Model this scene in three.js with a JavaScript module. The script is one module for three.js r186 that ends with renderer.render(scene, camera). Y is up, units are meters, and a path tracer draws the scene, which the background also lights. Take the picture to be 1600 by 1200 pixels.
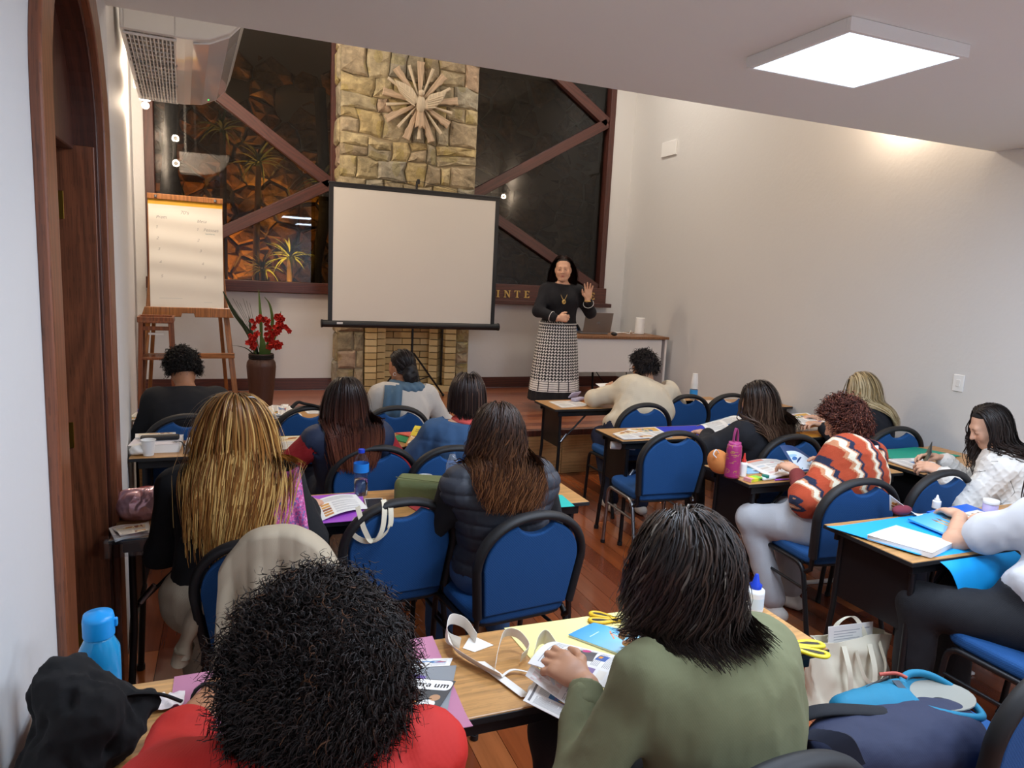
import * as THREE from 'three';
import { RoundedBoxGeometry } from 'three/addons/geometries/RoundedBoxGeometry.js';
import { mergeGeometries } from 'three/addons/utils/BufferGeometryUtils.js';
import { RectAreaLightUniformsLib } from 'three/addons/lights/RectAreaLightUniformsLib.js';
import { FontLoader } from 'three/addons/loaders/FontLoader.js';
import { TextGeometry } from 'three/addons/geometries/TextGeometry.js';

// ------------------------------------------------------------------ camera, exposure, night sky
const V = (x, y, z) => new THREE.Vector3(x, y, z);
const scene = new THREE.Scene();
scene.background = new THREE.Color(0x05070c);
const camera = new THREE.PerspectiveCamera(2 * Math.atan(600 / 1105) * 180 / Math.PI, 4 / 3, 0.05, 60);
camera.position.set(0, 1.8, 0);
camera.rotation.order = 'YXZ';
camera.rotation.set(-8.6 * Math.PI / 180, -22 * Math.PI / 180, 2.83 * Math.PI / 180);
scene.add(camera);
const renderer = new THREE.WebGLRenderer({ antialias: true });
renderer.toneMapping = THREE.LinearToneMapping;
renderer.toneMappingExposure = 1.0;
renderer.shadowMap.enabled = true;
RectAreaLightUniformsLib.init();

// ------------------------------------------------------------------ lights (each with its glowing fitting, built with the fittings below)
const LED = 0xdcebff, WARM = 0xffe4c6, AMBER = 0xffb85c;
const PANELS = [[2.43, -2.40], [1.26, -1.78], [3.75, -1.2], [2.2, -0.3], [1.7, 0.35]];      // square LED panels under the low ceiling
const SCONCES = [[-0.60, 3.15, -6.55, 0.16, .8], [4.70, 3.4, -4.15, -0.14, .35]];
const HIGH = [[0.3, -6.9], [3.6, -6.9]];                                                      // warm white panels on the high ceiling over the stage                        // warm up-and-down lamps on the side walls
const POWER = { led: 33, sconce: 9, garden: 15, high: 30 };
// ------------------------------------------------------------------ small helpers
let seed = 7;
const rnd = () => { seed = (seed * 1664525 + 1013904223) >>> 0; return seed / 4294967296; };
const rr = (a, b) => a + (b - a) * rnd();
const pick = a => a[Math.floor(rnd() * a.length)];
const clamp = (x, a, b) => x < a ? a : x > b ? b : x;
const lerp = (a, b, t) => a + (b - a) * t;
const lin = hex => { const c = new THREE.Color(hex); return [c.r, c.g, c.b]; };
function hash3(i, j, k) { let h = (i * 374761393 + j * 668265263 + k * 1274126177) | 0; h = Math.imul(h ^ (h >>> 13), 1274126177); h ^= h >>> 16; return (h >>> 0) / 4294967296; }
function noise3(x, y, z) {
  const i = Math.floor(x), j = Math.floor(y), k = Math.floor(z); x -= i; y -= j; z -= k;
  const u = x * x * (3 - 2 * x), v = y * y * (3 - 2 * y), w = z * z * (3 - 2 * z);
  const L = (a, b, t) => a + (b - a) * t;
  return L(L(L(hash3(i, j, k), hash3(i + 1, j, k), u), L(hash3(i, j + 1, k), hash3(i + 1, j + 1, k), u), v),
    L(L(hash3(i, j, k + 1), hash3(i + 1, j, k + 1), u), L(hash3(i, j + 1, k + 1), hash3(i + 1, j + 1, k + 1), u), v), w) * 2 - 1;
}
const fbm = (x, y, z) => noise3(x, y, z) * .55 + noise3(x * 2.1 + 5, y * 2.1, z * 2.1) * .3 + noise3(x * 4.3, y * 4.3 + 9, z * 4.3) * .15;

// names, labels
const used = {};
function numbered(n) { const k = used[n] = (used[n] ?? -1) + 1; return k ? n + '_' + String(k).padStart(3, '0') : n; }
function tag(o, label, category, group) { o.userData.label = label; o.userData.category = category; if (group) o.userData.group = group; return o; }
function thing(name, label, category, pos = [0, 0, 0], turn = 0, group) {
  const g = new THREE.Group(); g.name = numbered(name); g.position.set(...pos); g.rotation.y = turn; scene.add(g);
  return tag(g, label, category, group);
}
function shadows(m) { m.castShadow = m.receiveShadow = true; return m; }
function part(name, geo, mat, parent, label) {
  const m = shadows(new THREE.Mesh(geo, mat)); m.name = parent ? name : numbered(name); (parent || scene).add(m);
  if (label) m.userData.label = label;
  return m;
}
function solo(name, geo, mat, label, category, pos = [0, 0, 0], turn = 0, group) {
  const m = part(name, geo, mat, null); m.position.set(...pos); m.rotation.y = turn; return tag(m, label, category, group);
}
function struct(name, geo, mat) { const m = part(name, geo, mat, null); m.name = name; m.userData.kind = 'structure'; return m; }
function structGroup(name) { const g = new THREE.Group(); g.name = name; g.userData.kind = 'structure'; scene.add(g); return g; }
function copyOf(o, pos, turn, label) {
  const c = o.clone(); c.name = numbered(o.name.replace(/_\d{3}$/, '')); scene.add(c);
  c.userData = { ...o.userData }; if (label) c.userData.label = label;
  if (pos) c.position.set(...pos); if (turn !== undefined) c.rotation.y = turn; return c;
}

// geometry
function clean(g) {
  if (!g.index) { const n = g.attributes.position.count, a = new Uint32Array(n); for (let i = 0; i < n; i++) a[i] = i; g.setIndex(new THREE.BufferAttribute(a, 1)); }
  for (const k of Object.keys(g.attributes)) if (!['position', 'normal', 'uv'].includes(k)) g.deleteAttribute(k);
  if (!g.attributes.normal) g.computeVertexNormals();
  if (!g.attributes.uv) g.setAttribute('uv', new THREE.BufferAttribute(new Float32Array(g.attributes.position.count * 2), 2));
  g.clearGroups(); g.morphAttributes = {};
  return g;
}
const join = list => mergeGeometries(list.map(clean), false);
// uv in metres from the side that each point faces
function boxUV(g, s = 1, ox = 0, oy = 0, swap = false) {
  const p = g.attributes.position, n = g.attributes.normal, uv = new Float32Array(p.count * 2);
  for (let i = 0; i < p.count; i++) {
    const ax = Math.abs(n.getX(i)), ay = Math.abs(n.getY(i)), az = Math.abs(n.getZ(i));
    let u, v; if (ax >= ay && ax >= az) { u = p.getZ(i); v = p.getY(i); } else if (ay >= az) { u = p.getX(i); v = p.getZ(i); } else { u = p.getX(i); v = p.getY(i); }
    uv[i * 2] = ((swap ? v : u) + ox) * s; uv[i * 2 + 1] = ((swap ? u : v) + oy) * s;
  }
  g.setAttribute('uv', new THREE.BufferAttribute(uv, 2)); return g;
}
function box(w, h, d, x = 0, y = 0, z = 0, r = 0.003, uvs = 1, swap = false) {
  const g = r > 0 ? new RoundedBoxGeometry(w, h, d, 1, Math.min(r, w / 2.01, h / 2.01, d / 2.01)) : new THREE.BoxGeometry(w, h, d);
  clean(g); boxUV(g, uvs, rr(0, 3), rr(0, 3), swap); return g.translate(x, y, z);
}
// a bar of given cross-section between two points
function bar(a, b, w, h, r = 0.003, up = V(0, 1, 0)) {
  a = V(...a); b = V(...b); const d = b.clone().sub(a), L = d.length(); const g = box(w, h, L, 0, 0, 0, r, 1); { const q = g.attributes.position, t = g.attributes.uv, o = rr(0, 3); for (let i = 0; i < q.count; i++) t.setXY(i, q.getX(i) + q.getY(i) + o, q.getZ(i) + o); }
  const m = new THREE.Matrix4().lookAt(b, a, Math.abs(d.clone().normalize().dot(up)) > .98 ? V(1, 0, 0) : up); m.setPosition(a.add(b).multiplyScalar(.5)); return g.applyMatrix4(m);
}
function roundPath(pts, r = .03, n = 5) {   // polyline with rounded corners
  const out = [V(...pts[0])];
  for (let i = 1; i < pts.length - 1; i++) {
    const p = V(...pts[i]), a = V(...pts[i - 1]).sub(p), b = V(...pts[i + 1]).sub(p); const q = Math.min(r, a.length() * .49, b.length() * .49);
    const A = p.clone().addScaledVector(a.normalize(), q), B = p.clone().addScaledVector(b.normalize(), q);
    for (let k = 0; k <= n; k++) { const t = k / n; out.push(A.clone().multiplyScalar((1 - t) * (1 - t)).addScaledVector(p, 2 * t * (1 - t)).addScaledVector(B, t * t)); }
  }
  out.push(V(...pts[pts.length - 1])); return out;
}
class Poly extends THREE.Curve { constructor(p) { super(); this.p = p; this.l = [0]; for (let i = 1; i < p.length; i++) this.l.push(this.l[i - 1] + p[i].distanceTo(p[i - 1])); }
  getPoint(t, o = V(0, 0, 0)) { const L = this.l[this.l.length - 1] * t; let i = 1; while (i < this.l.length - 1 && this.l[i] < L) i++; const f = (L - this.l[i - 1]) / ((this.l[i] - this.l[i - 1]) || 1); return o.copy(this.p[i - 1]).lerp(this.p[i], f); } }
// round tube along points, capped; radius may be a function of 0..1; flat squashes it along its binormal
function tube(pts, r, sides = 8, closed = false, flat = 1, nrm = null) {
  pts = pts.map(p => p.isVector3 ? p : V(...p)); const n = pts.length, pos = [], idx = [], uv = []; let N = null, L = 0;
  for (let i = 0; i < n; i++) {
    const a = pts[closed ? (i + n - 1) % n : Math.max(0, i - 1)], b = pts[closed ? (i + 1) % n : Math.min(n - 1, i + 1)];
    const T = b.clone().sub(a).normalize(); if (i) L += pts[i].distanceTo(pts[i - 1]);
    if (nrm) N = nrm.clone(); else if (!N) N = Math.abs(T.y) < .9 ? V(0, 1, 0) : V(1, 0, 0);
    N.addScaledVector(T, -N.dot(T)).normalize(); const B = T.clone().cross(N); const R = typeof r === 'function' ? r(i / (n - 1)) : r;
    for (let k = 0; k < sides; k++) { const t = k / sides * 2 * Math.PI, c = Math.cos(t) * R * flat, s = Math.sin(t) * R; pos.push(pts[i].x + N.x * c + B.x * s, pts[i].y + N.y * c + B.y * s, pts[i].z + N.z * c + B.z * s); uv.push(k / sides * R * 6.28, L); }
  }
  const m = closed ? n : n - 1;
  for (let i = 0; i < m; i++) for (let k = 0; k < sides; k++) { const j = (i + 1) % n, q = (k + 1) % sides, a = i * sides + k, b = i * sides + q, c = j * sides + k, d = j * sides + q; idx.push(a, c, b, b, c, d); }
  if (!closed) for (const [e, f] of [[0, 0], [n - 1, 1]]) { const c = pos.length / 3; pos.push(pts[e].x, pts[e].y, pts[e].z); uv.push(0, 0); for (let k = 0; k < sides; k++) { const a = e * sides + k, b = e * sides + (k + 1) % sides; f ? idx.push(c, a, b) : idx.push(c, b, a); } }
  const g = geoOf(pos, idx, uv); return flip(g);
}
function geoOf(pos, idx, uv) {
  const g = new THREE.BufferGeometry(); g.setAttribute('position', new THREE.Float32BufferAttribute(pos, 3)); g.setIndex(idx);
  g.setAttribute('uv', new THREE.Float32BufferAttribute(uv || new Array(pos.length / 3 * 2).fill(0), 2)); g.computeVertexNormals(); return g;
}
function flip(g) { const a = g.index.array; for (let i = 0; i < a.length; i += 3) { const t = a[i]; a[i] = a[i + 1]; a[i + 1] = t; } g.computeVertexNormals(); return g; }
function lathe(profile, seg = 24, x = 0, y = 0, z = 0) { return clean(new THREE.LatheGeometry(profile.map(p => new THREE.Vector2(p[0], p[1])), seg)).translate(x, y, z); }
const cyl = (r1, r2, h, x, y, z, seg = 16) => clean(new THREE.CylinderGeometry(r1, r2, h, seg)).translate(x, y, z);
const ball = (r, x, y, z, sx = 1, sy = 1, sz = 1, seg = 16) => clean(new THREE.SphereGeometry(r, seg, Math.ceil(seg * .7))).scale(sx, sy, sz).translate(x, y, z);
function shapeOf(pts, holes = []) { const s = new THREE.Shape(pts.map(p => new THREE.Vector2(p[0], p[1]))); for (const h of holes) s.holes.push(new THREE.Path(h.map(p => new THREE.Vector2(p[0], p[1])))); return s; }
function extrude(pts, depth, bevel = 0, holes = [], seg = 1) {
  return clean(new THREE.ExtrudeGeometry(shapeOf(pts, holes), { depth: Math.max(depth - 2 * bevel, 1e-4), bevelEnabled: bevel > 0, bevelThickness: bevel, bevelSize: bevel, bevelOffset: -bevel, bevelSegments: seg, curveSegments: 8 })).translate(0, 0, bevel);
}
// a sheet with thickness: f(u, v) -> [x, y, z] for u, v in 0..1
function sheet(f, nu, nv, th = .0006) {
  const P = [], N = []; const e = 1e-3;
  for (let j = 0; j <= nv; j++) for (let i = 0; i <= nu; i++) { const u = i / nu, v = j / nv, p = V(...f(u, v)), a = V(...f(Math.min(1, u + e), v)).sub(V(...f(Math.max(0, u - e), v))), b = V(...f(u, Math.min(1, v + e))).sub(V(...f(u, Math.max(0, v - e)))); P.push(p); N.push(a.cross(b).normalize()); }
  const pos = [], uv = [], idx = [], w = nu + 1, M = P.length;
  for (const s of [.5, -.5]) for (let k = 0; k < M; k++) { const q = P[k], n = N[k]; pos.push(q.x + n.x * th * s, q.y + n.y * th * s, q.z + n.z * th * s); uv.push((k % w) / nu, Math.floor(k / w) / nv); }
  for (let j = 0; j < nv; j++) for (let i = 0; i < nu; i++) { const a = j * w + i, b = a + 1, c = a + w, d = c + 1; idx.push(a, b, d, a, d, c, M + a, M + d, M + b, M + a, M + c, M + d); }
  const g0 = geoOf(pos, idx, uv);
  const ring = []; for (let i = 0; i < nu; i++) ring.push(i); for (let j = 0; j < nv; j++) ring.push(j * w + nu); for (let i = nu; i > 0; i--) ring.push(nv * w + i); for (let j = nv; j > 0; j--) ring.push(j * w);
  const ep = [], ei = [], eu = []; ring.forEach((k, t) => { for (const q of [k, M + k]) { ep.push(pos[q * 3], pos[q * 3 + 1], pos[q * 3 + 2]); eu.push(uv[q * 2], uv[q * 2 + 1]); } const n = ring.length, a = t * 2, b = ((t + 1) % n) * 2; ei.push(a, a + 1, b, b, a + 1, b + 1); });
  return join([g0, geoOf(ep, ei, eu)]);
}
// flat ribbon (sheet) along a path with a width direction
function strap(pts, w, wd, th = .0025) { pts = pts.map(p => p.isVector3 ? p : V(...p)); const c = new Poly(pts); const W = typeof wd === 'function' ? wd : () => wd; return sheet((u, v) => { const p = c.getPoint(v), d = W(v); return [p.x + d.x * w * (u - .5), p.y + d.y * w * (u - .5), p.z + d.z * w * (u - .5)]; }, 2, Math.max(12, pts.length * 3), th); }
const spline = (pts, n = 24, closed = false) => new THREE.CatmullRomCurve3(pts.map(p => p.isVector3 ? p : V(...p)), closed, 'catmullrom', .5).getPoints(n);
// ------------------------------------------------------------------ materials and computed textures
function dataTex(w, h, f, srgb = true, wrap = true) {
  const a = new Uint8Array(w * h * 4);
  for (let j = 0; j < h; j++) for (let i = 0; i < w; i++) { const c = f(i, j, w, h), k = (j * w + i) * 4; a[k] = clamp(c[0], 0, 255); a[k + 1] = clamp(c[1] ?? c[0], 0, 255); a[k + 2] = clamp(c[2] ?? c[0], 0, 255); a[k + 3] = 255; }
  const t = new THREE.DataTexture(a, w, h); t.magFilter = THREE.LinearFilter; t.minFilter = THREE.LinearMipmapLinearFilter; t.generateMipmaps = true;
  if (wrap) t.wrapS = t.wrapT = THREE.RepeatWrapping; if (srgb) t.colorSpace = THREE.SRGBColorSpace; t.needsUpdate = true; return t;
}
function canvasTex(w, h, draw) {
  const c = document.createElement('canvas'); c.width = w; c.height = h; const x = c.getContext('2d'); draw(x, w, h);
  const t = new THREE.CanvasTexture(c); t.colorSpace = THREE.SRGBColorSpace; return t;
}
const std = (color, roughness = .7, extra = {}) => new THREE.MeshStandardMaterial({ color, roughness, metalness: 0, ...extra });
const phys = (color, roughness, extra = {}) => new THREE.MeshPhysicalMaterial({ color, roughness, metalness: 0, ...extra });
// periodic noise for textures
function pn(x, y, px, py, s) { const i = Math.floor(x), j = Math.floor(y), u = x - i, v = y - j, a = u * u * (3 - 2 * u), b = v * v * (3 - 2 * v), m = (q, n) => ((q % n) + n) % n; const H = (p, q) => hash3(m(p, px), m(q, py), s); return lerp(lerp(H(i, j), H(i + 1, j), a), lerp(H(i, j + 1), H(i + 1, j + 1), a), b) * 2 - 1; }
const rep = (t, u, v) => { const c = t.clone(); c.wrapS = c.wrapT = THREE.RepeatWrapping; c.repeat.set(u, v); c.needsUpdate = true; return c; };

// wood: grain runs along v (2 m), u covers 0.5 m; grey scale multiplied by the material colour
const grainF = (sc, k) => (i, j, w, h) => {
  const u = i / w, v = j / h; const warp = pn(u * 4, v * 3, 4, 3, 11 + k) * .35;
  const rings = Math.sin((u * 14 + warp * 3 + pn(u * 8, v * 4, 8, 4, 5 + k) * .8) * 6.283) * .5 + .5;
  const fib = pn(u * 150, v * 10, 150, 10, 3 + k), pore = pn(u * 260, v * 40, 260, 40, 8 + k);
  const d = 1 - sc * (.35 * rings + .35 * (fib * .5 + .5) + (pore > .45 ? .3 : 0)); return [255 * d, 250 * d + 3, 245 * d + 2];
};
const woodTex = dataTex(512, 1024, grainF(.42, 0)), woodSoft = dataTex(256, 512, grainF(.26, 20)), woodFine = dataTex(256, 512, grainF(.11, 40));
const wood = (color, roughness = .5, ex = {}, soft = false, ru = 2, rv = .5) => phys(color, roughness, { map: rep(soft ? woodSoft : woodTex, ru, rv), ...ex });
const weaveB = dataTex(128, 128, (i, j, w, h) => { const a = Math.sin(i / w * 6.283 * 16), b = Math.sin(j / h * 6.283 * 16); return [128 + 60 * a * b + 60 * (hash3(i >> 1, j >> 1, 4) - .5)]; }, false);
const knitB = dataTex(128, 128, (i, j, w, h) => { const u = (i / w * 12) % 1, v = (j / h * 16 + Math.abs(u - .5) * 1.2) % 1; return [70 + 150 * Math.sin(v * 3.14) * (1 - Math.abs(u - .5))]; }, false);
const plasterB = dataTex(256, 256, (i, j, w, h) => { const u = i / w, v = j / h; return [128 + 50 * pn(u * 12, v * 12, 12, 12, 1) + 40 * pn(u * 40, v * 40, 40, 40, 2) + 30 * pn(u * 90, v * 90, 90, 90, 3)]; }, false);
const stoneB = dataTex(256, 256, (i, j, w, h) => { const u = i / w, v = j / h; let a = 0; for (let o = 0, f = 5, m = 1; o < 5; o++, f *= 2, m *= .55) a += m * Math.abs(pn(u * f, v * f, f, f, 30 + o)); return [a * 130]; }, false);
const stoneC = dataTex(256, 256, (i, j, w, h) => { const u = i / w, v = j / h; const a = pn(u * 6, v * 6, 6, 6, 41) * .5 + pn(u * 14, v * 18, 14, 18, 42) * .35 + pn(u * 50, v * 60, 50, 60, 43) * .2; const r = pn(u * 5, v * 4, 5, 4, 44) > .35 ? .9 : 1; const d = .8 + .22 * a; return [250 * d, 246 * d * (.97 + .03 * r), 238 * d * r]; });
const crumpleB = dataTex(256, 256, (i, j, w, h) => { const u = i / w, v = j / h; return [128 + 100 * Math.abs(pn(u * 5, v * 5, 5, 5, 51)) - 80 * Math.abs(pn(u * 9, v * 9, 9, 9, 52)) + 40 * pn(u * 20, v * 20, 20, 20, 53)]; }, false);

const M = {
  wall: std(0xdcdbd9, .62, { bumpMap: rep(plasterB, 1, 1), bumpScale: .0012 }),
  ceil: std(0xf2f2ee, .8, { bumpMap: rep(plasterB, .8, .8), bumpScale: .001 }),
  door: wood(0x96583a, .38, { clearcoat: .5, clearcoatRoughness: .35 }),
  doorDark: wood(0x5a2c1b, .42, { clearcoat: .4, clearcoatRoughness: .4 }),
  beam: wood(0x5c3029, .5, { clearcoat: .25, clearcoatRoughness: .4 }),
  base: wood(0x66352a, .4, { clearcoat: .4, clearcoatRoughness: .3 }),
  riser: wood(0xc89a66, .5, {}, true),
  table: wood(0xcf9a5c, .42, { clearcoat: .25, clearcoatRoughness: .3 }, true, 2, .6),
  black: std(0x1a1a1c, .5), blackMetal: std(0x17171a, .42, { metalness: .3 }), rubber: std(0x151517, .6),
  chrome: std(0xc8ccd2, .22, { metalness: 1 }), steel: std(0x9a9da2, .35, { metalness: 1 }), brass: std(0xb08a3a, .35, { metalness: 1 }),
  blue: phys(0x0f4a84, .85, { bumpMap: rep(weaveB, 6, 6), bumpScale: .0012, sheen: .3, sheenColor: new THREE.Color(0x3f74b8), sheenRoughness: .6 }),
  white: std(0xeceae6, .55), paper: std(0xf2f0ea, .7), plastic: phys(0xf4f4f2, .4), easel: wood(0xb8783f, .45, { clearcoat: .3 }, false),
  stool: wood(0x97552d, .45, { clearcoat: .3 }), gold: std(0xd8b468, .4, { metalness: .2 }),
};
// ------------------------------------------------------------------ the setting: floors, walls, ceilings
const XR = 4.85, ZB = -8.25, ZE = -3.45, ZS = -5.8, PH = 0.42, ZN = 1.3, XL = -0.45, HC = 2.8, HH = 5.0;
const leftX = z => z > ZE ? XL : XL + (z - ZE) * 0.0896;      // the far stretch of the side wall runs slightly outwards
{ // floor of varnished planks, each plank a piece
  const fl = structGroup('floor'); const slabM = std(0x2a1208, .6);
  part('slab', new THREE.BoxGeometry(XR - XL + .5, .2, ZN - ZS + .3).translate((XR + XL) / 2, -.122, (ZN + ZS) / 2), slabM, fl);
  const tone = [0xa8592f, 0x8a4424, 0xb66a3c, 0x74381f, 0x9c5029, 0x86472c];
  const mats = tone.map(c => phys(c, .24, { map: rep(woodFine, 1, .3), clearcoat: .6, clearcoatRoughness: .14 }));
  const geos = []; for (let k = 0; k < 8; k++) geos.push(boxUV(new THREE.BoxGeometry(.1275, .02, 1), 1, rr(0, 3), rr(0, 3)));
  for (let x = XL + .065, c = 0; x < XR; x += .13, c++) {
    let z = ZN - rr(.2, 2.2), z1 = ZN;
    for (; ;) { z = Math.max(z, ZS); const m = part('plank', geos[Math.floor(rnd() * 8)], pick(mats), fl); m.position.set(x, -.012, (z + z1) / 2); m.scale.z = (z1 - z) - .002; if (z <= ZS) break; z1 = z; z -= rr(1.7, 3.2); }
  }
}
{ // raised stage at the far end
  const pf = structGroup('platform'); const x0 = -1.0;
  part('core', new THREE.BoxGeometry(XR - x0, PH - .03, ZS - ZB - .03).translate((XR + x0) / 2, (PH - .03) / 2 - .005, (ZS + ZB) / 2 - .012), std(0x2a1208, .7), pf);
  const mats = [0xa05c3c, 0x8f4d33, 0xab6846, 0x854630].map(c => phys(c, .3, { map: rep(woodFine, 1, .3), clearcoat: .5, clearcoatRoughness: .2 }));
  const geos = []; for (let k = 0; k < 6; k++) geos.push(boxUV(new THREE.BoxGeometry(1, .02, .1275), 1, rr(0, 3), rr(0, 3), true));
  for (let z = ZS - .125; z > ZB; z -= .13) {
    const xa = leftX(z) + .004; let a = xa, b = xa + rr(.5, 2.4);
    for (; ;) { b = Math.min(b, XR); const m = part('plank', pick(geos), pick(mats), pf); m.position.set((a + b) / 2, PH - .01, z); m.scale.x = b - a - .002; if (b >= XR) break; a = b; b += rr(1.6, 3); }
  }
  part('nosing', box(XR - leftX(ZS), .06, .06, (XR + leftX(ZS)) / 2, PH - .03, ZS - .03, .008), M.base, pf);
  for (let x = leftX(ZS) + .02; x < XR - .1; x += .88) { const w = Math.min(.876, XR - x); part('riser_panel', box(w, .36, .016, x + w / 2, .18, ZS - .004, .002, 1, true), M.riser, pf); }
}
{ // side wall with the arched doorway, then the far stretch
  const z0 = 2.25, z1 = 3.12, sp = 2.2, R = (z1 - z0) / 2, zc = (z0 + z1) / 2, hole = [[z0, 0.0], [z1, 0.0]];
  for (let k = 0; k <= 24; k++) { const a = k / 24 * Math.PI; hole.push([zc + R * Math.cos(a), sp + R * Math.sin(a) * 1.12]); }
  const g = extrude([[-ZN, 0], [-ZE, 0], [-ZE, HC], [-ZN, HC]], .16, 0, [hole.map(p => [p[0], Math.max(p[1], .001)])]);
  g.rotateY(Math.PI / 2).translate(XL - .16, 0, 0); struct('wall_left', boxUV(g), M.wall);
  const dr = structGroup('door_1'); const arch = (r0, r1, y0) => { const o = [], i = []; for (let k = 0; k <= 28; k++) { const a = k / 28 * Math.PI; o.push([zc + (R + r1) * Math.cos(a), sp + (R * 1.12 + r1) * Math.sin(a)]); i.push([zc + (R - r0) * Math.cos(a), sp + (R * 1.12 - r0) * Math.sin(a)]); } return [[zc + R + r1, y0], ...o, [zc - R - r1, y0], [zc - R + r0, y0], ...i.reverse(), [zc + R - r0, y0]]; };
  const place = (g, x) => boxUV(g.rotateY(Math.PI / 2).translate(x, 0, 0));
  part('casing', place(extrude(arch(.01, .115, .002), .03, .006, [], 2), XL - .001), M.door, dr);
  part('jamb', place(extrude(arch(.035, .001, .002), .17, .003), XL - .165), M.doorDark, dr);
  part('jamb_facing', box(.155, 2.19, .012, XL - .082, 1.1, -z1 + .042, .003), M.door, dr);
  const lun = [[zc - R + .03, sp - .02], [zc + R - .03, sp - .02]]; for (let k = 0; k <= 20; k++) { const a = k / 20 * Math.PI; lun.push([zc + (R - .03) * Math.cos(a), sp + (R * 1.12 - .03) * Math.sin(a)]); }
  part('lunette', place(extrude(lun, .05, .004), XL - .12), M.doorDark, dr);
  
  part('leaf', box(.84, 2.06, .04, XL - .165 - .42, 1.035, -z1 + .06, .004), M.doorDark, dr);      // swung open into the next room
  for (const y of [1.98, 1.12, .3]) { const h = part('hinge', join([box(.05, .1, .004, XL - .132, y, -z1 + .051, .001), cyl(.006, .006, .1, XL - .16, y, -z1 + .054, 8)]), M.brass, dr); }
  // small dark room beyond the doorway
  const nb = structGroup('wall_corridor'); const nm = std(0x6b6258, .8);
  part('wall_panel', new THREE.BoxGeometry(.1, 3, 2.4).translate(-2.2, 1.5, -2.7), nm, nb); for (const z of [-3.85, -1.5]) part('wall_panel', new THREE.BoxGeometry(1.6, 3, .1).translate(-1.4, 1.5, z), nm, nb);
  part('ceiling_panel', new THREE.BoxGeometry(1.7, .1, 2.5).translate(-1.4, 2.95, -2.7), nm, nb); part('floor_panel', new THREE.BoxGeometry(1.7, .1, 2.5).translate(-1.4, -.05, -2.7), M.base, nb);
  const L = ZE - ZB, dx = leftX(ZB) - XL, ang = Math.atan2(dx, L), len = Math.hypot(L, dx);
  const fw = boxUV(clean(new THREE.BoxGeometry(.16, HH, len + .1)).translate(-.08, HH / 2, -len / 2 - .05)); fw.rotateY(-ang); fw.rotateY(0); 
  const w2 = struct('wall_left_far', fw, M.wall); w2.position.set(XL, 0, ZE);
  struct('wall_left_pier', boxUV(clean(new THREE.BoxGeometry(.16, HH - HC, .2)).translate(XL - .08, HC + (HH - HC) / 2, ZE + .1)), M.wall);
}
struct('wall_right', boxUV(clean(new THREE.BoxGeometry(.16, HH, ZN - ZB + .3)).translate(XR + .08, HH / 2, (ZN + ZB) / 2)), M.wall);
struct('wall_rear', boxUV(clean(new THREE.BoxGeometry(XR - XL + .4, HC, .16)).translate((XR + XL) / 2, HC / 2, ZN + .08)), M.wall);
struct('ceiling', boxUV(clean(new THREE.BoxGeometry(XR - XL + .3, .16, ZN - ZE)).translate((XR + XL) / 2, HC + .08, (ZN + ZE) / 2)), M.ceil);
struct('wall_mezzanine', boxUV(clean(new THREE.BoxGeometry(XR - XL + .1, HH - HC - .16, .12)).translate((XR + XL) / 2, HC + .16 + (HH - HC - .16) / 2, ZE + .06)), M.wall);
struct('ceiling_high', boxUV(clean(new THREE.BoxGeometry(XR + 1.5, .16, ZE - ZB + .4)).translate((XR - 1.2) / 2, HH + .08, (ZE + ZB) / 2)), M.ceil);
struct('wall_back', boxUV(extrude([[-1.1, 0], [XR + .1, 0], [XR + .1, HH], [-1.1, HH]], .16, 0, [[[-.78, 1.5], [1.13, 1.5], [1.13, 4.75], [-.78, 4.75]], [[2.56, 1.5], [4.56, 1.5], [4.56, 4.75], [2.56, 4.75]]]).translate(0, 0, ZB - .16)), M.wall);
{
  const b = structGroup('baseboard_back'); for (const [a, c] of [[-.87, 1.12], [2.66, XR]]) part('board', box(c - a, .13, .016, (a + c) / 2, PH + .065, ZB + .008, .004, 1, true), M.base, b);
  const r = structGroup('baseboard_right'); part('board', box(.016, .13, ZS - ZB - .02, XR - .008, PH + .065, (ZS + ZB) / 2, .004), M.base, r); part('board', box(.016, .1, ZN - ZS - .04, XR - .008, .05, (ZN + ZS) / 2, .004), M.base, r);
}
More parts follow.
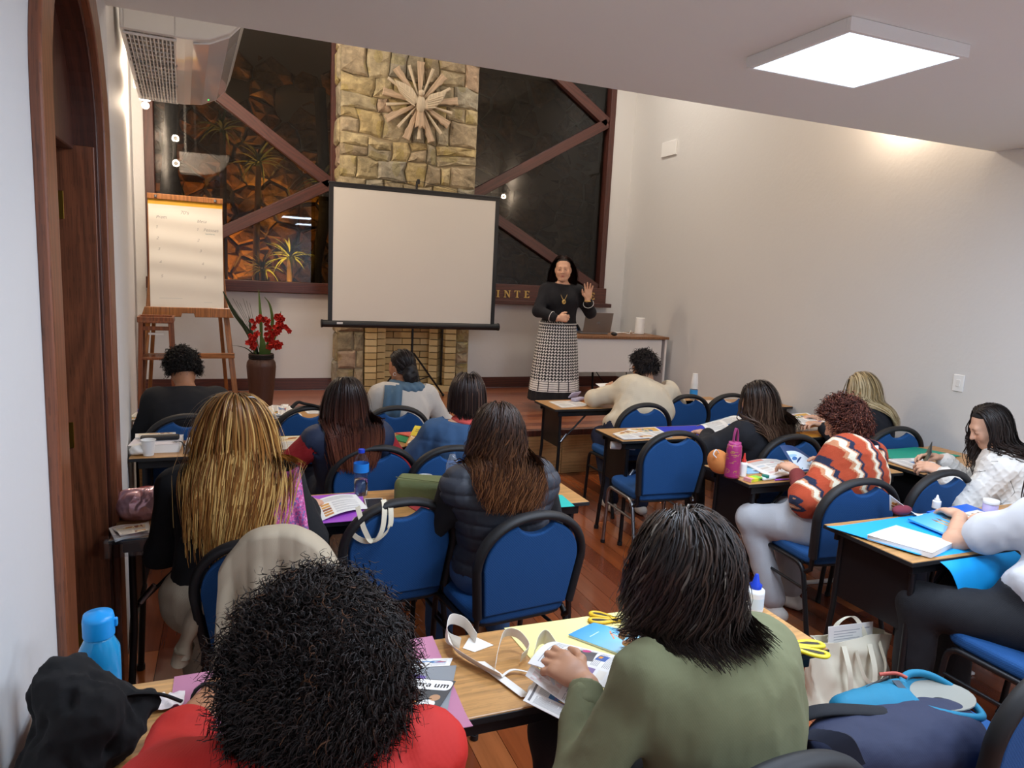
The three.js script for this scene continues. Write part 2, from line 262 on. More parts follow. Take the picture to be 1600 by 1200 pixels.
// ------------------------------------------------------------------ timber windows with diagonal braces
const glassM = phys(0x86807a, .015, { transmission: 1, thickness: 0, ior: 1.5, metalness: 0 });
function polyPane(pts, th = .006) { return extrude(pts, th, 0); }
{
  const Z = ZB - .055;
  const win = (name, x0, x1, braces, panes) => {
    const w = structGroup(name);
    part('window_frame', join([box(.09, 3.25, .14, x0 + .045, 3.125, Z, .006), box(.075, 3.25, .14, x1 - .0375, 3.125, Z, .006), box(x1 - x0, .1, .14, (x0 + x1) / 2, 4.7, Z, .006)]), M.beam, w);
    for (const [a, b] of braces) part('brace', bar([a[0], a[1], Z], [b[0], b[1], Z], .12, .1, .006, V(0, 0, 1)), M.beam, w);
    for (const p of panes) part('pane', clean(new THREE.ShapeGeometry(shapeOf(p))).translate(0, 0, Z - .02), glassM, w);
    return w;
  };
  const a = -.69, b = 1.06;
  const w1 = win('window_1', -.78, 1.13, [[[b, 2.72], [a, 3.93]], [[b, 2.72], [a, 1.78]]], [[[a, 1.6], [b, 1.6], [b, 2.72], [a, 1.78]], [[a, 1.78], [b, 2.72], [a, 3.93]], [[a, 3.93], [b, 2.72], [b, 4.65], [a, 4.65]]]);
  part('window_sill', box(1.93, .12, .18, .175, 1.565, ZB - .02, .008, 1, true), M.base, w1);
  const c = 2.60, d = 4.47;
  const w2 = win('window_2', 2.53, 4.56, [[[c, 2.67], [d, 3.78]], [[c, 2.73], [d, 1.7]], [[d, 3.78], [c, 4.98]]], [[[c, 1.7], [d, 1.7], [c, 2.7]], [[c, 2.7], [d, 1.7], [d, 3.78]], [[c, 2.7], [d, 3.78], [d, 4.65], [c, 4.65]]]);
  part('window_sill', box(1.86, .2, .15, 3.65, 1.61, ZB - .03, .006, 1, true), M.base, w2);
  part('window_sill', box(1.98, .05, .24, 3.62, 1.49, ZB + .03, .006, 1, true), M.beam, w2);
  const font = await new FontLoader().loadAsync('fonts/droid/droid_serif_bold.typeface.json');
  [['I', 3.068], ['N', 3.19], ['T', 3.322], ['E', 3.452], ['E', 4.37]].forEach(([ch, x]) => { const g = clean(new TextGeometry(ch, { font, size: .088, depth: .012, curveSegments: 3, bevelEnabled: false })); g.computeBoundingBox(); g.translate(x - (g.boundingBox.max.x + g.boundingBox.min.x) / 2, 1.545 + (x - 3) * .012, ZB + .044); part('letter', g, M.gold, w2); });
}
// ------------------------------------------------------------------ stone
const inset = (P, d) => { const cx = P.reduce((s, p) => s + p[0], 0) / P.length, cy = P.reduce((s, p) => s + p[1], 0) / P.length; return P.map(p => { const dx = p[0] - cx, dy = p[1] - cy, l = Math.hypot(dx, dy); const k = Math.max(.2, 1 - d / l); return [cx + dx * k, cy + dy * k]; }); };
function stoneGeo(P, h, rough = .012) {   // polygon -> cushion-faced stone, base at z = 0
  const Q = []; P.forEach((p, i) => { const q = P[(i + 1) % P.length]; Q.push(p); if (Math.hypot(p[0] - q[0], p[1] - q[1]) > .1) Q.push([(p[0] + q[0]) / 2 + rr(-1, 1) * rough * .5, (p[1] + q[1]) / 2 + rr(-1, 1) * rough * .5]); });
  const n = Q.length, I = inset(Q, .03), pos = [], idx = [], cx = Q.reduce((s, p) => s + p[0], 0) / n, cy = Q.reduce((s, p) => s + p[1], 0) / n;
  for (const p of Q) pos.push(p[0], p[1], 0); for (const p of Q) pos.push(p[0], p[1], h * rr(.45, .65)); for (const p of I) pos.push(p[0], p[1], h + rr(-1, 1) * rough); pos.push(cx, cy, h + rr(0, 1) * rough);
  for (let i = 0; i < n; i++) { const j = (i + 1) % n; for (const o of [0, n]) idx.push(o + i, o + j, o + n + j, o + i, o + n + j, o + n + i); idx.push(2 * n + i, 2 * n + j, 3 * n); }
  const uv = []; const ox = rr(0, 2), oy = rr(0, 2); for (let i = 0; i < pos.length / 3; i++) uv.push(pos[i * 3] * 1.6 + ox, pos[i * 3 + 1] * 1.6 + oy); const g = geoOf(pos, idx, uv).toNonIndexed(); g.computeVertexNormals(); return g;
}
function courses(x0, x1, y0, y1, hMin, hMax, wMin, wMax) {   // coursed rubble
  const out = []; let y = y0;
  while (y < y1 - .02) { let h = Math.min(rr(hMin, hMax), y1 - y); if (y1 - y - h < hMin * .6) h = y1 - y; let x = x0;
    while (x < x1 - .02) { let w = Math.min(rr(wMin, wMax), x1 - x); if (x1 - x - w < wMin * .6) w = x1 - x;
      const s = rnd(), j = () => rr(-.012, .012), q = (a, b, c, d) => out.push([[a + .006 + j() * .5, b + .006 + j()], [c - .006 + j() * .5, b + .006 + j()], [c - .006 + j() * .5, d - .006 + j()], [a + .006 + j() * .5, d - .006 + j()]]);
      if (s < .2 && h > .2) { const m = y + h * rr(.4, .6); q(x, y, x + w, m); q(x, m, x + w, y + h); } else if (s < .38 && w > .3) { const m = x + w * rr(.4, .6), e = rr(-.05, .05); out.push([[x + .006, y + .006], [m - .004 - e, y + .006], [m - .004 + e, y + h - .006], [x + .006, y + h - .006]], [[m + .006 - e, y + .006], [x + w - .006, y + .006], [x + w - .006, y + h - .006], [m + .006 + e, y + h - .006]]); } else q(x, y, x + w, y + h);
      x += w; } y += h; }
  return out;
}
function voronoi(seeds, x0, x1, y0, y1, gap = .012) {
  return seeds.map((s, i) => { let P = [[x0, y0], [x1, y0], [x1, y1], [x0, y1]];
    seeds.forEach((t, j) => { if (i === j || Math.hypot(s[0] - t[0], s[1] - t[1]) > 1.6) return; const nx = t[0] - s[0], ny = t[1] - s[1], c = (nx * (s[0] + t[0]) + ny * (s[1] + t[1])) / 2, O = [];
      P.forEach((p, k) => { const q = P[(k + 1) % P.length], a = nx * p[0] + ny * p[1] - c, b = nx * q[0] + ny * q[1] - c; if (a <= 0) O.push(p); if (a * b < 0) { const f = a / (a - b); O.push([p[0] + (q[0] - p[0]) * f, p[1] + (q[1] - p[1]) * f]); } }); P = O; });
    return P; }).filter(p => p.length > 2).map(p => inset(p, gap));
}
const stoneMats = [0xcbbd9c, 0xc0b294, 0xd2c29a, 0xb9ae96, 0xc6b598, 0xcebb8e, 0xc8b098, 0xbdb6a4, 0xd0bc8c].map(c => std(c, .85, { map: rep(stoneC, 1, 1), bumpMap: rep(stoneB, 1.5, 1.5), bumpScale: .012 }));
const mortar = std(0xb0a184, .95, { bumpMap: stoneB, bumpScale: .005 });
{ // chimney breast: coursed stone above, brick-lined hearth below
  const ch = structGroup('chimney'); const X0 = 1.13, X1 = 2.64, Z0 = -7.98, top = HH, oy = 1.5;
  part('core', join([box(X1 - X0, top - oy, .27, (X0 + X1) / 2, (top + oy) / 2, ZB + .135, 0), box(.27, oy - PH, .27, X0 + .135, (oy + PH) / 2, ZB + .135, 0), box(.16, oy - PH, .27, X1 - .08, (oy + PH) / 2, ZB + .135, 0)]), mortar, ch);
  const put = (P, side) => { const g = stoneGeo(P, rr(.028, .05), .008); const m = part('stone', g, pick(stoneMats), ch); if (side) { m.rotation.y = -Math.PI / 2; m.position.set(X0, 0, ZB); } else m.position.set(0, 0, Z0); };
  for (const P of courses(X0 - .02, X1, oy - .02, 4.8, .15, .31, .13, .42)) { const Q = []; P.forEach((p, i) => { const q = P[(i + 1) % P.length]; for (const t of [0, .5]) { const x = lerp(p[0], q[0], t), y = lerp(p[1], q[1], t), e = Math.min(1, Math.min(x - X0 + .02, X1 - x) * 6); Q.push([x + .05 * e * noise3(x * 4.5, y * 4.5, 3), y + .05 * noise3(x * 4.5, y * 4.5, 9) + .012 * noise3(x * 19, y * 19, 4)]); } }); put(Q); }
  for (const P of courses(.0, .27, PH, 4.75, .2, .36, .13, .3)) put(P, true);
  for (const P of courses(X0 - .02, 1.40, PH, oy - .02, .16, .3, .14, .28)) put(P);
  for (const P of courses(2.48, X1, PH, oy - .02, .14, .26, .14, .2)) put(P);
  const bm = [0xd6bb84, 0xcbb07a, 0xdcc48f, 0xc2a772].map(c => std(c, .85, { bumpMap: stoneB, bumpScale: .003 })), dk = bm;
  const bg = box(1, .066, .1, 0, 0, 0, 0), brick = (x, y, z, w, ry, mats) => { const m = part('brick', bg, pick(mats), ch); m.position.set(x, y, z); m.scale.x = w; m.rotation.y = ry; };
  for (let k = 0; k < 14; k++) { const y = PH + .04 + k * .076;
    brick(1.475, y, Z0 + .0, .128, 0, bm); brick(2.405, y, Z0 + .0, .128, 0, bm);
    for (let i = 0; i < 2; i++) { brick(2.328 - .062 - i * .0, y, Z0 - .12, .2, 1.05, bm); brick(1.552 + .03, y, Z0 - .12, .2, -1.3, dk); if (i === 0) break; }
    const off = k % 2 ? .11 : 0; for (let x = 1.56 - off; x < 2.3; x += .215) { const a = Math.max(x, 1.56), b = Math.min(x + .207, 2.3); if (b - a > .03) brick((a + b) / 2, y, ZB + .06, b - a, 0, dk); }
  }
  for (let x = 1.55; x < 2.3; x += .215) brick(x + .1, PH + .036, Z0 + .01, .207, 0, bm);
}
{ // carved emblem of a bird on a burst of rays, hung on the stones
  const e = thing('wall_sculpture', 'carved pale wooden bird on a burst of rays hung on the stone chimney', 'sculpture', [1.95, 3.62, -7.925]);
  const mats = [wood(0xdcccb4, .6, {}, true), wood(0xd0b69c, .6, {}, true)];
  for (let k = 0; k < 18; k++) {
    const wide = k % 2 === 0, a = k / 18 * 2 * Math.PI + .17, L = (wide ? .42 : .4) * rr(.92, 1.04), w = wide ? .085 : .036, P = [];
    for (let i = 0; i <= 8; i++) { const t = i / 8; P.push([.06 + (L - .06) * t, -w * (.3 + .7 * t) * (wide ? 1 + .18 * Math.sin(t * 19) : 1) * .5]); } for (let i = 8; i >= 0; i--) { const t = i / 8; P.push([.06 + (L - .06) * t, w * (.35 + .65 * t) * .5]); }
    const g = extrude(P, .026, .007); boxUV(g, 1, k, k, true); const m = part('ray', g, mats[wide ? 1 : 0], e); m.rotation.z = a; m.position.z = .008 + (wide ? 0 : .01);
  }
  for (const s of [-1, 1]) { const P = [[.03, .02], [.1, .11], [.2, .15], [.3, .17], [.27, .1], [.25, .06], [.22, .03], [.19, .0], [.15, -.03], [.1, -.05], [.03, -.05]].map(p => [p[0] * .95, p[1] + (s > 0 ? -.02 : .02)]); const g = extrude(P, .05, .016, [], 2); if (s < 0) { g.scale(-1, 1, 1); const ia = g.index.array; for (let i = 0; i < ia.length; i += 3) { const t = ia[i]; ia[i] = ia[i + 1]; ia[i + 1] = t; } } const w = part('wing', boxUV(g), mats[0], e); w.position.z = .035;
    for (let k = 0; k < 5; k++) part('feather', bar([s * .07, .02 - k * .018, .05], [s * (.25 - k * .022), .12 - k * .035 - (s > 0 ? .02 : -.02), .05], .014, .016, .005), mats[0], w); }
  part('body', ball(.055, 0, -.02, .06, 1, 1.7, .7), mats[0], e); part('head', ball(.035, 0, .09, .085), mats[0], e); part('tail', boxUV(extrude([[-.03, 0], [.03, 0], [.055, -.2], [.02, -.185], [0, -.21], [-.02, -.185], [-.055, -.2]], .04, .01).translate(0, -.07, .03)), mats[1], e);
}
// ------------------------------------------------------------------ planted yard behind the windows, with its own warm spotlights
{
  const gy = structGroup('garden_wall'); const zw = -10.0; part('core', new THREE.BoxGeometry(8.4, 4.6, .2).translate(1.8, 3.1, zw - .1), mortar, gy);
  const seeds = []; for (let j = 0; j < 15; j++) for (let i = 0; i < 20; i++) seeds.push([-2.3 + i * .38 + (j % 2) * .19 + rr(-.14, .14), .95 + j * .25 + rr(-.09, .09)]);
  const gm = [0xb98a4c, 0xa6763c, 0xc59a5c, 0x96703f].map(c => std(c, .9, { map: rep(stoneC, 1, 1), bumpMap: rep(stoneB, 1.2, 1.2), bumpScale: .015 }));
  for (const P of voronoi(seeds, -2.4, 5.2, .85, 4.6)) { const m = part('stone', stoneGeo(P, rr(.04, .12), .03), pick(gm), gy); m.position.z = zw; m.rotation.x = rr(-.04, .04); }
  struct('garden_ground', boxUV(clean(new THREE.BoxGeometry(8.4, .2, 1.5)).translate(1.8, .85, -9.2)), std(0x2c2015, .95, { bumpMap: stoneB, bumpScale: .02 }));
  struct('garden_side_wall', join([boxUV(clean(new THREE.BoxGeometry(.15, 4.6, 1.8)).translate(-2.4, 3.1, -9.2)), boxUV(clean(new THREE.BoxGeometry(.15, 4.6, 1.8)).translate(6.0, 3.1, -9.2))]), std(0x3a2f26, .9));
}
const leafM = [phys(0x7c853c, .5), phys(0x7c853c, .5), phys(0x5c6a32, .5)];
function blade(L, w, droop, fold = .25) {   // sword leaf along +x, drooping
  return sheet((u, v) => { const t = v, ww = w * Math.sin(Math.PI * Math.pow(.12 + .88 * t, .8)) * (1 - t * .3), x = L * t * (1 - .12 * droop * t), y = L * (.25 * t - droop * t * t * .7); return [x, y + Math.abs(u - .5) * ww * fold * 2, (u - .5) * ww]; }, 2, 8, .0015);
}
function rosette(label, x, y0, z, h, n, L, w, mat, lean = [0, 0]) {
  const t = thing('garden_plant', label, 'plant', [x, y0, z]);
  part('stem', tube(spline([[0, 0, 0], [lean[0] * .3, h * .5, lean[1] * .3], [lean[0], h, lean[1]]], 10), q => .045 - .012 * q, 8), std(0x6b5230, .9, { bumpMap: stoneB, bumpScale: .01 }), t);
  const gs = [0, 1, 2].map(k => blade(L * (1 - k * .12), w, .5 + k * .4)); const c = part('leaf_crown', cyl(.03, .04, .06, 0, 0, 0, 8), mat, t); c.position.set(lean[0], h, lean[1]);
  for (let k = 0; k < n; k++) { const m = part('leaf', gs[k % 3], mat, c); m.rotation.order = 'YZX'; m.rotation.set(0, k * 2.4, rr(-.35, 1.25)); m.scale.setScalar(rr(.8, 1.1)); }
  return t;
}
rosette('spiky yellow-lit plant glowing above a spotlight behind the lower pane', .70, .95, -9.25, .95, 34, .42, .035, leafM[1]);
rosette('small spiky plant lit from below next to the yellow-lit plant', .38, .95, -9.1, .78, 26, .36, .03, leafM[0]);
rosette('spiky plant with green blades in the middle of the upper pane', .30, .95, -9.35, 2.05, 32, .46, .035, leafM[0], [.05, 0]);
rosette('grey-green spiky plant just under the slanted brace', -.05, .95, -9.45, 2.4, 28, .44, .035, leafM[2]);
rosette('spiky plant showing its blades over the top of the flip chart', -.45, .95, -9.0, 1.42, 24, .34, .03, leafM[1]);
rosette('dim spiky plant behind the pane near the standing presenter', 3.3, .95, -9.3, 1.5, 22, .4, .03, leafM[0]);
{
  const t = thing('garden_palm', 'dark palm with a thick trunk behind the pane near the air conditioner', 'palm', [-.62, .95, -9.0]); const bm = std(0x241a12, .95, { bumpMap: stoneB, bumpScale: .02 });
  part('trunk', tube(spline([[.05, 0, 0], [-.02, .8, 0], [.08, 1.3, 0], [.04, 1.55, 0], [.02, 1.9, 0], [.06, 2.6, 0]], 20), q => .07 + .05 * Math.exp(-((q - .62) ** 2) * 60), 10), bm, t);
  const g = blade(.5, .05, .9); for (let k = 0; k < 16; k++) { const m = part('frond', g, leafM[2], t); m.position.set(.06, 2.6, 0); m.rotation.order = 'YZX'; m.rotation.set(0, k * 2.4, rr(.1, 1.2)); }
  const u = thing('garden_palm', 'leaning dark trunk with fronds behind the pane beside the projection screen', 'palm', [1.0, .95, -9.3]);
  part('trunk', tube(spline([[.1, 0, 0], [.02, .8, 0], [.12, 1.6, 0], [.05, 3, 0]], 16), .07, 10), bm, u);
  for (let k = 0; k < 14; k++) { const m = part('frond', g, leafM[2], u); m.position.set(.09, 1.9, 0); m.rotation.order = 'YZX'; m.rotation.set(0, k * 2.4, rr(-.3, 1)); }
}
const lampGlow = (c, k) => new THREE.MeshStandardMaterial({ color: 0x111111, emissive: c, emissiveIntensity: k, roughness: .5 });
[[.62, -8.95, 1.0, 'under the yellow-lit plant'], [-.35, -9.3, 1.3, 'below the dark palm'], [.1, -9.5, .9, 'between the tall spiky plants']].forEach(([x, z, p, where]) => {
  const t = thing('garden_spotlight', 'small buried garden spotlight ' + where, 'spotlight', [x, .95, z]);
  part('housing', lathe([[.05, 0], [.05, .07], [.042, .07], [.042, .02], [0, .02]], 16), M.blackMetal, t); part('lamp_lens', cyl(.041, .041, .01, 0, .055, 0, 16), lampGlow(AMBER, 6), t);
  const nar = where.startsWith('under'), s = new THREE.SpotLight(nar ? 0xffcf6a : AMBER, POWER.garden * p * (nar ? 3 : 1), 6, nar ? .42 : 1.15, .9, 2); s.position.set(0, .075, 0); s.target.position.set(nar ? .08 : 0, 2, nar ? -.75 : -.35); s.castShadow = true; s.shadow.radius = 2; t.add(s, s.target);
});
// ------------------------------------------------------------------ fittings: LED panels, sconces, air conditioner, switches
PANELS.forEach(([x, z], i) => {
  const t = thing('led_panel', ['square white LED panel glowing on the low ceiling', 'LED panel above the second row of chairs, out of frame', 'LED panel near the white side wall, out of frame', 'LED panel over the backpack chair, out of frame', 'LED panel above the camera by the door, out of frame'][i], 'light', [x, HC, z]);
  const W = i === 0 ? .63 : .6, D = i === 0 ? .57 : .6;
  part('frame', join([box(W, .05, .022, 0, -.025, D / 2 - .011, .003), box(W, .05, .022, 0, -.025, -D / 2 + .011, .003), box(.022, .05, D - .044, W / 2 - .011, -.025, 0, .003), box(.022, .05, D - .044, -W / 2 + .011, -.025, 0, .003)]), M.plastic, t);
  part('diffuser', box(W - .044, .006, D - .044, 0, -.044, 0, 0), lampGlow(LED, 2.6), t);
  const l = new THREE.RectAreaLight(LED, POWER.led, W - .05, D - .05); l.position.set(0, -.056, 0); l.rotation.x = -Math.PI / 2; t.add(l);
});
SCONCES.forEach(([x, y, z, d, pw], i) => {
  const s = Math.sign(d), t = thing('wall_sconce', ['warm up-and-down wall lamp beside the air conditioner', 'warm up-and-down wall lamp high on the white side wall'][i], 'lamp', [x, y, z]);
  part('bracket', box(.05, .05, .05, -s * .055, 0, 0, .004), M.plastic, t); const c = part('lamp_shade', lathe([[.036, -.11], [.04, -.11], [.04, .11], [.036, .11], [.036, -.11]], 20), M.plastic, t);
  part('bulb', ball(.03, 0, 0, 0), lampGlow(WARM, 12), t);
  for (const [q, k] of [[1, 1], [-1, .8]]) { const l = new THREE.PointLight(WARM, POWER.sconce * pw * k * .5, 0, 2); l.position.set(0, q * .15, 0); l.castShadow = true; l.shadow.radius = 2; t.add(l); const b = part('bulb', ball(.028, 0, q * .15, 0), lampGlow(WARM, 12), t); }
});
HIGH.forEach(([x, z], i) => {
  const t = thing('ceiling_lamp', ['white panel lamp on the high ceiling above the flip chart', 'white panel lamp on the high ceiling above the presenter'][i], 'light', [x, HH, z]); part('frame', box(.64, .05, .64, 0, -.025, 0, .003), M.plastic, t); part('diffuser', box(.6, .006, .6, 0, -.052, 0, 0), lampGlow(0xfff6ea, 3), t);
  const l = new THREE.RectAreaLight(0xfff6ea, POWER.high, .6, .6); l.position.set(0, -.062, 0); l.rotation.x = -Math.PI / 2; t.add(l);
});
{ // ceiling-hung air conditioner along the side wall
  const t = thing('air_conditioner', 'white ceiling-hung air conditioner with a long intake grille near the side wall', 'air conditioner', [-.5, 2.95, -4.28], Math.atan2(.1, 1.86)); const L = 1.75;
  const prof = [[0, 0], [.02, 0], [.02, .13], [.25, .13], [.25, -.003], [.3, -.005], [.42, .01], [.52, .06], [.585, .13], [.62, .22], [.62, .27], [0, .27]], hole = [];
  const body = extrude(prof, L, .008, [], 2); body.translate(0, 0, -L);
  part('casing', boxUV(body), phys(0xf1f1f0, .28, { clearcoat: .5 }), t);
  const fp = [[.34, -.004], [.42, .008], [.52, .058], [.58, .125], [.575, .13], [.515, .066], [.418, .017], [.34, .004]];
  part('front_panel', boxUV(extrude(fp.map(p => [p[0], p[1] - .006]), L - .12, .002).translate(0, 0, -L + .06)), phys(0xf6f6f6, .12, { clearcoat: 1, clearcoatRoughness: .05 }), t);
  for (const z of [-.02, -L + .02]) part('end_cap', box(.232, .13, .04, .135, .066, z, .001), M.plastic, t); for (let k = 0; k < 7; k++) part('filter_rib', box(.006, .05, L - .08, .04 + k * .031, .05, -L / 2, .001), M.plastic, t);
  for (let b = 0; b < 3; b++) { const g = []; const a = .05 + b * (L - .1) / 3, e = (L - .1) / 3; g.push(box(.25, .012, .014, .135, -.009, -a - .0, .002), box(.25, .012, .014, .135, -.009, -a - e, .002)); for (let k = 0; k <= 12; k++) g.push(box(.007, .01, e, .02 + k * .0192, -.01, -a - e / 2, .001)); for (let k = 1; k < 6; k++) g.push(box(.235, .008, .006, .135, -.01, -a - k * e / 6, .001)); part('grille', join(g), M.plastic, t); }
  part('display', box(.004, .02, .045, .585, .165, -.25, .001).rotateZ(0), std(0x555a66, .3), t); part('indicator_light', ball(.005, .46, .022, -L + .16), lampGlow(0x3cff6a, 2), t);
  for (const z of [-.2, -L + .2]) part('hanger', box(.03, HH - 3.2, .03, .06, (HH - 3.2) / 2 + .27, z, .002), M.plastic, t);
}
solo('junction_box', box(.02, .17, .3, 0, 0, 0, .004), M.plastic, 'pale square box high on the white wall beside the windows', 'box', [XR - .01, 3.385, -7.4]);
{ const t = thing('switch_plate', 'white plate low on the bare side wall above the people', 'switch', [XR - .004, 1.205, -3.47]); part('plate', box(.008, .12, .08, 0, 0, 0, .003), M.plastic, t); part('rocker', box(.006, .05, .03, -.005, 0, 0, .002), M.white, t);
  const u = thing('light_switch', 'white light switch on the wall next to the arched door', 'switch', [XL + .004, 1.38, -3.36]); part('plate', box(.008, .11, .07, 0, 0, 0, .003), M.plastic, u); for (const z of [-.012, .012]) part('rocker', box(.006, .04, .016, .005, 0, z, .002), M.white, u); }
// ------------------------------------------------------------------ furniture
const TT = .745;
function makeTable(name, len, label, x, z, turn = 0, dep = .385) {   // folding training table; x, z = centre
  const t = thing(name, label, 'table', [x, 0, z], turn);
  const g = extrude([[-len / 2, -dep / 2], [len / 2, -dep / 2], [len / 2, dep / 2], [-len / 2, dep / 2]], .022, .003, [], 2); g.rotateX(-Math.PI / 2).translate(0, TT - .022, 0);
  part('tabletop', boxUV(g, 1, rr(0, 2), rr(0, 2), true), M.table, t);
  part('edge_band', join([box(len + .006, .018, .006, 0, TT - .012, dep / 2, .002), box(len + .006, .018, .006, 0, TT - .012, -dep / 2, .002), box(.006, .018, dep, len / 2, TT - .012, 0, .002), box(.006, .018, dep, -len / 2, TT - .012, 0, .002)]), M.rubber, t);
  for (const q of [-1, 1]) part('apron', box(len - .08, .045, .02, 0, TT - .045, q * (dep / 2 - .035), .003), M.blackMetal, t);
  for (const s of [-1, 1]) {
    const X = s * (len / 2 - .07);
    for (const q of [-1, 1]) { const leg = part('leg', tube([[X, TT - .03, q * (dep / 2 - .045)], [X + s * .0, .36, q * (dep / 2 - .04)], [X + s * .02, .012, q * (dep / 2 - .02)]], .0135, 10), M.blackMetal, t); part('foot_cap', cyl(.018, .018, .024, X + s * .02, .012, q * (dep / 2 - .02), 10), M.rubber, leg); }
    part('end_panel', box(.004, .3, dep - .1, X, TT - .185, 0, .001), M.blackMetal, t);
    const br = part('brace', tube([[X, .43, dep / 2 - .06], [X - s * .27, TT - .05, dep / 2 - .07]], .008, 8), M.blackMetal, t); part('latch', tube([[X - s * .02, .455, dep / 2 - .06], [X - s * .075, .52, dep / 2 - .061]], .0125, 8), M.steel, br);
  }
  return t;
}
makeTable('training_table', 2.08, 'wooden folding table covered with a pink and a yellow card, closest to the camera', .62, -1.665, 0, .385);
makeTable('training_table', 2.04, 'wooden folding table carrying the olive handbag and the purple card', .59, -3.11, 0, .39);
makeTable('training_table', 1.98, 'wooden folding table with the white cup and thick binders by the side wall', .485, -4.33, 0, .38);
makeTable('training_table', 2.02, 'wooden folding table in front of the stage with a pile of newspaper', .43, -5.2, 0, .38);
makeTable('training_table', 1.85, 'wooden folding table in front of the person in the cream jumper', 3.4, -5.36, 0, .42);
makeTable('training_table', 1.0, 'short table end beyond the two empty chairs by the white wall', 4.32, -5.2, .03, .42);
makeTable('training_table', 1.42, 'wooden folding table with the royal blue card and magazines', 3.16, -4.22, 0, .38);
makeTable('training_table', .84, 'wooden table with the orange envelope in front of the blonde person', 4.36, -4.12, 0, .46);
makeTable('training_table', 1.16, 'wooden folding table with the magenta bottle standing on it', 3.21, -3.18, 0, .4);
makeTable('training_table', .84, 'dark-fronted table under the green card by the white wall', 4.3, -3.2, .02, .56);
makeTable('training_table', 1.5, 'table hidden under the bright cyan card', 3.29, -2.13, .0, .46);

// stacking chairs: black frame, blue upholstery with a hand hole in the back
function makeChair(label, silver) {
  const t = thing('stacking_chair', label, 'chair'); const fm = silver ? M.steel : M.blackMetal;
  // faces -z; origin under the seat centre
  const sx = .215;
  for (const s of [-1, 1]) {
    const X = s * .225; const side = part('leg_frame', tube(roundPath([[X, .012, -.235], [X, .42, -.2], [X, .42, .14], [X * 1.04, .012, .25]], .06), .0125, 10), fm, t);
    part('stretcher', tube([[X, .30, -.208], [X, .30, .185]], .008, 8), fm, side);
    part('foot', cyl(.016, .016, .02, X, .01, -.235, 10), M.rubber, side); part('foot', cyl(.016, .016, .02, X * 1.04, .01, .25, 10), M.rubber, side);
  }
  for (const z of [.12, -.15]) part('cross_bar', tube([[-.225, .425, z], [.225, .425, z]], .01, 8), fm, t);
  const sp = []; for (let k = 0; k < 40; k++) { const a = k / 40 * 2 * Math.PI, e = .32, c = Math.cos(a), s = Math.sin(a); sp.push([Math.sign(c) * Math.abs(c) ** e * .222 * (s > 0 ? 1 - .05 * s : 1), Math.sign(s) * Math.abs(s) ** e * .215]); }
  const sg = extrude(sp, .06, .022, [], 4); sg.rotateX(-Math.PI / 2).translate(0, .425, -.03);
  part('seat', boxUV(sg, 1), M.blue, t); const und = extrude(sp.map(p => [p[0] * .95, p[1] * .95]), .014, .003); und.rotateX(-Math.PI / 2).translate(0, .415, -.03); part('seat_pan', und, M.rubber, t);
  // back: outline in (x, y), tilted backwards
  const w0 = .2, w1 = .225, yb = .0, ys = .235, yt = .40, N = 44; const outline = (o, y0) => { const P = [[-w0 - o, y0], [w0 + o, y0]]; for (let k = 0; k <= N; k++) { const a = k / N * Math.PI; P.push([(w1 + o) * Math.sign(Math.cos(a)) * Math.abs(Math.cos(a)) ** .92, ys - .03 + (yt - ys + .03 + o) * Math.sin(a) ** .92]); } return P; };
  const notch = P => P.map(([x, y]) => Math.abs(x) < .085 && y > .3 ? [x, Math.min(y, yt - .012 - .05 * Math.pow(1 - (x / .085) ** 2, .7))] : [x, y]); const hole = []; for (let k = 0; k <= 12; k++) { const q = k / 12 * 2 - 1; hole.push([q * .085, yt - .004 - .026 * q * q]); } for (let k = 12; k >= 0; k--) { const q = k / 12 * 2 - 1; hole.push([q * .085, yt - .052 - .016 * (1 - q * q) + .022 * q * q]); }
  const tilt = -.14, put = g => g.rotateX(-tilt * -1).rotateX(0);
  const back = new THREE.Group(); back.name = 'backrest'; back.position.set(0, .475, .185); back.rotation.x = .14; t.add(back);
  const cush = extrude(notch(outline(-.012, yb)), .034, .009, [], 3); part('back_cushion', boxUV(cush.translate(0, 0, -.017), 1), M.blue, back);
  const fr = outline(.012, yb - .0); const path = fr.slice(1).concat([fr[0]]).map(p => V(p[0], p[1], 0)); part('back_frame', tube(path, .0175, 10, false, 1.5, V(0, 0, 1)), M.rubber, back);
  for (const s of [-1, 1]) part('back_support', tube([[s * .212, .01, 0], [s * .218, -.06, .012], [s * .222, -.1, -.03]], .012, 8), M.blackMetal, back);
  return t;
}
const CHAIRS = [];
const protoChair = makeChair('blue chair with cream tote handles looped over its back');
const silverChair = makeChair('blue chair with bare silver legs standing empty in the aisle', true);
function chairAt(x, z, turn, label, proto = protoChair) { let c; if (!proto.userData.placed) { c = proto; proto.userData.placed = 1; c.position.set(x, 0, z); c.rotation.y = turn; } else c = copyOf(proto, [x, 0, z], turn, label); delete c.userData.placed; proto.userData.placed = 1; c.userData.group = 'blue chairs with black frames'; CHAIRS.push(c); return c; }
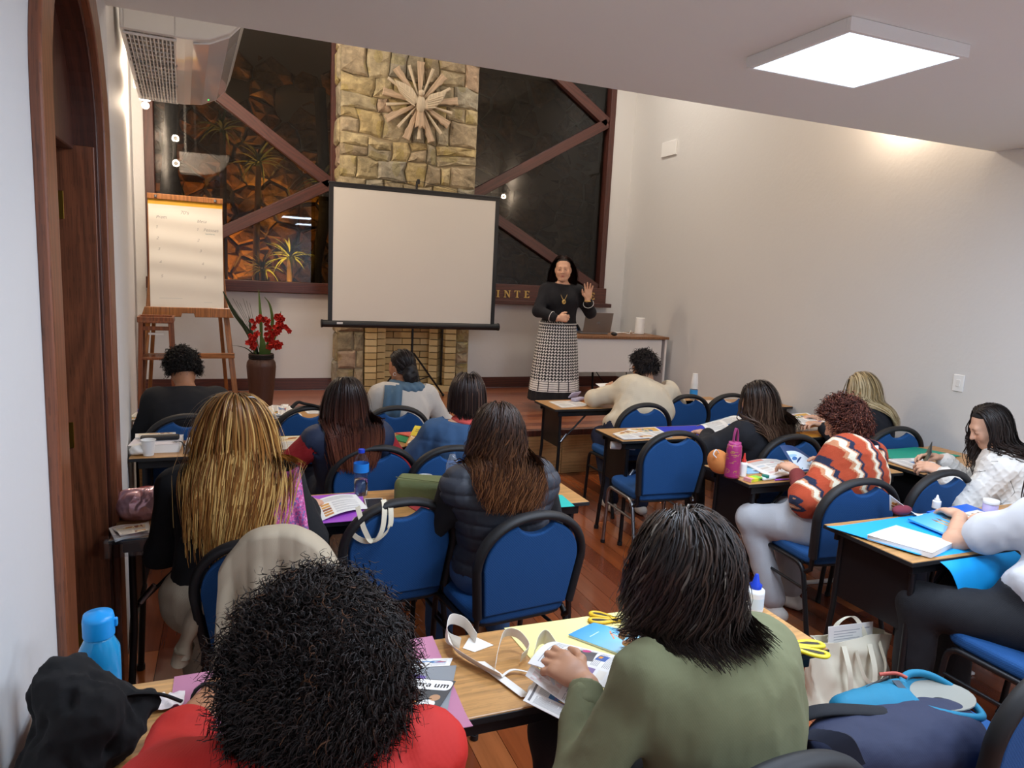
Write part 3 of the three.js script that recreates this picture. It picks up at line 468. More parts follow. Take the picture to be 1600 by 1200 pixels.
// the back top stands .25 m behind the seat centre
chairAt(.62, -2.94, .1);
chairAt(1.08, -2.66, .12, 'blue chair of the person in the quilted grey vest');
chairAt(.17, -2.62, -.3, 'blue chair with the beige jacket hung over its back');
chairAt(1.11, -3.76, .0, 'blue chair behind the person in the denim jacket');
chairAt(.69, -3.84, .05, 'blue chair of the person in the navy vest with red sleeves');
chairAt(1.05, -4.91, 0, 'blue chair of the person with the blue scarf');
chairAt(.47, -4.98, .1, 'empty blue chair with a black bag strap hooked on its top');
chairAt(-.26, -4.8, .1, 'blue chair of the person in black beside the side wall');
chairAt(2.96, -4.8, 0, 'blue chair of the person in the cream jumper');
chairAt(3.58, -5.13, 0, 'empty blue chair with the bottle and stacked cups beyond it');
chairAt(4.05, -5.14, -.05, 'empty blue chair next to the long wavy brown hair');
chairAt(3.36, -3.66, -.06, 'blue chair of the person in the black jacket with long brown hair');
chairAt(2.95, -2.74, -.1, 'blue chair of the person in the zigzag jumper');
chairAt(3.55, -2.77, .0, 'empty blue chair beside the person in the white lace top');
chairAt(4.03, -2.50, .05, 'blue chair of the person in the white lace top');
chairAt(4.38, -3.74, -.1, 'blue chair of the blonde person with glasses');
chairAt(2.90, -1.6, 0, 'blue chair of the person in the white T-shirt');
chairAt(2.02, -1.28, .05, 'blue chair with the teal backpack lying on its seat');
chairAt(1.02, -1.19, 0, 'blue chair of the person in the olive jumper');
chairAt(.14, -.98, 0, 'blue chair of the person with the big dark afro');
chairAt(3.95, -7.9, Math.PI, 'blue chair behind the stage desk and its laptop'); CHAIRS[CHAIRS.length - 1].position.y = PH;
chairAt(2.62, -3.88, -.06, '', silverChair);

{ // desk on the stage
  const t = thing('stage_desk', 'white desk with a brown wooden top on the stage beside the white wall', 'desk', [4.12, PH, -7.35]); const w = 1.36;
  part('desktop', box(w, .03, .66, 0, .755, 0, .004), wood(0x9a6a45, .45, {}, true), t);
  part('modesty_panel', box(w - .1, .38, .018, -.02, .545, .28, .002), M.white, t); for (const s of [-1, 1]) part('side_panel', box(.03, .74, .6, s * (w / 2 - .02), .37, 0, .003), M.white, t);
}
{ const t = thing('laptop', 'grey laptop with its lid towards the room on the stage desk', 'laptop', [3.93, PH + .772, -7.35], .0); part('base', box(.36, .016, .24, 0, .008, -.03, .005), M.steel, t);
  const l = part('lid', boxUV(new RoundedBoxGeometry(.36, .24, .008, 2, .004)), std(0x8b817a, .4, { metalness: .6 }), t); l.position.set(.02, .135, .13); l.rotation.x = .22; l.rotation.z = 0; part('logo', extrude([[-.02, -.012], [.02, -.012], [.02, .012], [-.02, .012]], .0006), M.steel, l).position.set(0, 0, .0042); part('keyboard', box(.3, .002, .1, 0, .017, -.04, 0), M.black, t); }
{ const t = thing('router', 'white upright cylinder router on the stage desk beside the wall', 'router', [4.62, PH + .771, -7.4]); part('body', lathe([[0, 0], [.055, 0], [.058, .01], [.056, .19], [.05, .198], [0, .198]], 28), M.plastic, t); part('top_vent', lathe([[0, .198], [.045, .198], [.045, .2], [0, .2]], 24), std(0xbdbdbd, .6), t); }
solo('cable', join([tube(spline([[0, .008, 0], [.06, .02, .04], [.12, .008, -.02], [.05, .015, -.05], [.0, .01, .02], [.1, .02, .05], [.2, .006, .03]], 40), .005, 6), tube(spline([[.2, .006, .03], [.24, .04, .0], [.28, .008, -.03], [.35, .006, -.05]], 20), .004, 6)]), M.plastic, 'white coiled cable between the laptop and the router', 'cable', [4.24, PH + .772, -7.36]);
solo('computer_mouse', ball(.05, 0, .02, 0, .65, .42, 1), M.black, 'black mouse at the foot of the laptop lid', 'mouse', [4.1, PH + .771, -7.1]);
solo('power_cord', tube(spline([[4.2, PH + .75, -7.7], [4.15, PH + .4, -7.68], [4.3, PH + .1, -7.5], [4.42, PH + .012, -7.3], [4.6, PH + .3, -7.6], [4.62, PH + .75, -7.72]], 40), .006, 6), M.black, 'black power cord looping under the stage desk', 'cord');
{ // tripod projection screen
  const t = thing('projection_screen', 'white tripod projection screen with black borders in front of the chimney', 'projection screen', [1.86, PH, -7.5]);
  const W = 1.83, y0 = .83, y1 = 2.22; const tilt = .02;
  part('screen_sheet', clean(new THREE.BoxGeometry(W - .09, y1 - y0 - .03, .003)).translate(0, (y0 + y1) / 2, 0), std(0xdedad2, .75), t);
  part('border', join([box(.045, y1 - y0, .006, -W / 2 + .022, (y0 + y1) / 2, 0, 0), box(.045, y1 - y0, .006, W / 2 - .022, (y0 + y1) / 2, 0, 0), box(W, .035, .008, 0, y1 - .012, 0, .002)]), M.black, t);
  part('top_bar', box(W + .02, .02, .02, 0, y1 + .012, -.004, .005), M.black, t);
  const h = part('roller_housing', tube([[-W / 2 - .05, .81, -.02], [W / 2 + .05, .81, -.02]], .038, 16), M.black, t); part('end_cap', join([tube([[-W / 2 - .065, .81, -.02], [-W / 2 - .05, .81, -.02]], .042, 16), tube([[W / 2 + .05, .81, -.02], [W / 2 + .065, .81, -.02]], .042, 16)]), M.rubber, h); part('logo', box(.06, .02, .002, -W / 2 + .12, .82, .018, 0), std(0xd8d8d8, .4), h);
  part('pole', join([tube([[0, .12, -.075], [0, 2.3, -.075]], .0125, 10), tube(roundPath([[0, 2.28, -.075], [0, 2.33, -.075], [0, 2.33, -.01]], .02), .01, 8)]), M.blackMetal, t);
  part('hook', box(.03, .05, .03, 0, 2.32, -.005, .006), M.black, t); part('hanging_wire', join([tube(spline([[-.55, 2.23, 0], [-.2, 2.3, 0], [0, 2.325, 0]], 10), .0025, 5), tube(spline([[.6, 2.23, 0], [.25, 2.29, 0], [0, 2.325, 0]], 10), .0025, 5)]), M.black, t);
  for (const a of [-2.5, -.35, 1.4]) { const c = Math.cos(a), s = Math.sin(a); const l = part('leg', tube([[c * .02, .5, s * .02 - .075], [c * .42, .015, s * .3 - .06]], .011, 8), M.blackMetal, t); part('foot', ball(.016, c * .42, .014, s * .3 - .06), M.rubber, l); part('strut', tube([[0, .17, -.075], [c * .24, .235, s * .18 - .07]], .007, 6), M.blackMetal, l); }
}
const flipTex = canvasTex(512, 784, (x, w, h) => {
  x.fillStyle = '#f1efea'; x.fillRect(0, 0, w, h); x.strokeStyle = 'rgba(70,72,80,.55)'; x.fillStyle = 'rgba(70,72,82,.6)'; x.font = 'italic 34px sans-serif';
  x.fillText("70's", 215, 62); x.font = 'italic 30px sans-serif'; x.fillText('Prem', 50, 105); x.fillText('Meta', 330, 118); x.fillText('1', 45, 180); x.fillText('1', 325, 180); x.fillText('Pessoas', 375, 180); x.fillStyle = 'rgba(40,90,110,.7)'; x.font = '15px sans-serif'; x.fillText('familiares', 390, 205);
  x.fillStyle = 'rgba(80,82,92,.5)'; x.font = 'italic 28px sans-serif'; [['2', 262], ['3', 342], ['4', 440], ['5', 545]].forEach(([c, y], i) => { x.fillText(c, 50 + i * 8, y); x.fillText(c, 330 + i * 14, y); });
  x.fillStyle = 'rgba(90,120,150,.25)'; x.fillRect(60, 700, 160, 3); x.fillRect(370, 725, 60, 3);
});
{ // flip chart easel
  const t = thing('flip_chart', 'wooden flip chart easel holding a large white paper pad with faint writing', 'flip chart', [-.36, PH, -7.32], .06);
  const y0 = .96, y1 = 1.94, tl = .09;
  const f = (x, y) => [x, y, -(y - .9) * tl];
  for (const s of [-1, 1]) { part('leg', bar([s * .415, 0, .08], [s * .235, 1.95, -.145], .05, .035, .004, V(0, 0, 1)), M.easel, t); part('rear_leg', bar([s * .36, 0, -.45], [s * .24, 1.5, -.14], .035, .03, .004, V(0, 0, 1)), M.easel, t); }
  part('board', bar(f(0, .93), f(0, 1.95), .64, .012, .002, V(0, 0, 1)).translate(0, 0, -.015), M.easel, t);
  part('rail', bar([-.4, .5, .075], [.4, .5, .075], .05, .03, .004, V(0, 0, 1)), M.easel, t);
  const tr = extrude([[-.39, 0], [-.06, 0], [-.05, .035], [.05, .035], [.06, 0], [.4, 0], [.36, .09], [-.36, .09]], .03, .004); part('tray', boxUV(tr).translate(0, .86, .01), M.easel, t);
  part('clamp', box(.64, .05, .035, 0, 1.95, -.075, .006), M.easel, t); for (const s of [-1, 1]) part('clamp_knob', cyl(.012, .012, .02, s * .25, 1.95, -.05, 12).rotateX(0), M.steel, t);
  part('pad_binding', bar(f(0, 1.86), f(0, 1.935), .63, .012, .002, V(0, 0, 1)).translate(0, 0, .004), std(0xd9a520, .5), t);
  const pad = sheet((u, v) => { const y = lerp(y0 - .03, y1 - .06, v), x = (u - .5) * .625; return [x, y, -(y - .9) * tl + .012 + .004 * Math.sin(v * 30 + u * 2) * (v > .3 ? 1 : .5) + (1 - v) * .012]; }, 8, 40, .006);
  part('paper_pad', pad, std(0xe6e4e0, .7, { map: flipTex }), t);
}
{ // tall wooden plant stand
  const t = thing('plant_stand', 'narrow wooden stand with three shelves in the corner beside the flip chart', 'stand', [-.6, PH, -7.0], .03); const w = .27, d = .3, h = .885;
  for (const sx of [-1, 1]) for (const sz of [-1, 1]) part('leg', bar([sx * (w / 2 + .005), 0, sz * d / 2], [sx * (w / 2 - .02), h - .02, sz * (d / 2 - .02)], .035, .035, .004), M.stool, t);
  const top = part('top_tray', box(w, .02, d, 0, h - .045, 0, .004), M.stool, t); part('rim', join([box(w + .01, .05, .018, 0, h - .025, d / 2 - .01, .004), box(w + .01, .05, .018, 0, h - .025, -d / 2 + .01, .004), box(.018, .05, d - .03, w / 2, h - .025, 0, .004), box(.018, .05, d - .03, -w / 2, h - .025, 0, .004)]), M.stool, top);
  for (const y of [.52, .2]) part('shelf', box(w, .022, d - .01, 0, y, 0, .004), M.stool, t); part('rail', box(w - .02, .035, .018, 0, h - .1, d / 2 - .02, .003), M.stool, t); part('bracket', box(.12, .018, .018, 0, h - .15, d / 2 - .05, .001), M.white, t);
}
{ // tall jar with red flowers
  const t = thing('flower_vase', 'tall dark brown jar holding red orchids and long leaves on the stage', 'vase', [.28, PH, -7.1]);
  part('jar', lathe([[0, 0], [.092, 0], [.098, .01], [.105, .1], [.118, .22], [.128, .34], [.134, .42], [.13, .46], [.112, .49], [.104, .497], [.106, .505], [.112, .52], [.11, .545], [.098, .545], [.094, .5], [.09, .1], [0, .09]], 36), phys(0x4a2e22, .45, { bumpMap: rep(stoneB, 4, 2), bumpScale: .003 }), t);
  part('rope_band', join([0, 1, 2].map(k => clean(new THREE.TorusGeometry(.109, .008, 6, 36)).rotateX(Math.PI / 2).translate(0, .503 + k * .014, 0))), std(0x1b1512, .8), t);
  const red = phys(0xc2281c, .55, { sheen: .2 }), green = phys(0x4e6b2c, .55), dkg = phys(0x2c3d24, .55);
  const petal = sheet((u, v) => { const w = .017 * Math.sin(Math.PI * (.1 + .9 * v) ** .8); return [(u - .5) * 2 * w, .034 * v, .012 * v * v + Math.abs(u - .5) * .008]; }, 2, 4, .001);
  const fg = join([0, 1, 2, 3, 4].map(k => petal.clone().rotateX(.5).rotateZ(k * 1.2566)).concat([ball(.006, 0, 0, .008, 1, 1, 1, 6)]));
  for (const st of [[[0, .5, .02], [-.04, .68, .05], [-.06, .82, .06], [-.01, .89, .05], [.05, .84, .05], [.06, .74, .05]], [[.03, .5, .0], [.05, .62, .03], [.12, .74, .04], [.19, .83, .03], [.24, .76, .03]], [[.02, .5, .03], [.06, .6, .06], [.13, .66, .08], [.16, .6, .09]], [[-.02, .5, .04], [-.08, .6, .09], [-.09, .68, .09], [-.05, .73, .1]], [[.04, .5, .0], [.1, .66, .0], [.16, .86, .02], [.17, .9, .02]]]) {
    const p = spline(st, 20); const s = part('flower_stem', tube(p, .004, 6), green, t);
    for (let k = 7; k <= 20; k += 1) for (let q = 0; q < (k % 2 ? 2 : 1); q++) { const f = part('flower', fg, red, s); f.position.copy(p[k]).add(V(rr(-.022, .022), rr(-.02, .02), rr(0, .028))); f.rotation.set(rr(-.6, .6), rr(-.8, .8), rr(0, 6)); f.scale.setScalar(rr(.85, 1.25)); }
  }
  const leaf = (pts, w, m) => part('leaf', strap(spline(pts, 10), w, (v) => V(1, .1, .3).multiplyScalar(Math.sin(Math.PI * (.12 + .86 * v)) ** .7), .002), m, t);
  leaf([[-.02, .5, 0], [-.12, .75, .02], [-.24, .93, .04], [-.33, 1.12, .06]], .045, dkg); leaf([[0, .5, -.03], [0, .8, -.03], [-.02, 1.15, -.02]], .028, green); leaf([[.02, .5, -.02], [.1, .8, -.02], [.08, 1.0, 0], [.03, 1.08, .02]], .03, green); leaf([[.05, .5, -.02], [.14, .75, -.02], [.18, .95, -.02]], .026, green);
  leaf([[-.02, .5, 0], [-.08, .7, .04], [-.11, .9, .04]], .03, dkg); leaf([[-.04, .5, .03], [-.1, .7, .05], [-.15, .82, .05]], .028, dkg); leaf([[0, .5, .05], [.01, .62, .08], [.0, .72, .08]], .06, green); leaf([[.04, .5, .05], [.06, .58, .08], [.07, .66, .08]], .05, green); leaf([[-.05, .52, .03], [-.14, .6, .06], [-.26, .63, .08]], .014, dkg);
  part('twig', join([0, 1, 2, 3, 4, 5, 6].map(k => tube(spline([[-.02, .5, 0], [-.06 - k * .012, .8, 0], [-.1 - k * .03, 1.02 + .02 * (k % 3), .01 * k]], 8), .0016, 4))), dkg, t);
}
// ------------------------------------------------------------------ signed-distance bodies, meshed by surface nets
class SDF {
  constructor() { this.q = []; }
  cap(a, b, ra, rb = ra, k = .03, nrm = null, fl = 1) { const d = b.clone().sub(a); this.q.push({ t: 0, ax: a.x, ay: a.y, az: a.z, dx: d.x, dy: d.y, dz: d.z, l2: d.lengthSq() || 1e-9, ra, dr: rb - ra, k, n: nrm, fl: 1 / fl - 1 }); return this; }
  ell(c, r, k = .04, f = null) { this.q.push({ t: 1, c, r, k, f: f || [V(1, 0, 0), V(0, 1, 0), V(0, 0, 1)] }); return this; }
  cut(c, r, k = .01) { this.q.push({ t: 2, c, r, k }); return this; }
  at(x, y, z) {
    let D = 1e3;
    for (const o of this.q) {
      let d;
      if (o.t === 0) {
        let px = x - o.ax, py = y - o.ay, pz = z - o.az; const t = clamp((px * o.dx + py * o.dy + pz * o.dz) / o.l2, 0, 1);
        px -= o.dx * t; py -= o.dy * t; pz -= o.dz * t;
        if (o.n) { const c = (px * o.n.x + py * o.n.y + pz * o.n.z) * o.fl; px += o.n.x * c; py += o.n.y * c; pz += o.n.z * c; }
        d = Math.sqrt(px * px + py * py + pz * pz) - o.ra - o.dr * t;
      } else if (o.t === 1) {
        const px = x - o.c.x, py = y - o.c.y, pz = z - o.c.z, [X, Y, Z] = o.f, r = o.r;
        const a = (px * X.x + py * X.y + pz * X.z) / r[0], b = (px * Y.x + py * Y.y + pz * Y.z) / r[1], c = (px * Z.x + py * Z.y + pz * Z.z) / r[2];
        const k0 = Math.sqrt(a * a + b * b + c * c), A = a / r[0], B = b / r[1], C = c / r[2], k1 = Math.sqrt(A * A + B * B + C * C); d = k1 < 1e-6 ? -Math.min(...r) : k0 * (k0 - 1) / k1;
      } else { d = Math.hypot(x - o.c.x, y - o.c.y, z - o.c.z) - o.r; const h = clamp(.5 - .5 * (d + D) / o.k, 0, 1); D = lerp(D, -d, h) + o.k * h * (1 - h); continue; }
      if (D > 900) D = d; else { const h = Math.max(o.k - Math.abs(D - d), 0) / o.k; D = Math.min(D, d) - h * h * o.k * .25; }
    }
    return D;
  }
  grad(x, y, z, o) { const e = .004; o.set(this.at(x + e, y, z) - this.at(x - e, y, z), this.at(x, y + e, z) - this.at(x, y - e, z), this.at(x, y, z + e) - this.at(x, y, z - e)); return o.normalize(); }
}
function nets(f, lo, hi, h, org, colF) {
  const n = [0, 1, 2].map(i => Math.max(2, Math.ceil((hi[i] - lo[i]) / h) + 1)), [nx, ny, nz] = n, B = 6, val = new Float32Array(nx * ny * nz), rad = B * h * .87;
  for (let bk = 0; bk < nz; bk += B) for (let bj = 0; bj < ny; bj += B) for (let bi = 0; bi < nx; bi += B) {
    const c = f(lo[0] + (bi + B / 2) * h, lo[1] + (bj + B / 2) * h, lo[2] + (bk + B / 2) * h), skip = Math.abs(c) > rad * 1.6 + .012;
    for (let k = bk; k < Math.min(nz, bk + B); k++) for (let j = bj; j < Math.min(ny, bj + B); j++) for (let i = bi; i < Math.min(nx, bi + B); i++) val[(k * ny + j) * nx + i] = skip ? c : f(lo[0] + i * h, lo[1] + j * h, lo[2] + k * h);
  }
  const id = new Int32Array(nx * ny * nz).fill(-1), pos = [], idx = [], o = [0, 1, nx, nx + 1, nx * ny, nx * ny + 1, nx * ny + nx, nx * ny + nx + 1];
  const E = [[0, 1], [2, 3], [4, 5], [6, 7], [0, 2], [1, 3], [4, 6], [5, 7], [0, 4], [1, 5], [2, 6], [3, 7]];
  for (let k = 0; k < nz - 1; k++) for (let j = 0; j < ny - 1; j++) for (let i = 0; i < nx - 1; i++) {
    const b = (k * ny + j) * nx + i; let m = 0; for (let q = 0; q < 8; q++) if (val[b + o[q]] < 0) m++; if (m === 0 || m === 8) continue;
    let x = 0, y = 0, z = 0, c = 0; for (const [p, q] of E) { const u = val[b + o[p]], v = val[b + o[q]]; if ((u < 0) === (v < 0)) continue; const t = u / (u - v); x += (p & 1) + t * ((q & 1) - (p & 1)); y += (p >> 1 & 1) + t * ((q >> 1 & 1) - (p >> 1 & 1)); z += (p >> 2) + t * ((q >> 2) - (p >> 2)); c++; }
    id[b] = pos.length / 3; pos.push(lo[0] + (i + x / c) * h - org[0], lo[1] + (j + y / c) * h - org[1], lo[2] + (k + z / c) * h - org[2]);
  }
  const S = [1, nx, nx * ny];
  for (let k = 1; k < nz - 1; k++) for (let j = 1; j < ny - 1; j++) for (let i = 1; i < nx - 1; i++) {
    const b = (k * ny + j) * nx + i, s0 = val[b] < 0;
    for (let a = 0; a < 3; a++) { if (s0 === (val[b + S[a]] < 0)) continue; const u = S[(a + 1) % 3], v = S[(a + 2) % 3], A = id[b - u - v], P = id[b - v], C = id[b], D = id[b - u]; if (A < 0 || P < 0 || C < 0 || D < 0) continue; s0 ? idx.push(A, P, C, A, C, D) : idx.push(A, C, P, A, D, C); }
  }
  const g = geoOf(pos, idx); const q = pos.length / 3, uv = g.attributes.uv;
  for (let i = 0; i < q; i++) uv.setXY(i, (pos[i * 3] + pos[i * 3 + 2] * .7) * 1.0, pos[i * 3 + 1]);
  if (colF) { const c = new Float32Array(q * 3); for (let i = 0; i < q; i++) { const r = colF(pos[i * 3] + org[0], pos[i * 3 + 1] + org[1], pos[i * 3 + 2] + org[2]); c[i * 3] = r[0]; c[i * 3 + 1] = r[1]; c[i * 3 + 2] = r[2]; } g.setAttribute('color', new THREE.BufferAttribute(c, 3)); }
  return g;
}
function joinC(list) { for (const g of list) if (!g.attributes.color) { g.setAttribute('color', new THREE.BufferAttribute(new Float32Array(g.attributes.position.count * 3).fill(1), 3)); } return mergeGeometries(list, false); }
const skinMat = new THREE.MeshPhysicalMaterial({ color: 0xffffff, vertexColors: true, roughness: .52, sheen: .15, sheenRoughness: .5 });
const mixc = (a, b, t) => [lerp(a[0], b[0], t), lerp(a[1], b[1], t), lerp(a[2], b[2], t)];
function ik(S, W, a, b, pole) { const d = W.clone().sub(S); let L = d.length(); const mx = (a + b) * .998; if (L > mx) { W.copy(S).addScaledVector(d, mx / L); d.setLength(mx); L = mx; } const D = d.clone().normalize(), x = (a * a - b * b + L * L) / (2 * L), y = Math.sqrt(Math.max(0, a * a - x * x)); const p = pole.clone().addScaledVector(D, -pole.dot(D)).normalize(); return S.clone().addScaledVector(D, x).addScaledVector(p, y); }
function addHand(s, W, d, n, left, curl = .5, q = 1, splay = .12, thumbIn = .35) {
  const th = left ? d.clone().cross(n) : n.clone().cross(d); const P = (a, b, c) => W.clone().addScaledVector(d, a * q).addScaledVector(th, b * q).addScaledVector(n, c * q);
  s.cap(P(-.01, 0, 0), P(.045, .002, 0), .027 * q, .036 * q, .02, n, .55); s.cap(P(.045, .016, 0), P(.082, .024, -.001), .023 * q, .0175 * q, .018, n, .72); s.cap(P(.045, -.014, 0), P(.078, -.022, -.001), .022 * q, .0165 * q, .018, n, .72);
  [[.029, .094, .070], [.0095, .099, .078], [-.0105, .095, .072], [-.029, .086, .056]].forEach(([o, k, L], i) => {
    let p = P(k - .012, o, 0), a = curl * (.55 + .1 * i); const lat = o / .029 * splay;
    for (let j = 0; j < 3; j++) { const f = [.45, .3, .25][j] * L * q, D = d.clone().multiplyScalar(Math.cos(a)).addScaledVector(n, -Math.sin(a)).addScaledVector(th, lat).normalize(), e = p.clone().addScaledVector(D, f + (j === 0 ? .014 * q : 0)); const r = [.0092, .0084, .0076][j] * q; s.cap(p, e, r, r * .93, j ? .006 : .012); p = e; a += curl * [1.0, .75, 0][j]; }
  });
  let p = P(.022, .026, -.006); [[.042, .7], [.032, .35], [.026, .15]].forEach(([L, o], j) => { const D = d.clone().multiplyScalar(.75 + j * .08).addScaledVector(th, o).addScaledVector(n, -thumbIn - j * .1).normalize(), e = p.clone().addScaledVector(D, L * q); s.cap(p, e, (.0135 - j * .002) * q, (.0115 - j * .0018) * q, .012); p = e; });
}
// hair: ribbons that start on the scalp, fall over head, neck and clothes
function ribbons(paths, org) {   // paths: {p: [Vector3], n: [Vector3], w: number, c: t => rgb}
  const pos = [], nor = [], col = [], idx = []; const T = V(0, 0, 0), Wd = V(0, 0, 0);
  for (const { p, n, w, c, tip = .25 } of paths) { const m = p.length, base = pos.length / 3;
    for (let i = 0; i < m; i++) { const t = i / (m - 1); T.copy(p[Math.min(m - 1, i + 1)]).sub(p[Math.max(0, i - 1)]).normalize(); Wd.copy(T).cross(n[i]).normalize(); const ww = w * .5 * (t < .12 ? .6 + t * 3.3 : 1) * (t > .6 ? lerp(1, tip, (t - .6) / .4) : 1), k = c(t);
      for (const s of [-1, 1]) { pos.push(p[i].x + Wd.x * ww * s - org[0], p[i].y + Wd.y * ww * s - org[1], p[i].z + Wd.z * ww * s - org[2]); nor.push(n[i].x + Wd.x * .7 * s, n[i].y + Wd.y * .7 * s, n[i].z + Wd.z * .7 * s); col.push(...k); }
      if (i) { const a = base + i * 2; idx.push(a - 2, a - 1, a + 1, a - 2, a + 1, a); } } }
  for (let i = 0; i < nor.length; i += 3) { const l = Math.hypot(nor[i], nor[i + 1], nor[i + 2]) || 1; nor[i] /= l; nor[i + 1] /= l; nor[i + 2] /= l; }
  const g = new THREE.BufferGeometry(); g.setAttribute('position', new THREE.Float32BufferAttribute(pos, 3)); g.setAttribute('normal', new THREE.Float32BufferAttribute(nor, 3)); g.setAttribute('uv', new THREE.Float32BufferAttribute(new Float32Array(pos.length / 3 * 2), 2)); g.setAttribute('color', new THREE.Float32BufferAttribute(col, 3)); g.setIndex(idx); return g;
}
const hairMat = (r = .42) => new THREE.MeshPhysicalMaterial({ color: 0xffffff, vertexColors: true, roughness: r, side: THREE.DoubleSide, specularIntensity: .7 });
const hairStraight = hairMat(.36), hairWavy = hairMat(.42), hairFrizz = hairMat(.6);
function growHair(P, o) {
  const { hc, HF, hs, org, cloth } = P, [R, U, F] = HF, C = hc.clone().addScaledVector(U, .03 * hs).addScaledVector(F, -.012 * hs), rad = [.078 * hs, .097 * hs, .099 * hs];
  const seg = o.seg || 14, paths = [], g = V(0, 0, 0), dn = V(0, -1, 0), mat = o.mat || hairStraight;
  const toL = v => [v.dot(R), v.dot(U), v.dot(F)], BF = P.F, to = o.to ? P.H(...o.to) : null;
  for (let i = 0; i < o.n; i++) {
    let a, b, c; do { const z = rr(-1, 1), t = rr(0, 6.283), s = Math.sqrt(1 - z * z); a = s * Math.cos(t); b = z; c = s * Math.sin(t); } while (!(o.mask ? o.mask(a, b, c) : (c < .2 ? b > -.62 : b > .42 + (c - .2) * .45)));
    const layer = Math.pow(rnd(), .7), lift = 1 + (o.lift ?? .12) * layer, pos = C.clone().addScaledVector(R, a * rad[0] * 1.01).addScaledVector(U, b * rad[1] * 1.01).addScaledVector(F, c * rad[2] * 1.01);
    const out = R.clone().multiplyScalar(a).addScaledVector(U, b).addScaledVector(F, c);
    const side = a + (o.part || 0) > 0 ? 1 : -1, fr = clamp((c + .35) / .7, 0, 1), vel = dn.clone().addScaledVector(R, side * fr * (.18 + .55 * Math.max(0, b)) + rr(-.1, .1)).addScaledVector(F, -(.35 + (o.sweep || 0) + (o.back ?? .8) * Math.max(0, c)) * (o.bangs && c > .3 ? -.4 : 1)); vel.addScaledVector(out, -vel.dot(out) + .14).normalize();
    const L = o.len * rr(o.lenV ?? .82, 1.04) * (o.lenF ? o.lenF(a, b, c) : 1), ds = L / seg, p = [pos.clone()], n = [out.clone()], ph = rr(0, 6.28), ph2 = Math.floor(ph * 1.9) / 1.9, clump = rr(.5, 1.2), endR = rr(-.02, o.rag ?? .05); let hit = 0;
    for (let k = 1; k <= seg; k++) {
      const t = k / seg; vel.lerp(dn, o.grav ?? .22).normalize(); if (o.flip && t > .72) vel.addScaledVector(out.clone().setY(.4), o.flip * (t - .72) * 3).normalize();
      if (to) { const q = to.clone().sub(pos); if (q.length() < .03) vel.lerp(dn, .5).normalize(); else vel.lerp(q.normalize(), .45).normalize(); } if (pos.y < hc.y - .1) vel.addScaledVector(R, -(pos.clone().sub(C).dot(R)) * (o.gather ?? .9)).normalize(); pos.addScaledVector(vel, ds);
      { const lx = pos.clone().sub(C).dot(R), mx = (o.maxR ?? .17) * (.75 + .25 * layer); if (Math.abs(lx) > mx) pos.addScaledVector(R, (Math.sign(lx) * mx - lx) * .8); } let q = pos.clone().sub(C), [x, y, z] = toL(q); const e = Math.hypot(x / (rad[0] * lift), y / (rad[1] * lift), z / (rad[2] * lift));
      if (e < 1) { const s = 1 / Math.max(e, .05); x *= s; y *= s; z *= s; pos.copy(C).addScaledVector(R, x).addScaledVector(U, y).addScaledVector(F, z); }
      const d = cloth ? cloth(pos.x, pos.y, pos.z) : 1, mg = .006 + (o.pad ?? .02) * layer; if (d < mg && o.stop && k > 3 && ++hit > o.stop) break; if (d < mg) { g.set(cloth(pos.x + .01, pos.y, pos.z) - d, cloth(pos.x, pos.y + .01, pos.z) - d, cloth(pos.x, pos.y, pos.z + .01) - d).normalize(); { const gr = g.dot(R); g.addScaledVector(R, -gr * .85); } g.addScaledVector(BF, -.8); g.y *= .25; g.normalize(); pos.addScaledVector(g, (mg - d) * 1.15); vel.addScaledVector(g, -vel.dot(g) * .9 * (vel.dot(g) < 0 ? 1 : 0)).normalize(); }
      const hx = C.clone().addScaledVector(F, .02), N = pos.clone().sub(hx); if (N.y < 0) N.y *= .12; N.normalize();
      const P2 = pos.clone(); if (o.wave) { const s = o.wave * Math.min(1, t * 1.8) * clump, w = t * L * (o.freq || 40) + ph2; const tan = vel.clone().cross(N).normalize(); P2.addScaledVector(tan, Math.sin(w) * s).addScaledVector(N, (Math.cos(w) * .7 + .5) * s); }
      p.push(P2); n.push(N); if (o.endY && P2.y < o.endY + endR && k > 3) break;
    }
    const rs = rnd(), cx = rnd(); paths.push({ p, n, w: (o.w || .006) * rr(.7, 1.3), c: t => o.col(t, rs, cx, a, b, c), tip: o.tip });
  }
  part('hair', ribbons(paths, org), mat, P.root, o.label);
}
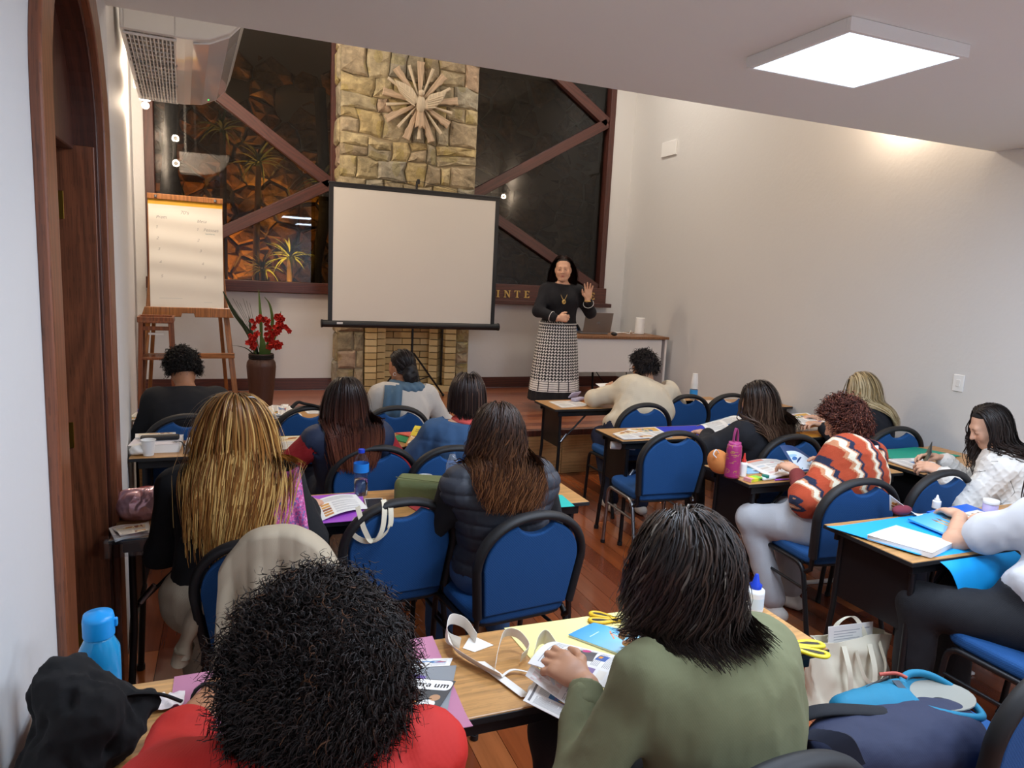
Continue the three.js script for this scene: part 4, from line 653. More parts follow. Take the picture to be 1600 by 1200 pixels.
function curls(P, o) {   // springy curls over an ellipsoid
  const { hc, HF, org } = P, [R, U, F] = HF, C = hc.clone().addScaledVector(R, o.off[0]).addScaledVector(U, o.off[1]).addScaledVector(F, o.off[2]), paths = [], side = V(0, 0, 0);
  for (let i = 0; i < o.n; i++) {
    let a, b, c, ok = 0; while (!ok) { b = rr(-1, 1); const t = rr(0, 6.283), s = Math.sqrt(1 - b * b); a = s * Math.cos(t); c = s * Math.sin(t); ok = o.mask(a, b, c); }
    const k0 = rr(.72, .98), lump = 1 + .09 * noise3(a * 3 + 7, b * 3, c * 3), root = C.clone().addScaledVector(R, a * o.rad[0] * k0 * lump).addScaledVector(U, b * o.rad[1] * k0 * lump).addScaledVector(F, c * o.rad[2] * k0 * lump), out = R.clone().multiplyScalar(a).addScaledVector(U, b).addScaledVector(F, c).normalize();
    const dir = out.clone().add(V(rr(-.9, .9), rr(-.9, .5) - (o.droop || .3), rr(-.9, .9))).normalize(), A = dir.clone().cross(V(.31, .82, .47)).normalize(), Bv = dir.clone().cross(A); const L = o.len * rr(.6, 1.25), r = o.r * rr(.6, 1.3), tn = o.turns * rr(.7, 1.2), ph = rr(0, 6.28), p = [], n = [], seg = o.seg || 12;
    for (let k = 0; k <= seg; k++) { const t = k / seg, w = ph + t * tn * 6.283, q = r * (1 - .3 * t); const v = root.clone().addScaledVector(dir, L * t).addScaledVector(A, Math.cos(w) * q).addScaledVector(Bv, Math.sin(w) * q); v.y -= L * t * t * .25; p.push(v); side.copy(A).multiplyScalar(Math.cos(w)).addScaledVector(Bv, Math.sin(w)).addScaledVector(out, .9).normalize(); n.push(side.clone()); }
    const rs = rnd(), cx = rnd(); paths.push({ p, n, w: o.w * rr(.7, 1.3), c: t => o.col(t, rs, cx, a, b, c), tip: .3 });
  }
  part('hair', ribbons(paths, org), hairFrizz, P.root, o.label);
}
// ------------------------------------------------------------------ people
const SKIN = { light: lin(0xd9a88a), mid: lin(0xc08d6c), tan: lin(0xb07a58), brown: lin(0x8a5a3e) };
function makePerson(o) {
  const q = o.q || 1;                       // mesh fineness: larger is coarser
  const P = { o }; const yaw = o.yaw || 0, F = V(Math.sin(yaw), 0, -Math.cos(yaw)), R = V(Math.cos(yaw), 0, Math.sin(yaw)), UP = V(0, 1, 0), b = o.bulk || 1;
  const pv = V(...o.pelvis), hc = V(...o.head), org = P.org = [pv.x, o.floor || 0, pv.z]; P.hc = hc; P.hs = o.hs || .95;
  const hy = yaw + (o.headYaw || 0), hp = o.headPitch || 0, ht = o.headTilt || 0; const f0 = V(Math.sin(hy) * Math.cos(hp), -Math.sin(hp), -Math.cos(hy) * Math.cos(hp)); let hR = V(Math.cos(hy), 0, Math.sin(hy)), hU = hR.clone().cross(f0); { const c = Math.cos(ht), s = Math.sin(ht), r2 = hR.clone().multiplyScalar(c).addScaledVector(hU, s), u2 = hU.clone().multiplyScalar(c).addScaledVector(hR, -s); hR = r2; hU = u2; } const HF = P.HF = [hR, hU, f0], hs = P.hs;
  const H = (a, u, f) => hc.clone().addScaledVector(hR, a * hs).addScaledVector(hU, u * hs).addScaledVector(f0, f * hs);
  const N = P.N = H(0, -.1, -.02).addScaledVector(UP, -.055).addScaledVector(F, -(o.neckBack ?? .02));
  const ax = N.clone().sub(pv).normalize(), lateral = R.clone(), fr = lateral.clone().cross(ax).normalize().multiplyScalar(-1); const TF = [lateral, ax, fr];
  const sp = t => pv.clone().lerp(N, t).addScaledVector(F, -(o.hunch ?? .03) * Math.sin(Math.PI * t));
  const sw = (o.sw || .165), shY = o.shDrop ?? .055; const sh = s => sp(.93).addScaledVector(R, s * sw).addScaledVector(UP, -shY + .02).addScaledVector(F, .01 + (o.shFwd || 0));
  const SL = sh(-1).add(V(...(o.dSL || [0, 0, 0]))), SR = sh(1).add(V(...(o.dSR || [0, 0, 0]))); const WL = V(...o.wL), WR = V(...o.wR); const ua = o.ua || .275, fa = o.fa || .245;
  const pole = (s, p) => p ? V(...p) : V(0, -1, 0).addScaledVector(R, s * .55).addScaledVector(F, -.35); const EL = ik(SL, WL, ua, fa, pole(-1, o.poleL)), ER = ik(SR, WR, ua, fa, pole(1, o.poleR)); P.EL = EL; P.ER = ER; P.SL = SL; P.SR = SR;
  const stand = o.stand; const hip = s => pv.clone().addScaledVector(R, s * .09 * b).addScaledVector(UP, -.02); const hL = hip(-1), hR2 = hip(1);
  const knee = s => stand ? pv.clone().addScaledVector(R, s * .09).add(V(0, -.42, 0)).addScaledVector(F, .02) : (s < 0 && o.kL ? V(...o.kL) : s > 0 && o.kR ? V(...o.kR) : hip(s).addScaledVector(F, .43).addScaledVector(R, s * .05).setY((o.floor || 0) + .54));
  const KL = knee(-1), KR = knee(1); const foot = (s, K) => stand ? K.clone().setY((o.floor || 0) + .08).addScaledVector(F, -.02) : (s < 0 && o.aL ? V(...o.aL) : s > 0 && o.aR ? V(...o.aR) : K.clone().addScaledVector(F, -.05).setY((o.floor || 0) + .085)); const AL = foot(-1, KL), AR = foot(1, KR);
  const t = P.root = thing('person', o.label, 'person', org);
  const torso = (s, e) => { s.ell(sp(.04), [.172 * b + e, .12 + e, .125 * b + e], .05, TF); s.ell(sp(.36), [.142 * b + e, .15 + e, .108 * b + e], .08, TF); s.ell(sp(.70).addScaledVector(F, .01), [.162 * b + e, .15 + e, .112 * b + e], .08, TF); s.cap(SL, SR, .058 + e, .058 + e, .06); s.cap(sp(.97), SL.clone().lerp(sp(.93), .25), .052 + e, .05 + e, .05); s.cap(sp(.97), SR.clone().lerp(sp(.93), .25), .052 + e, .05 + e, .05); for (const k of [-1, 1]) s.ell(sp(.66).addScaledVector(R, k * .075).addScaledVector(F, .075 * b), [.062 * b + e, .065 * b + e, .058 * b + e], .05); };
  const arms = (s, e, cut = 1, cutR = cut, fat = 1) => { for (const [S, E, W, c] of [[SL, EL, WL, cut], [SR, ER, WR, cutR]]) { if (c <= 0) continue; const r0 = .053 * fat * (.85 + .15 * b) + e, r1 = .043 * fat + e, r2 = .028 * fat + e; if (c <= .5) { s.cap(S, S.clone().lerp(E, c * 2), r0, lerp(r0, r1, c * 2), .04); continue; } s.cap(S, E, r0, r1, .04); const k = c * 2 - 1; s.cap(E, E.clone().lerp(W, k), r1, lerp(r1, r2, k), .025); } };
  const legs = (s, e, cut = 1) => { for (const [h, K, A] of [[hL, KL, AL], [hR2, KR, AR]]) { s.cap(h, K, .088 * b + e, .06 + e, .05); s.cap(K, K.clone().lerp(A, cut), .058 + e, lerp(.055, .036, cut) + e, .03); } };
  // ---- skin
  const body = new SDF(); torso(body, -.012); arms(body, 0); if (!o.noLegs) legs(body, -.012); body.cap(N.clone().addScaledVector(ax, -.03), H(0, -.055, -.022), .058, .05, .03);
  const skin = SKIN[o.skin || 'light'], lip = lin(o.lip || 0xa85a50);
  const head = new SDF(); head.ell(H(0, .03, -.012), [.074 * hs, .092 * hs, .094 * hs], .04, HF); head.ell(H(0, -.04, .03), [.057 * hs, .074 * hs, .062 * hs], .04, HF); head.cap(H(-.008, -.1, .062), H(.008, -.1, .062), .019 * hs, .019 * hs, .03); for (const k of [-1, 1]) { head.ell(H(k * .036, -.034, .06), [.022 * hs, .024 * hs, .022 * hs], .03, HF); head.cap(H(k * .052, -.06, .0), H(k * .02, -.098, .05), .02 * hs, .018 * hs, .03); }
  head.cap(H(-.03, .02, .077), H(.03, .02, .077), .015 * hs, .015 * hs, .02); for (const k of [-1, 1]) head.cut(H(k * .031, -.001, .101), .0155 * hs, .014);
  head.cap(H(0, .012, .086), H(0, -.032, .109), .0075 * hs, .0115 * hs, .012); for (const k of [-1, 1]) head.cap(H(k * .01, -.034, .096), H(k * .012, -.036, .09), .0078 * hs, .007 * hs, .006);
  head.cap(H(-.019, -.062, .081), H(.019, -.062, .081), .0075 * hs, .0075 * hs, .007); head.cap(H(-.015, -.072, .081), H(.015, -.072, .081), .008 * hs, .008 * hs, .006); for (const k of [-1, 1]) { head.ell(H(k * .031, -.001, .079), [.0185 * hs, .0115 * hs, .013 * hs], .004, HF); head.ell(H(k * .075, -.012, -.004), [.011 * hs, .03 * hs, .019 * hs], .012, [hR, hU, f0]); }
  head.cap(N.clone().addScaledVector(ax, .0), H(0, -.055, -.022), .056, .05, .03);
  const faceCol = (x, y, z) => { const d = V(x, y, z).sub(hc), a = d.dot(hR) / hs, u = d.dot(hU) / hs, f = d.dot(f0) / hs; const l = Math.exp(-(((a) / .02) ** 2) - ((u + .067) / .0085) ** 2) * (f > .07 ? 1 : 0), ck = Math.exp(-(((Math.abs(a) - .04) / .02) ** 2) - ((u + .03) / .022) ** 2) * (f > .04 ? .35 : 0); return mixc(mixc(skin, [skin[0] * 1.05, skin[1] * .78, skin[2] * .74], ck), lip, Math.min(1, l * 1.1)); };
  const bx = (pts, m) => { const lo = [1e9, 1e9, 1e9], hi = [-1e9, -1e9, -1e9]; for (const p of pts) { const a = [p.x, p.y, p.z]; for (let i = 0; i < 3; i++) { lo[i] = Math.min(lo[i], a[i] - m); hi[i] = Math.max(hi[i], a[i] + m); } } return [lo, hi]; };
  const flat = () => skin; const geos = [];
  const [bl, bh] = bx([pv, N, SL, SR, EL, ER, WL, WR, KL, KR, AL, AR], .13); geos.push(nets((x, y, z) => body.at(x, y, z), bl, bh, .0155 * Math.sqrt(q), org, flat));
  const [fl, fh] = bx([hc], .165); geos.push(nets((x, y, z) => head.at(x, y, z), fl, fh, (o.face ? .0034 : .0056) * q, org, faceCol));
  const hand = (W, E, left, h) => { const d0 = W.clone().sub(E).normalize(); h = h || {}; const d = h.d ? V(...h.d).normalize() : d0.clone().addScaledVector(UP, -.15).normalize(), n = (h.n ? V(...h.n) : UP.clone()).addScaledVector(d, -(h.n ? V(...h.n) : UP).dot(d)).normalize(); const s = new SDF(); s.cap(W.clone().addScaledVector(d0, -.07), W, .031, .027, .02); addHand(s, W.clone().addScaledVector(d, .008), d, n, left, h.curl ?? .55, h.q || .98, h.splay ?? .12, h.thumb ?? .35); const [l, hh] = bx([W, W.clone().addScaledVector(d, .17)], .075); geos.push(nets((x, y, z) => s.at(x, y, z), l, hh, (h.fine || .0042) * Math.min(q, 1.5), org, flat)); };
  hand(WL, EL, true, o.handL); hand(WR, ER, false, o.handR);
  part('body', joinC(geos), skinMat, t);
  if (o.face || o.eyes) for (const k of [-1, 1]) {   // eyes and brows
    const e = part('eye', ball(.0118 * hs, 0, 0, 0, 1, 1, 1, 16), std(0xf2eee8, .2), t); const ep = H(k * .031, -.002, .0795); e.position.copy(ep).sub(V(...org)); const ir = part('iris', ball(.0055 * hs, 0, 0, 0, 1, 1, .5, 12), std(0x2a1a12, .15), e); ir.position.copy(f0.clone().multiplyScalar(.0098 * hs)); ir.lookAt(f0.clone().multiplyScalar(10));
    part('eyelid', nets((x, y, z) => { const d = Math.hypot(x - ep.x, y - ep.y, z - ep.z); return Math.max(Math.abs(d - .0128 * hs) - .0011, -((V(x, y, z).sub(ep)).dot(hU) - .0022)); }, [ep.x - .016, ep.y - .016, ep.z - .016], [ep.x + .016, ep.y + .016, ep.z + .016], .0011, org, () => skin.map(v => v * .9)), skinMat, t);
    const E = (a, u, f) => H(k * a, u, f).sub(V(...org)); part('eyebrow', tube([E(.014, .021, .093), E(.03, .026, .09), E(.046, .02, .077)], q2 => .003 * (1 - .6 * q2), 6, false, .6), std(o.brow || 0x2a1c16, .8), t); part('lash_line', tube([E(.02, .003, .0905), E(.031, .0055, .0925), E(.042, .001, .086)], .0011, 5), std(0x140d0a, .7), t);
  }
  // ---- clothes
  P.torso = torso; P.arms = arms; P.legs = legs; P.sp = sp; P.H = H; P.F = F; P.R = R; P.ax = ax; P.bx = bx; P.joints = { pv, N, SL, SR, EL, ER, WL, WR, KL, KR, AL, AR };
  P.fields = [];
  P.wear = (name, build, mat, w) => {   // build(sdf) fills the field; w: {hem, neck, amp, cell, col, mod, box, label}
    const s = new SDF(); build(s); const amp = w.amp ?? .005, nk = N.clone().addScaledVector(ax, w.neck ?? .015), sd = (o.seed || 1) * 7.3, fq = w.fq || 9;
    const f = (x, y, z) => { let d = s.at(x, y, z); if (d < .07) { const wr = noise3(x * fq + sd, y * fq * .8, z * fq) * .6 - Math.abs(noise3(x * fq * 1.7, y * fq * .9 + sd, z * fq * 1.7)) * .9; d -= amp * (wr - .3 * Math.abs(noise3(x * fq * 3.6, y * fq * 2.2, z * fq * 3.6 + sd))); if (w.mod) d = w.mod(x, y, z, d); } if (w.hem !== undefined) d = Math.max(d, w.hem - y); if (!w.noNeck) { const r = (x - nk.x) ** 2 + (z - nk.z) ** 2; if (r < .021) d = Math.max(d, (x - nk.x) * ax.x + (y - nk.y) * ax.y + (z - nk.z) * ax.z + (w.neckTilt ? ((x - nk.x) * F.x + (z - nk.z) * F.z) * w.neckTilt : 0)); } return d; };
    const [lo, hi] = w.box || bx([pv, N, SL, SR, EL, ER, WL, WR], .25); const m = part(name, nets(f, lo, hi, (w.cell || .010) * q, org, w.col), mat, t, w.label); P.fields.push(f); return m;
  };
  P.bottom = (color, e = .016, cut = 1, amp = .006, w = {}) => P.wear('trousers', s => { s.ell(sp(.04), [.178 * b + e, .125 + e, .13 * b + e], .05, TF); for (const [h, K, A] of [[hL, KL, AL], [hR2, KR, AR]]) { s.cap(h, K, .092 * b + e, .066 + e, .06); s.cap(K, K.clone().lerp(A, cut), .064 + e, .048 + e * 1.2, .035); } }, typeof color === 'number' ? std(color, .85, { bumpMap: rep(weaveB, 8, 8), bumpScale: .0008 }) : color, { noNeck: true, amp, cell: .012, box: bx([pv, hL, hR2, KL, KR, AL, AR], .16), mod: (x, y, z, d) => Math.max(d, y - pv.y - .14), ...w });
  P.shoes = (color, h = .05) => { for (const A of [AL, AR]) { const s = new SDF(), fl = (o.floor || 0); s.cap(A.clone().setY(fl + .04).addScaledVector(F, -.05), A.clone().setY(fl + .032).addScaledVector(F, .13), .037, .032, .03); s.cap(A.clone().setY(fl + .05), A.clone().setY(fl + .04 + h), .042, .04, .03); const [lo, hi] = bx([A.clone().setY(fl + .05), A.clone().setY(fl + .05).addScaledVector(F, .1)], .13); part('shoe', nets((x, y, z) => Math.max(s.at(x, y, z), fl + .004 - y), lo, hi, .008 * q, org), std(color, .6), t); } };
  P.cloth = (x, y, z) => { let d = body.at(x, y, z); for (const f of P.fields) d = Math.min(d, f(x, y, z)); return d; };
  P.cap = (color, e = .012, drop = .0, fwd = .05) => { e = e * .45 - .002;   // scalp cover under the strands
    const s = new SDF(); s.ell(H(0, .032, -.016), [(.076 + e) * hs, (.094 + e) * hs, (.097 + e) * hs], .03, HF); if (drop) s.cap(H(0, -.02, -.05), H(0, -.02, -.05).add(V(0, -drop, 0)).addScaledVector(F, -.01), (.062 + e) * hs, .04, .05, f0, .55);
    const [lo, hi] = bx([hc, hc.clone().add(V(0, -drop, 0))], .17); part('hair_base', nets((x, y, z) => { let d = s.at(x, y, z); const p = V(x, y, z).sub(hc), u = p.dot(hU) / hs, f = p.dot(f0) / hs; d = Math.max(d, (f - fwd) * .8 - Math.max(0, (u - .03)) * 1.6); return Math.max(d, -.075 * hs - u - drop * 3); }, lo, hi, .007 * q, org), std(color, .8), t);
  };
  return P;
}
const fab = (color, ex = {}) => phys(color, .88, { bumpMap: rep(weaveB, 9, 9), bumpScale: .0003, sheen: .25, sheenRoughness: .6, sheenColor: new THREE.Color(color), ...ex });
const knit = (color, ex = {}) => phys(color, .92, { bumpMap: rep(knitB, 9, 9), bumpScale: .0015, sheen: .3, sheenRoughness: .6, sheenColor: new THREE.Color(color), ...ex });
const vcFab = ex => fab(0xffffff, { vertexColors: true, sheen: 0, ...ex });
const dark = (a, b) => (t, r) => mixc(lin(a), lin(b), r * r);
// ------------------------------------------------------------------ the presenter
{
  const P = makePerson({ label: 'standing person in a black jumper and checked skirt raising one open hand', face: 1, stand: 1, floor: PH, pelvis: [3.26, 1.27, -6.84], head: [3.262, 1.905, -6.80], yaw: -2.83, headYaw: .18, headPitch: .04, headTilt: -.04, hs: 1.03, hunch: 0, neckBack: .01, sw: .165, bulk: 1.12, wR: [3.13, 1.40, -6.60], wL: [3.475, 1.60, -6.61], poleR: [-1, -.35, -.5], poleL: [.75, -1, .0], fa: .235, ua: .27, seed: 3,
    handL: { d: [-.06, 1, .1], n: [.25, 0, -1], curl: .1, splay: .22, thumb: .05 }, handR: { d: [.9, .1, .35], n: [-.1, .25, 1], curl: 1.25, splay: .02 }, lip: 0xa04840 });
  const e = .014, blk = knit(0x14141a), { joints: J, N, F } = P;
  P.wear('jumper', s => { P.torso(s, e); P.arms(s, e + .006, .93); }, blk, { hem: 1.325, neck: .012, amp: .007, cell: .0085, neckTilt: .15 });
  const org = P.org, L = (x, y, z) => [x - org[0], y - org[1], z - org[2]], t = P.root;
  const ringAt = (c, rx, rz, y0, tilt, r, n = 40) => { const p = []; for (let k = 0; k < n; k++) { const a = k / n * 6.283; p.push(V(c[0] - org[0] + rx * Math.cos(a), y0 - org[1] + tilt * Math.sin(a), c[2] - org[2] + rz * Math.sin(a))); } return tube(p, r, 6, true); };
  part('collar_trim', ringAt([N.x, 0, N.z + .012], .085, .085, N.y + .0, -.03, .004), M.white, t);
  part('hem_trim', ringAt([3.26, 0, -6.84], .212, .162, 1.338, 0, .005), M.white, t);
  for (const [E, W] of [[J.ER, J.WR], [J.EL, J.WL]]) { const c = E.clone().lerp(W, .72), d = W.clone().sub(E).normalize(), a = d.clone().cross(V(0, .3, 1)).normalize(), b = d.clone().cross(a), p = []; for (let k = 0; k < 20; k++) { const w = k / 20 * 6.283; p.push(c.clone().addScaledVector(a, .055 * Math.cos(w)).addScaledVector(b, .055 * Math.sin(w)).sub(V(...org))); } part('cuff_trim', tube(p, .003, 5, true), M.white, t); }
  const chk = canvasTex(1024, 1024, (x, w, h) => {
    x.fillStyle = '#f3f1ec'; x.fillRect(0, 0, w, h); const n = 44, m = 20, cw = w / n / 2, top = h * .74, chh = top / m / 2; x.fillStyle = '#17171b';
    for (let j = 0; j < m * 2; j++) for (let i = 0; i < n * 2; i++) { const X = i * cw, Y = j * chh; if (i % 2 === 0 && j % 2 === 0) x.fillRect(X, Y, cw + 1, chh + 1); else if (i % 2 !== j % 2) for (let k = 0; k < 2; k++) x.fillRect(X + k * cw / 2, Y + (k ? chh / 2 : 0), cw * .5, chh * .62); }
    x.fillStyle = '#f3f1ec'; x.fillRect(0, top, w, h - top); x.fillStyle = '#17171b'; for (let k = 0; k < 5; k++) x.fillRect(0, top + k * (h * .028) + 6, w, 6); for (let i = 0; i < n; i += 3) x.fillRect(i * cw * 2, top, 6, h * .13); x.fillRect(0, h * .875, w, h);
  });
  chk.flipY = true; chk.wrapS = THREE.RepeatWrapping;
  const ys = 1.36, yh = .515; part('skirt', sheet((u, v) => { const a = u * 6.2832, y = lerp(yh, ys, v), k = 1 - v, pl = 1 + .022 * k * Math.sin(a * 22) + .02 * k * Math.sin(a * 5 + 1); const rx = lerp(.192, .285, Math.pow(k, .75)) * pl, rz = lerp(.145, .22, Math.pow(k, .75)) * pl; return L(3.258 + rx * Math.cos(a) - .006 * k, y, -6.84 + rz * Math.sin(a)); }, 160, 30, .004), std(0xffffff, .85, { map: chk }), t);
  P.shoes(0x17171a, .06);
  const NL = (a, b, f) => [N.x + P.R.x * a + F.x * f - org[0], N.y + b - org[1], N.z + P.R.z * a + F.z * f - org[2]]; const chain = spline([NL(-.062, .0, .06), NL(-.045, -.07, .128), NL(0, -.16, .168), NL(.045, -.07, .128), NL(.062, 0, .06)], 30); part('necklace_chain', tube(chain, .0024, 5), M.gold, t);
  const pd = part('pendant', join([clean(new THREE.TorusGeometry(.017, .008, 8, 24)), cyl(.016, .016, .004, 0, 0, 0, 20).rotateX(Math.PI / 2)]), M.gold, t); pd.position.set(...NL(0, -.178, .176)); pd.rotation.y = .3; part('pendant_stone', ball(.006, 0, 0, .004), M.black, pd);
  { const c = J.WL.clone().add(V(0, .0, .0)), p = []; for (let k = 0; k < 20; k++) { const w = k / 20 * 6.283; p.push(V(c.x + .031 * Math.cos(w) - org[0], c.y - .012 - org[1], c.z + .03 * Math.sin(w) - org[2])); } part('bracelet', tube(p, .006, 6, true), M.gold, t); }
  P.cap(0x1a100e, .010, .1, -.05); growHair(P, { n: 1700, len: .42, stop: 5, endY: 1.66, w: .007, lift: .22, seg: 16, back: 1.0, part: .1, wave: .012, freq: 30, mat: hairWavy, col: dark(0x1c0f0d, 0x4a2a20), sweep: .35, mask: (a, b, c) => (c < .02 ? b > -.6 : b > .55 + (c - .02) * .45) });
}
const glassesOn = (P, color, up = 0, tilt = 0) => { const org = V(...P.org), g = [], H = (a, u, f) => P.H(a, u + up, f).sub(org); for (const k of [-1, 1]) { const p = []; for (let i = 0; i < 20; i++) { const w = i / 20 * 6.283; p.push(H(k * .034 + .025 * Math.cos(w), -.002 + .018 * Math.sin(w) , .112 - .12 * up)); } g.push(tube(p, .0022, 5, true)); g.push(tube([H(k * .059, .004, .108 - .1 * up), H(k * .08, .004, .06), H(k * .083, -.0, -.01)], .002, 5)); } g.push(tube([H(-.01, .004, .113 - .12 * up), H(.01, .004, .113 - .12 * up)], .002, 5)); const m = part('glasses', join(g), std(color, .35), P.root); return m; };
const jewel = (P, side, color) => part('earring', clean(new THREE.TorusGeometry(.011, .002, 6, 16)), std(color, .3, { metalness: 1 }), P.root).position.copy(P.H(side * .08, -.055, -.005).sub(V(...P.org)));

// ------------------------------------------------------------------ the people at the tables
{ // big dark afro, red blouse
  const P = makePerson({ label: 'seated person with a huge dark curly afro and a bright red blouse', pelvis: [.11, .57, -1.0], head: [.135, 1.12, -1.23], yaw: .02, headPitch: .25, sw: .195, bulk: 1.08, dSL: [-.055, 0, -.02], wL: [-.035, .80, -1.69], wR: [.26, .74, -1.42], poleL: [-1, -.1, .2], poleR: [.25, -1, .3], skin: 'tan', hunch: .05, seed: 2, handL: { curl: .5 } });
  P.wear('blouse', s => { P.torso(s, .022); const J = P.joints; for (const [S, E] of [[J.SL, J.EL], [J.SR, J.ER]]) s.cap(S, S.clone().lerp(E, .92), .072, .078, .06); }, fab(0xbf1c12, { roughness: .75 }), { hem: .5, neck: .0, amp: .016, fq: 7, cell: .0095 });
  P.bottom(0x22242c); P.shoes(0x222222);
  const J = P.joints, c = J.EL.clone().lerp(J.WL, .72), d = J.WL.clone().sub(J.EL).normalize(), a = d.clone().cross(V(0, 1, 0)).normalize(), b = d.clone().cross(a), p = []; for (let k = 0; k < 20; k++) { const w = k / 20 * 6.283; p.push(c.clone().addScaledVector(a, .037 * Math.cos(w)).addScaledVector(b, .037 * Math.sin(w)).sub(V(...P.org))); } part('bracelet', tube(p, .0045, 6, true), M.black, P.root);
  const mask = (a, b, c) => c < .25 ? b > -.93 : b > .35 + (c - .25) * .5;
  const s = new SDF(), off = [.005, -.03, -.025], rad = [.150, .165, .155]; s.ell(P.H(...off.map(v => v / P.hs)), [rad[0] * .86, rad[1] * .86, rad[2] * .86], .03, P.HF);
  part('hair_base', nets((x, y, z) => { let d2 = s.at(x, y, z) + .018 * noise3(x * 22, y * 22, z * 22); const q = V(x, y, z).sub(P.hc), f = q.dot(P.HF[2]), u = q.dot(P.HF[1]); return Math.max(d2, f - .06 - Math.max(0, u) * .8); }, [P.hc.x - .2, P.hc.y - .24, P.hc.z - .24], [P.hc.x + .2, P.hc.y + .24, P.hc.z + .26], .009, P.org), std(0x0f0a09, .9), P.root);
  curls(P, { n: 11000, off, rad, len: .058, r: .008, turns: 2.2, w: .0023, seg: 12, mask, col: (t, r, k) => mixc(lin(0x0d0908), lin(k > .93 ? 0x6a4326 : 0x2c1b14), r * (.3 + .7 * t)) });
}
{ // olive jumper, dark shoulder-length hair
  const P = makePerson({ label: 'seated person in an olive green jumper with dark shoulder-length hair holding a magazine', pelvis: [1.06, .57, -1.22], head: [.995, 1.135, -1.31], yaw: -.12, headYaw: -.15, headPitch: .4, sw: .175, bulk: 1.2, wL: [.80, .825, -1.40], wR: [1.12, .82, -1.5], poleL: [-.75, -1, .5], poleR: [.8, -1, .4], skin: 'mid', hunch: .06, seed: 5, handL: { d: [-.45, .25, -.85], n: [-.35, .9, .25], curl: .75, splay: .08, thumb: .25, fine: .003 }, handR: { d: [-.3, .1, -1], n: [.3, .9, 0], curl: .6 } });
  const org = V(...P.org), J = P.joints, olive = fab(0x6f7152, { roughness: .92, bumpScale: .0002 });
  P.wear('jumper', s => { P.torso(s, .02); P.arms(s, .02, .92); }, olive, { hem: .5, neck: .02, amp: .011, fq: 8, cell: .0078, mod: (x, y, z, d) => { const px = x - P.N.x, py = y - P.N.y; return d; } });
  const cuff = (E, W) => { const d = W.clone().sub(E).normalize(), c = E.clone().lerp(W, .9), a = d.clone().cross(V(0, 1, 0)).normalize(), b = d.clone().cross(a); const s = new SDF(); s.cap(c.clone().addScaledVector(d, -.03), c.clone().addScaledVector(d, .016), .047, .042, .01); return nets((x, y, z) => { const q = (x - c.x) * d.x + (y - c.y) * d.y + (z - c.z) * d.z; return Math.max(s.at(x, y, z), q - .022, -.045 - q); }, [c.x - .09, c.y - .09, c.z - .09], [c.x + .09, c.y + .09, c.z + .09], .006, P.org); };
  part('cuff', cuff(J.EL, J.WL), olive, P.root); part('cuff', cuff(J.ER, J.WR), olive, P.root);
  P.bottom(0x17171b); P.shoes(0x222222);
  P.cap(0x15100e, .016, .13, .04);
  growHair(P, { n: 4200, len: .40, endY: .985, rag: .05, gather: .3, maxR: .14, stop: 3, w: .005, lift: .44, pad: .02, seg: 22, grav: .26, wave: .017, freq: 46, flip: .8, lenV: .75, mat: hairWavy, col: (t, r, k, a, b) => mixc(mixc(lin(0x15100f), lin(0x3d2c22), r * r), lin(k > .96 ? 0x8d8478 : 0x2d211a), k > .96 ? .8 * (1 - t) : .3 * t), mask: (a, b, c) => c < .25 ? b > -.7 : b > .4 + (c - .25) * .45 });
}
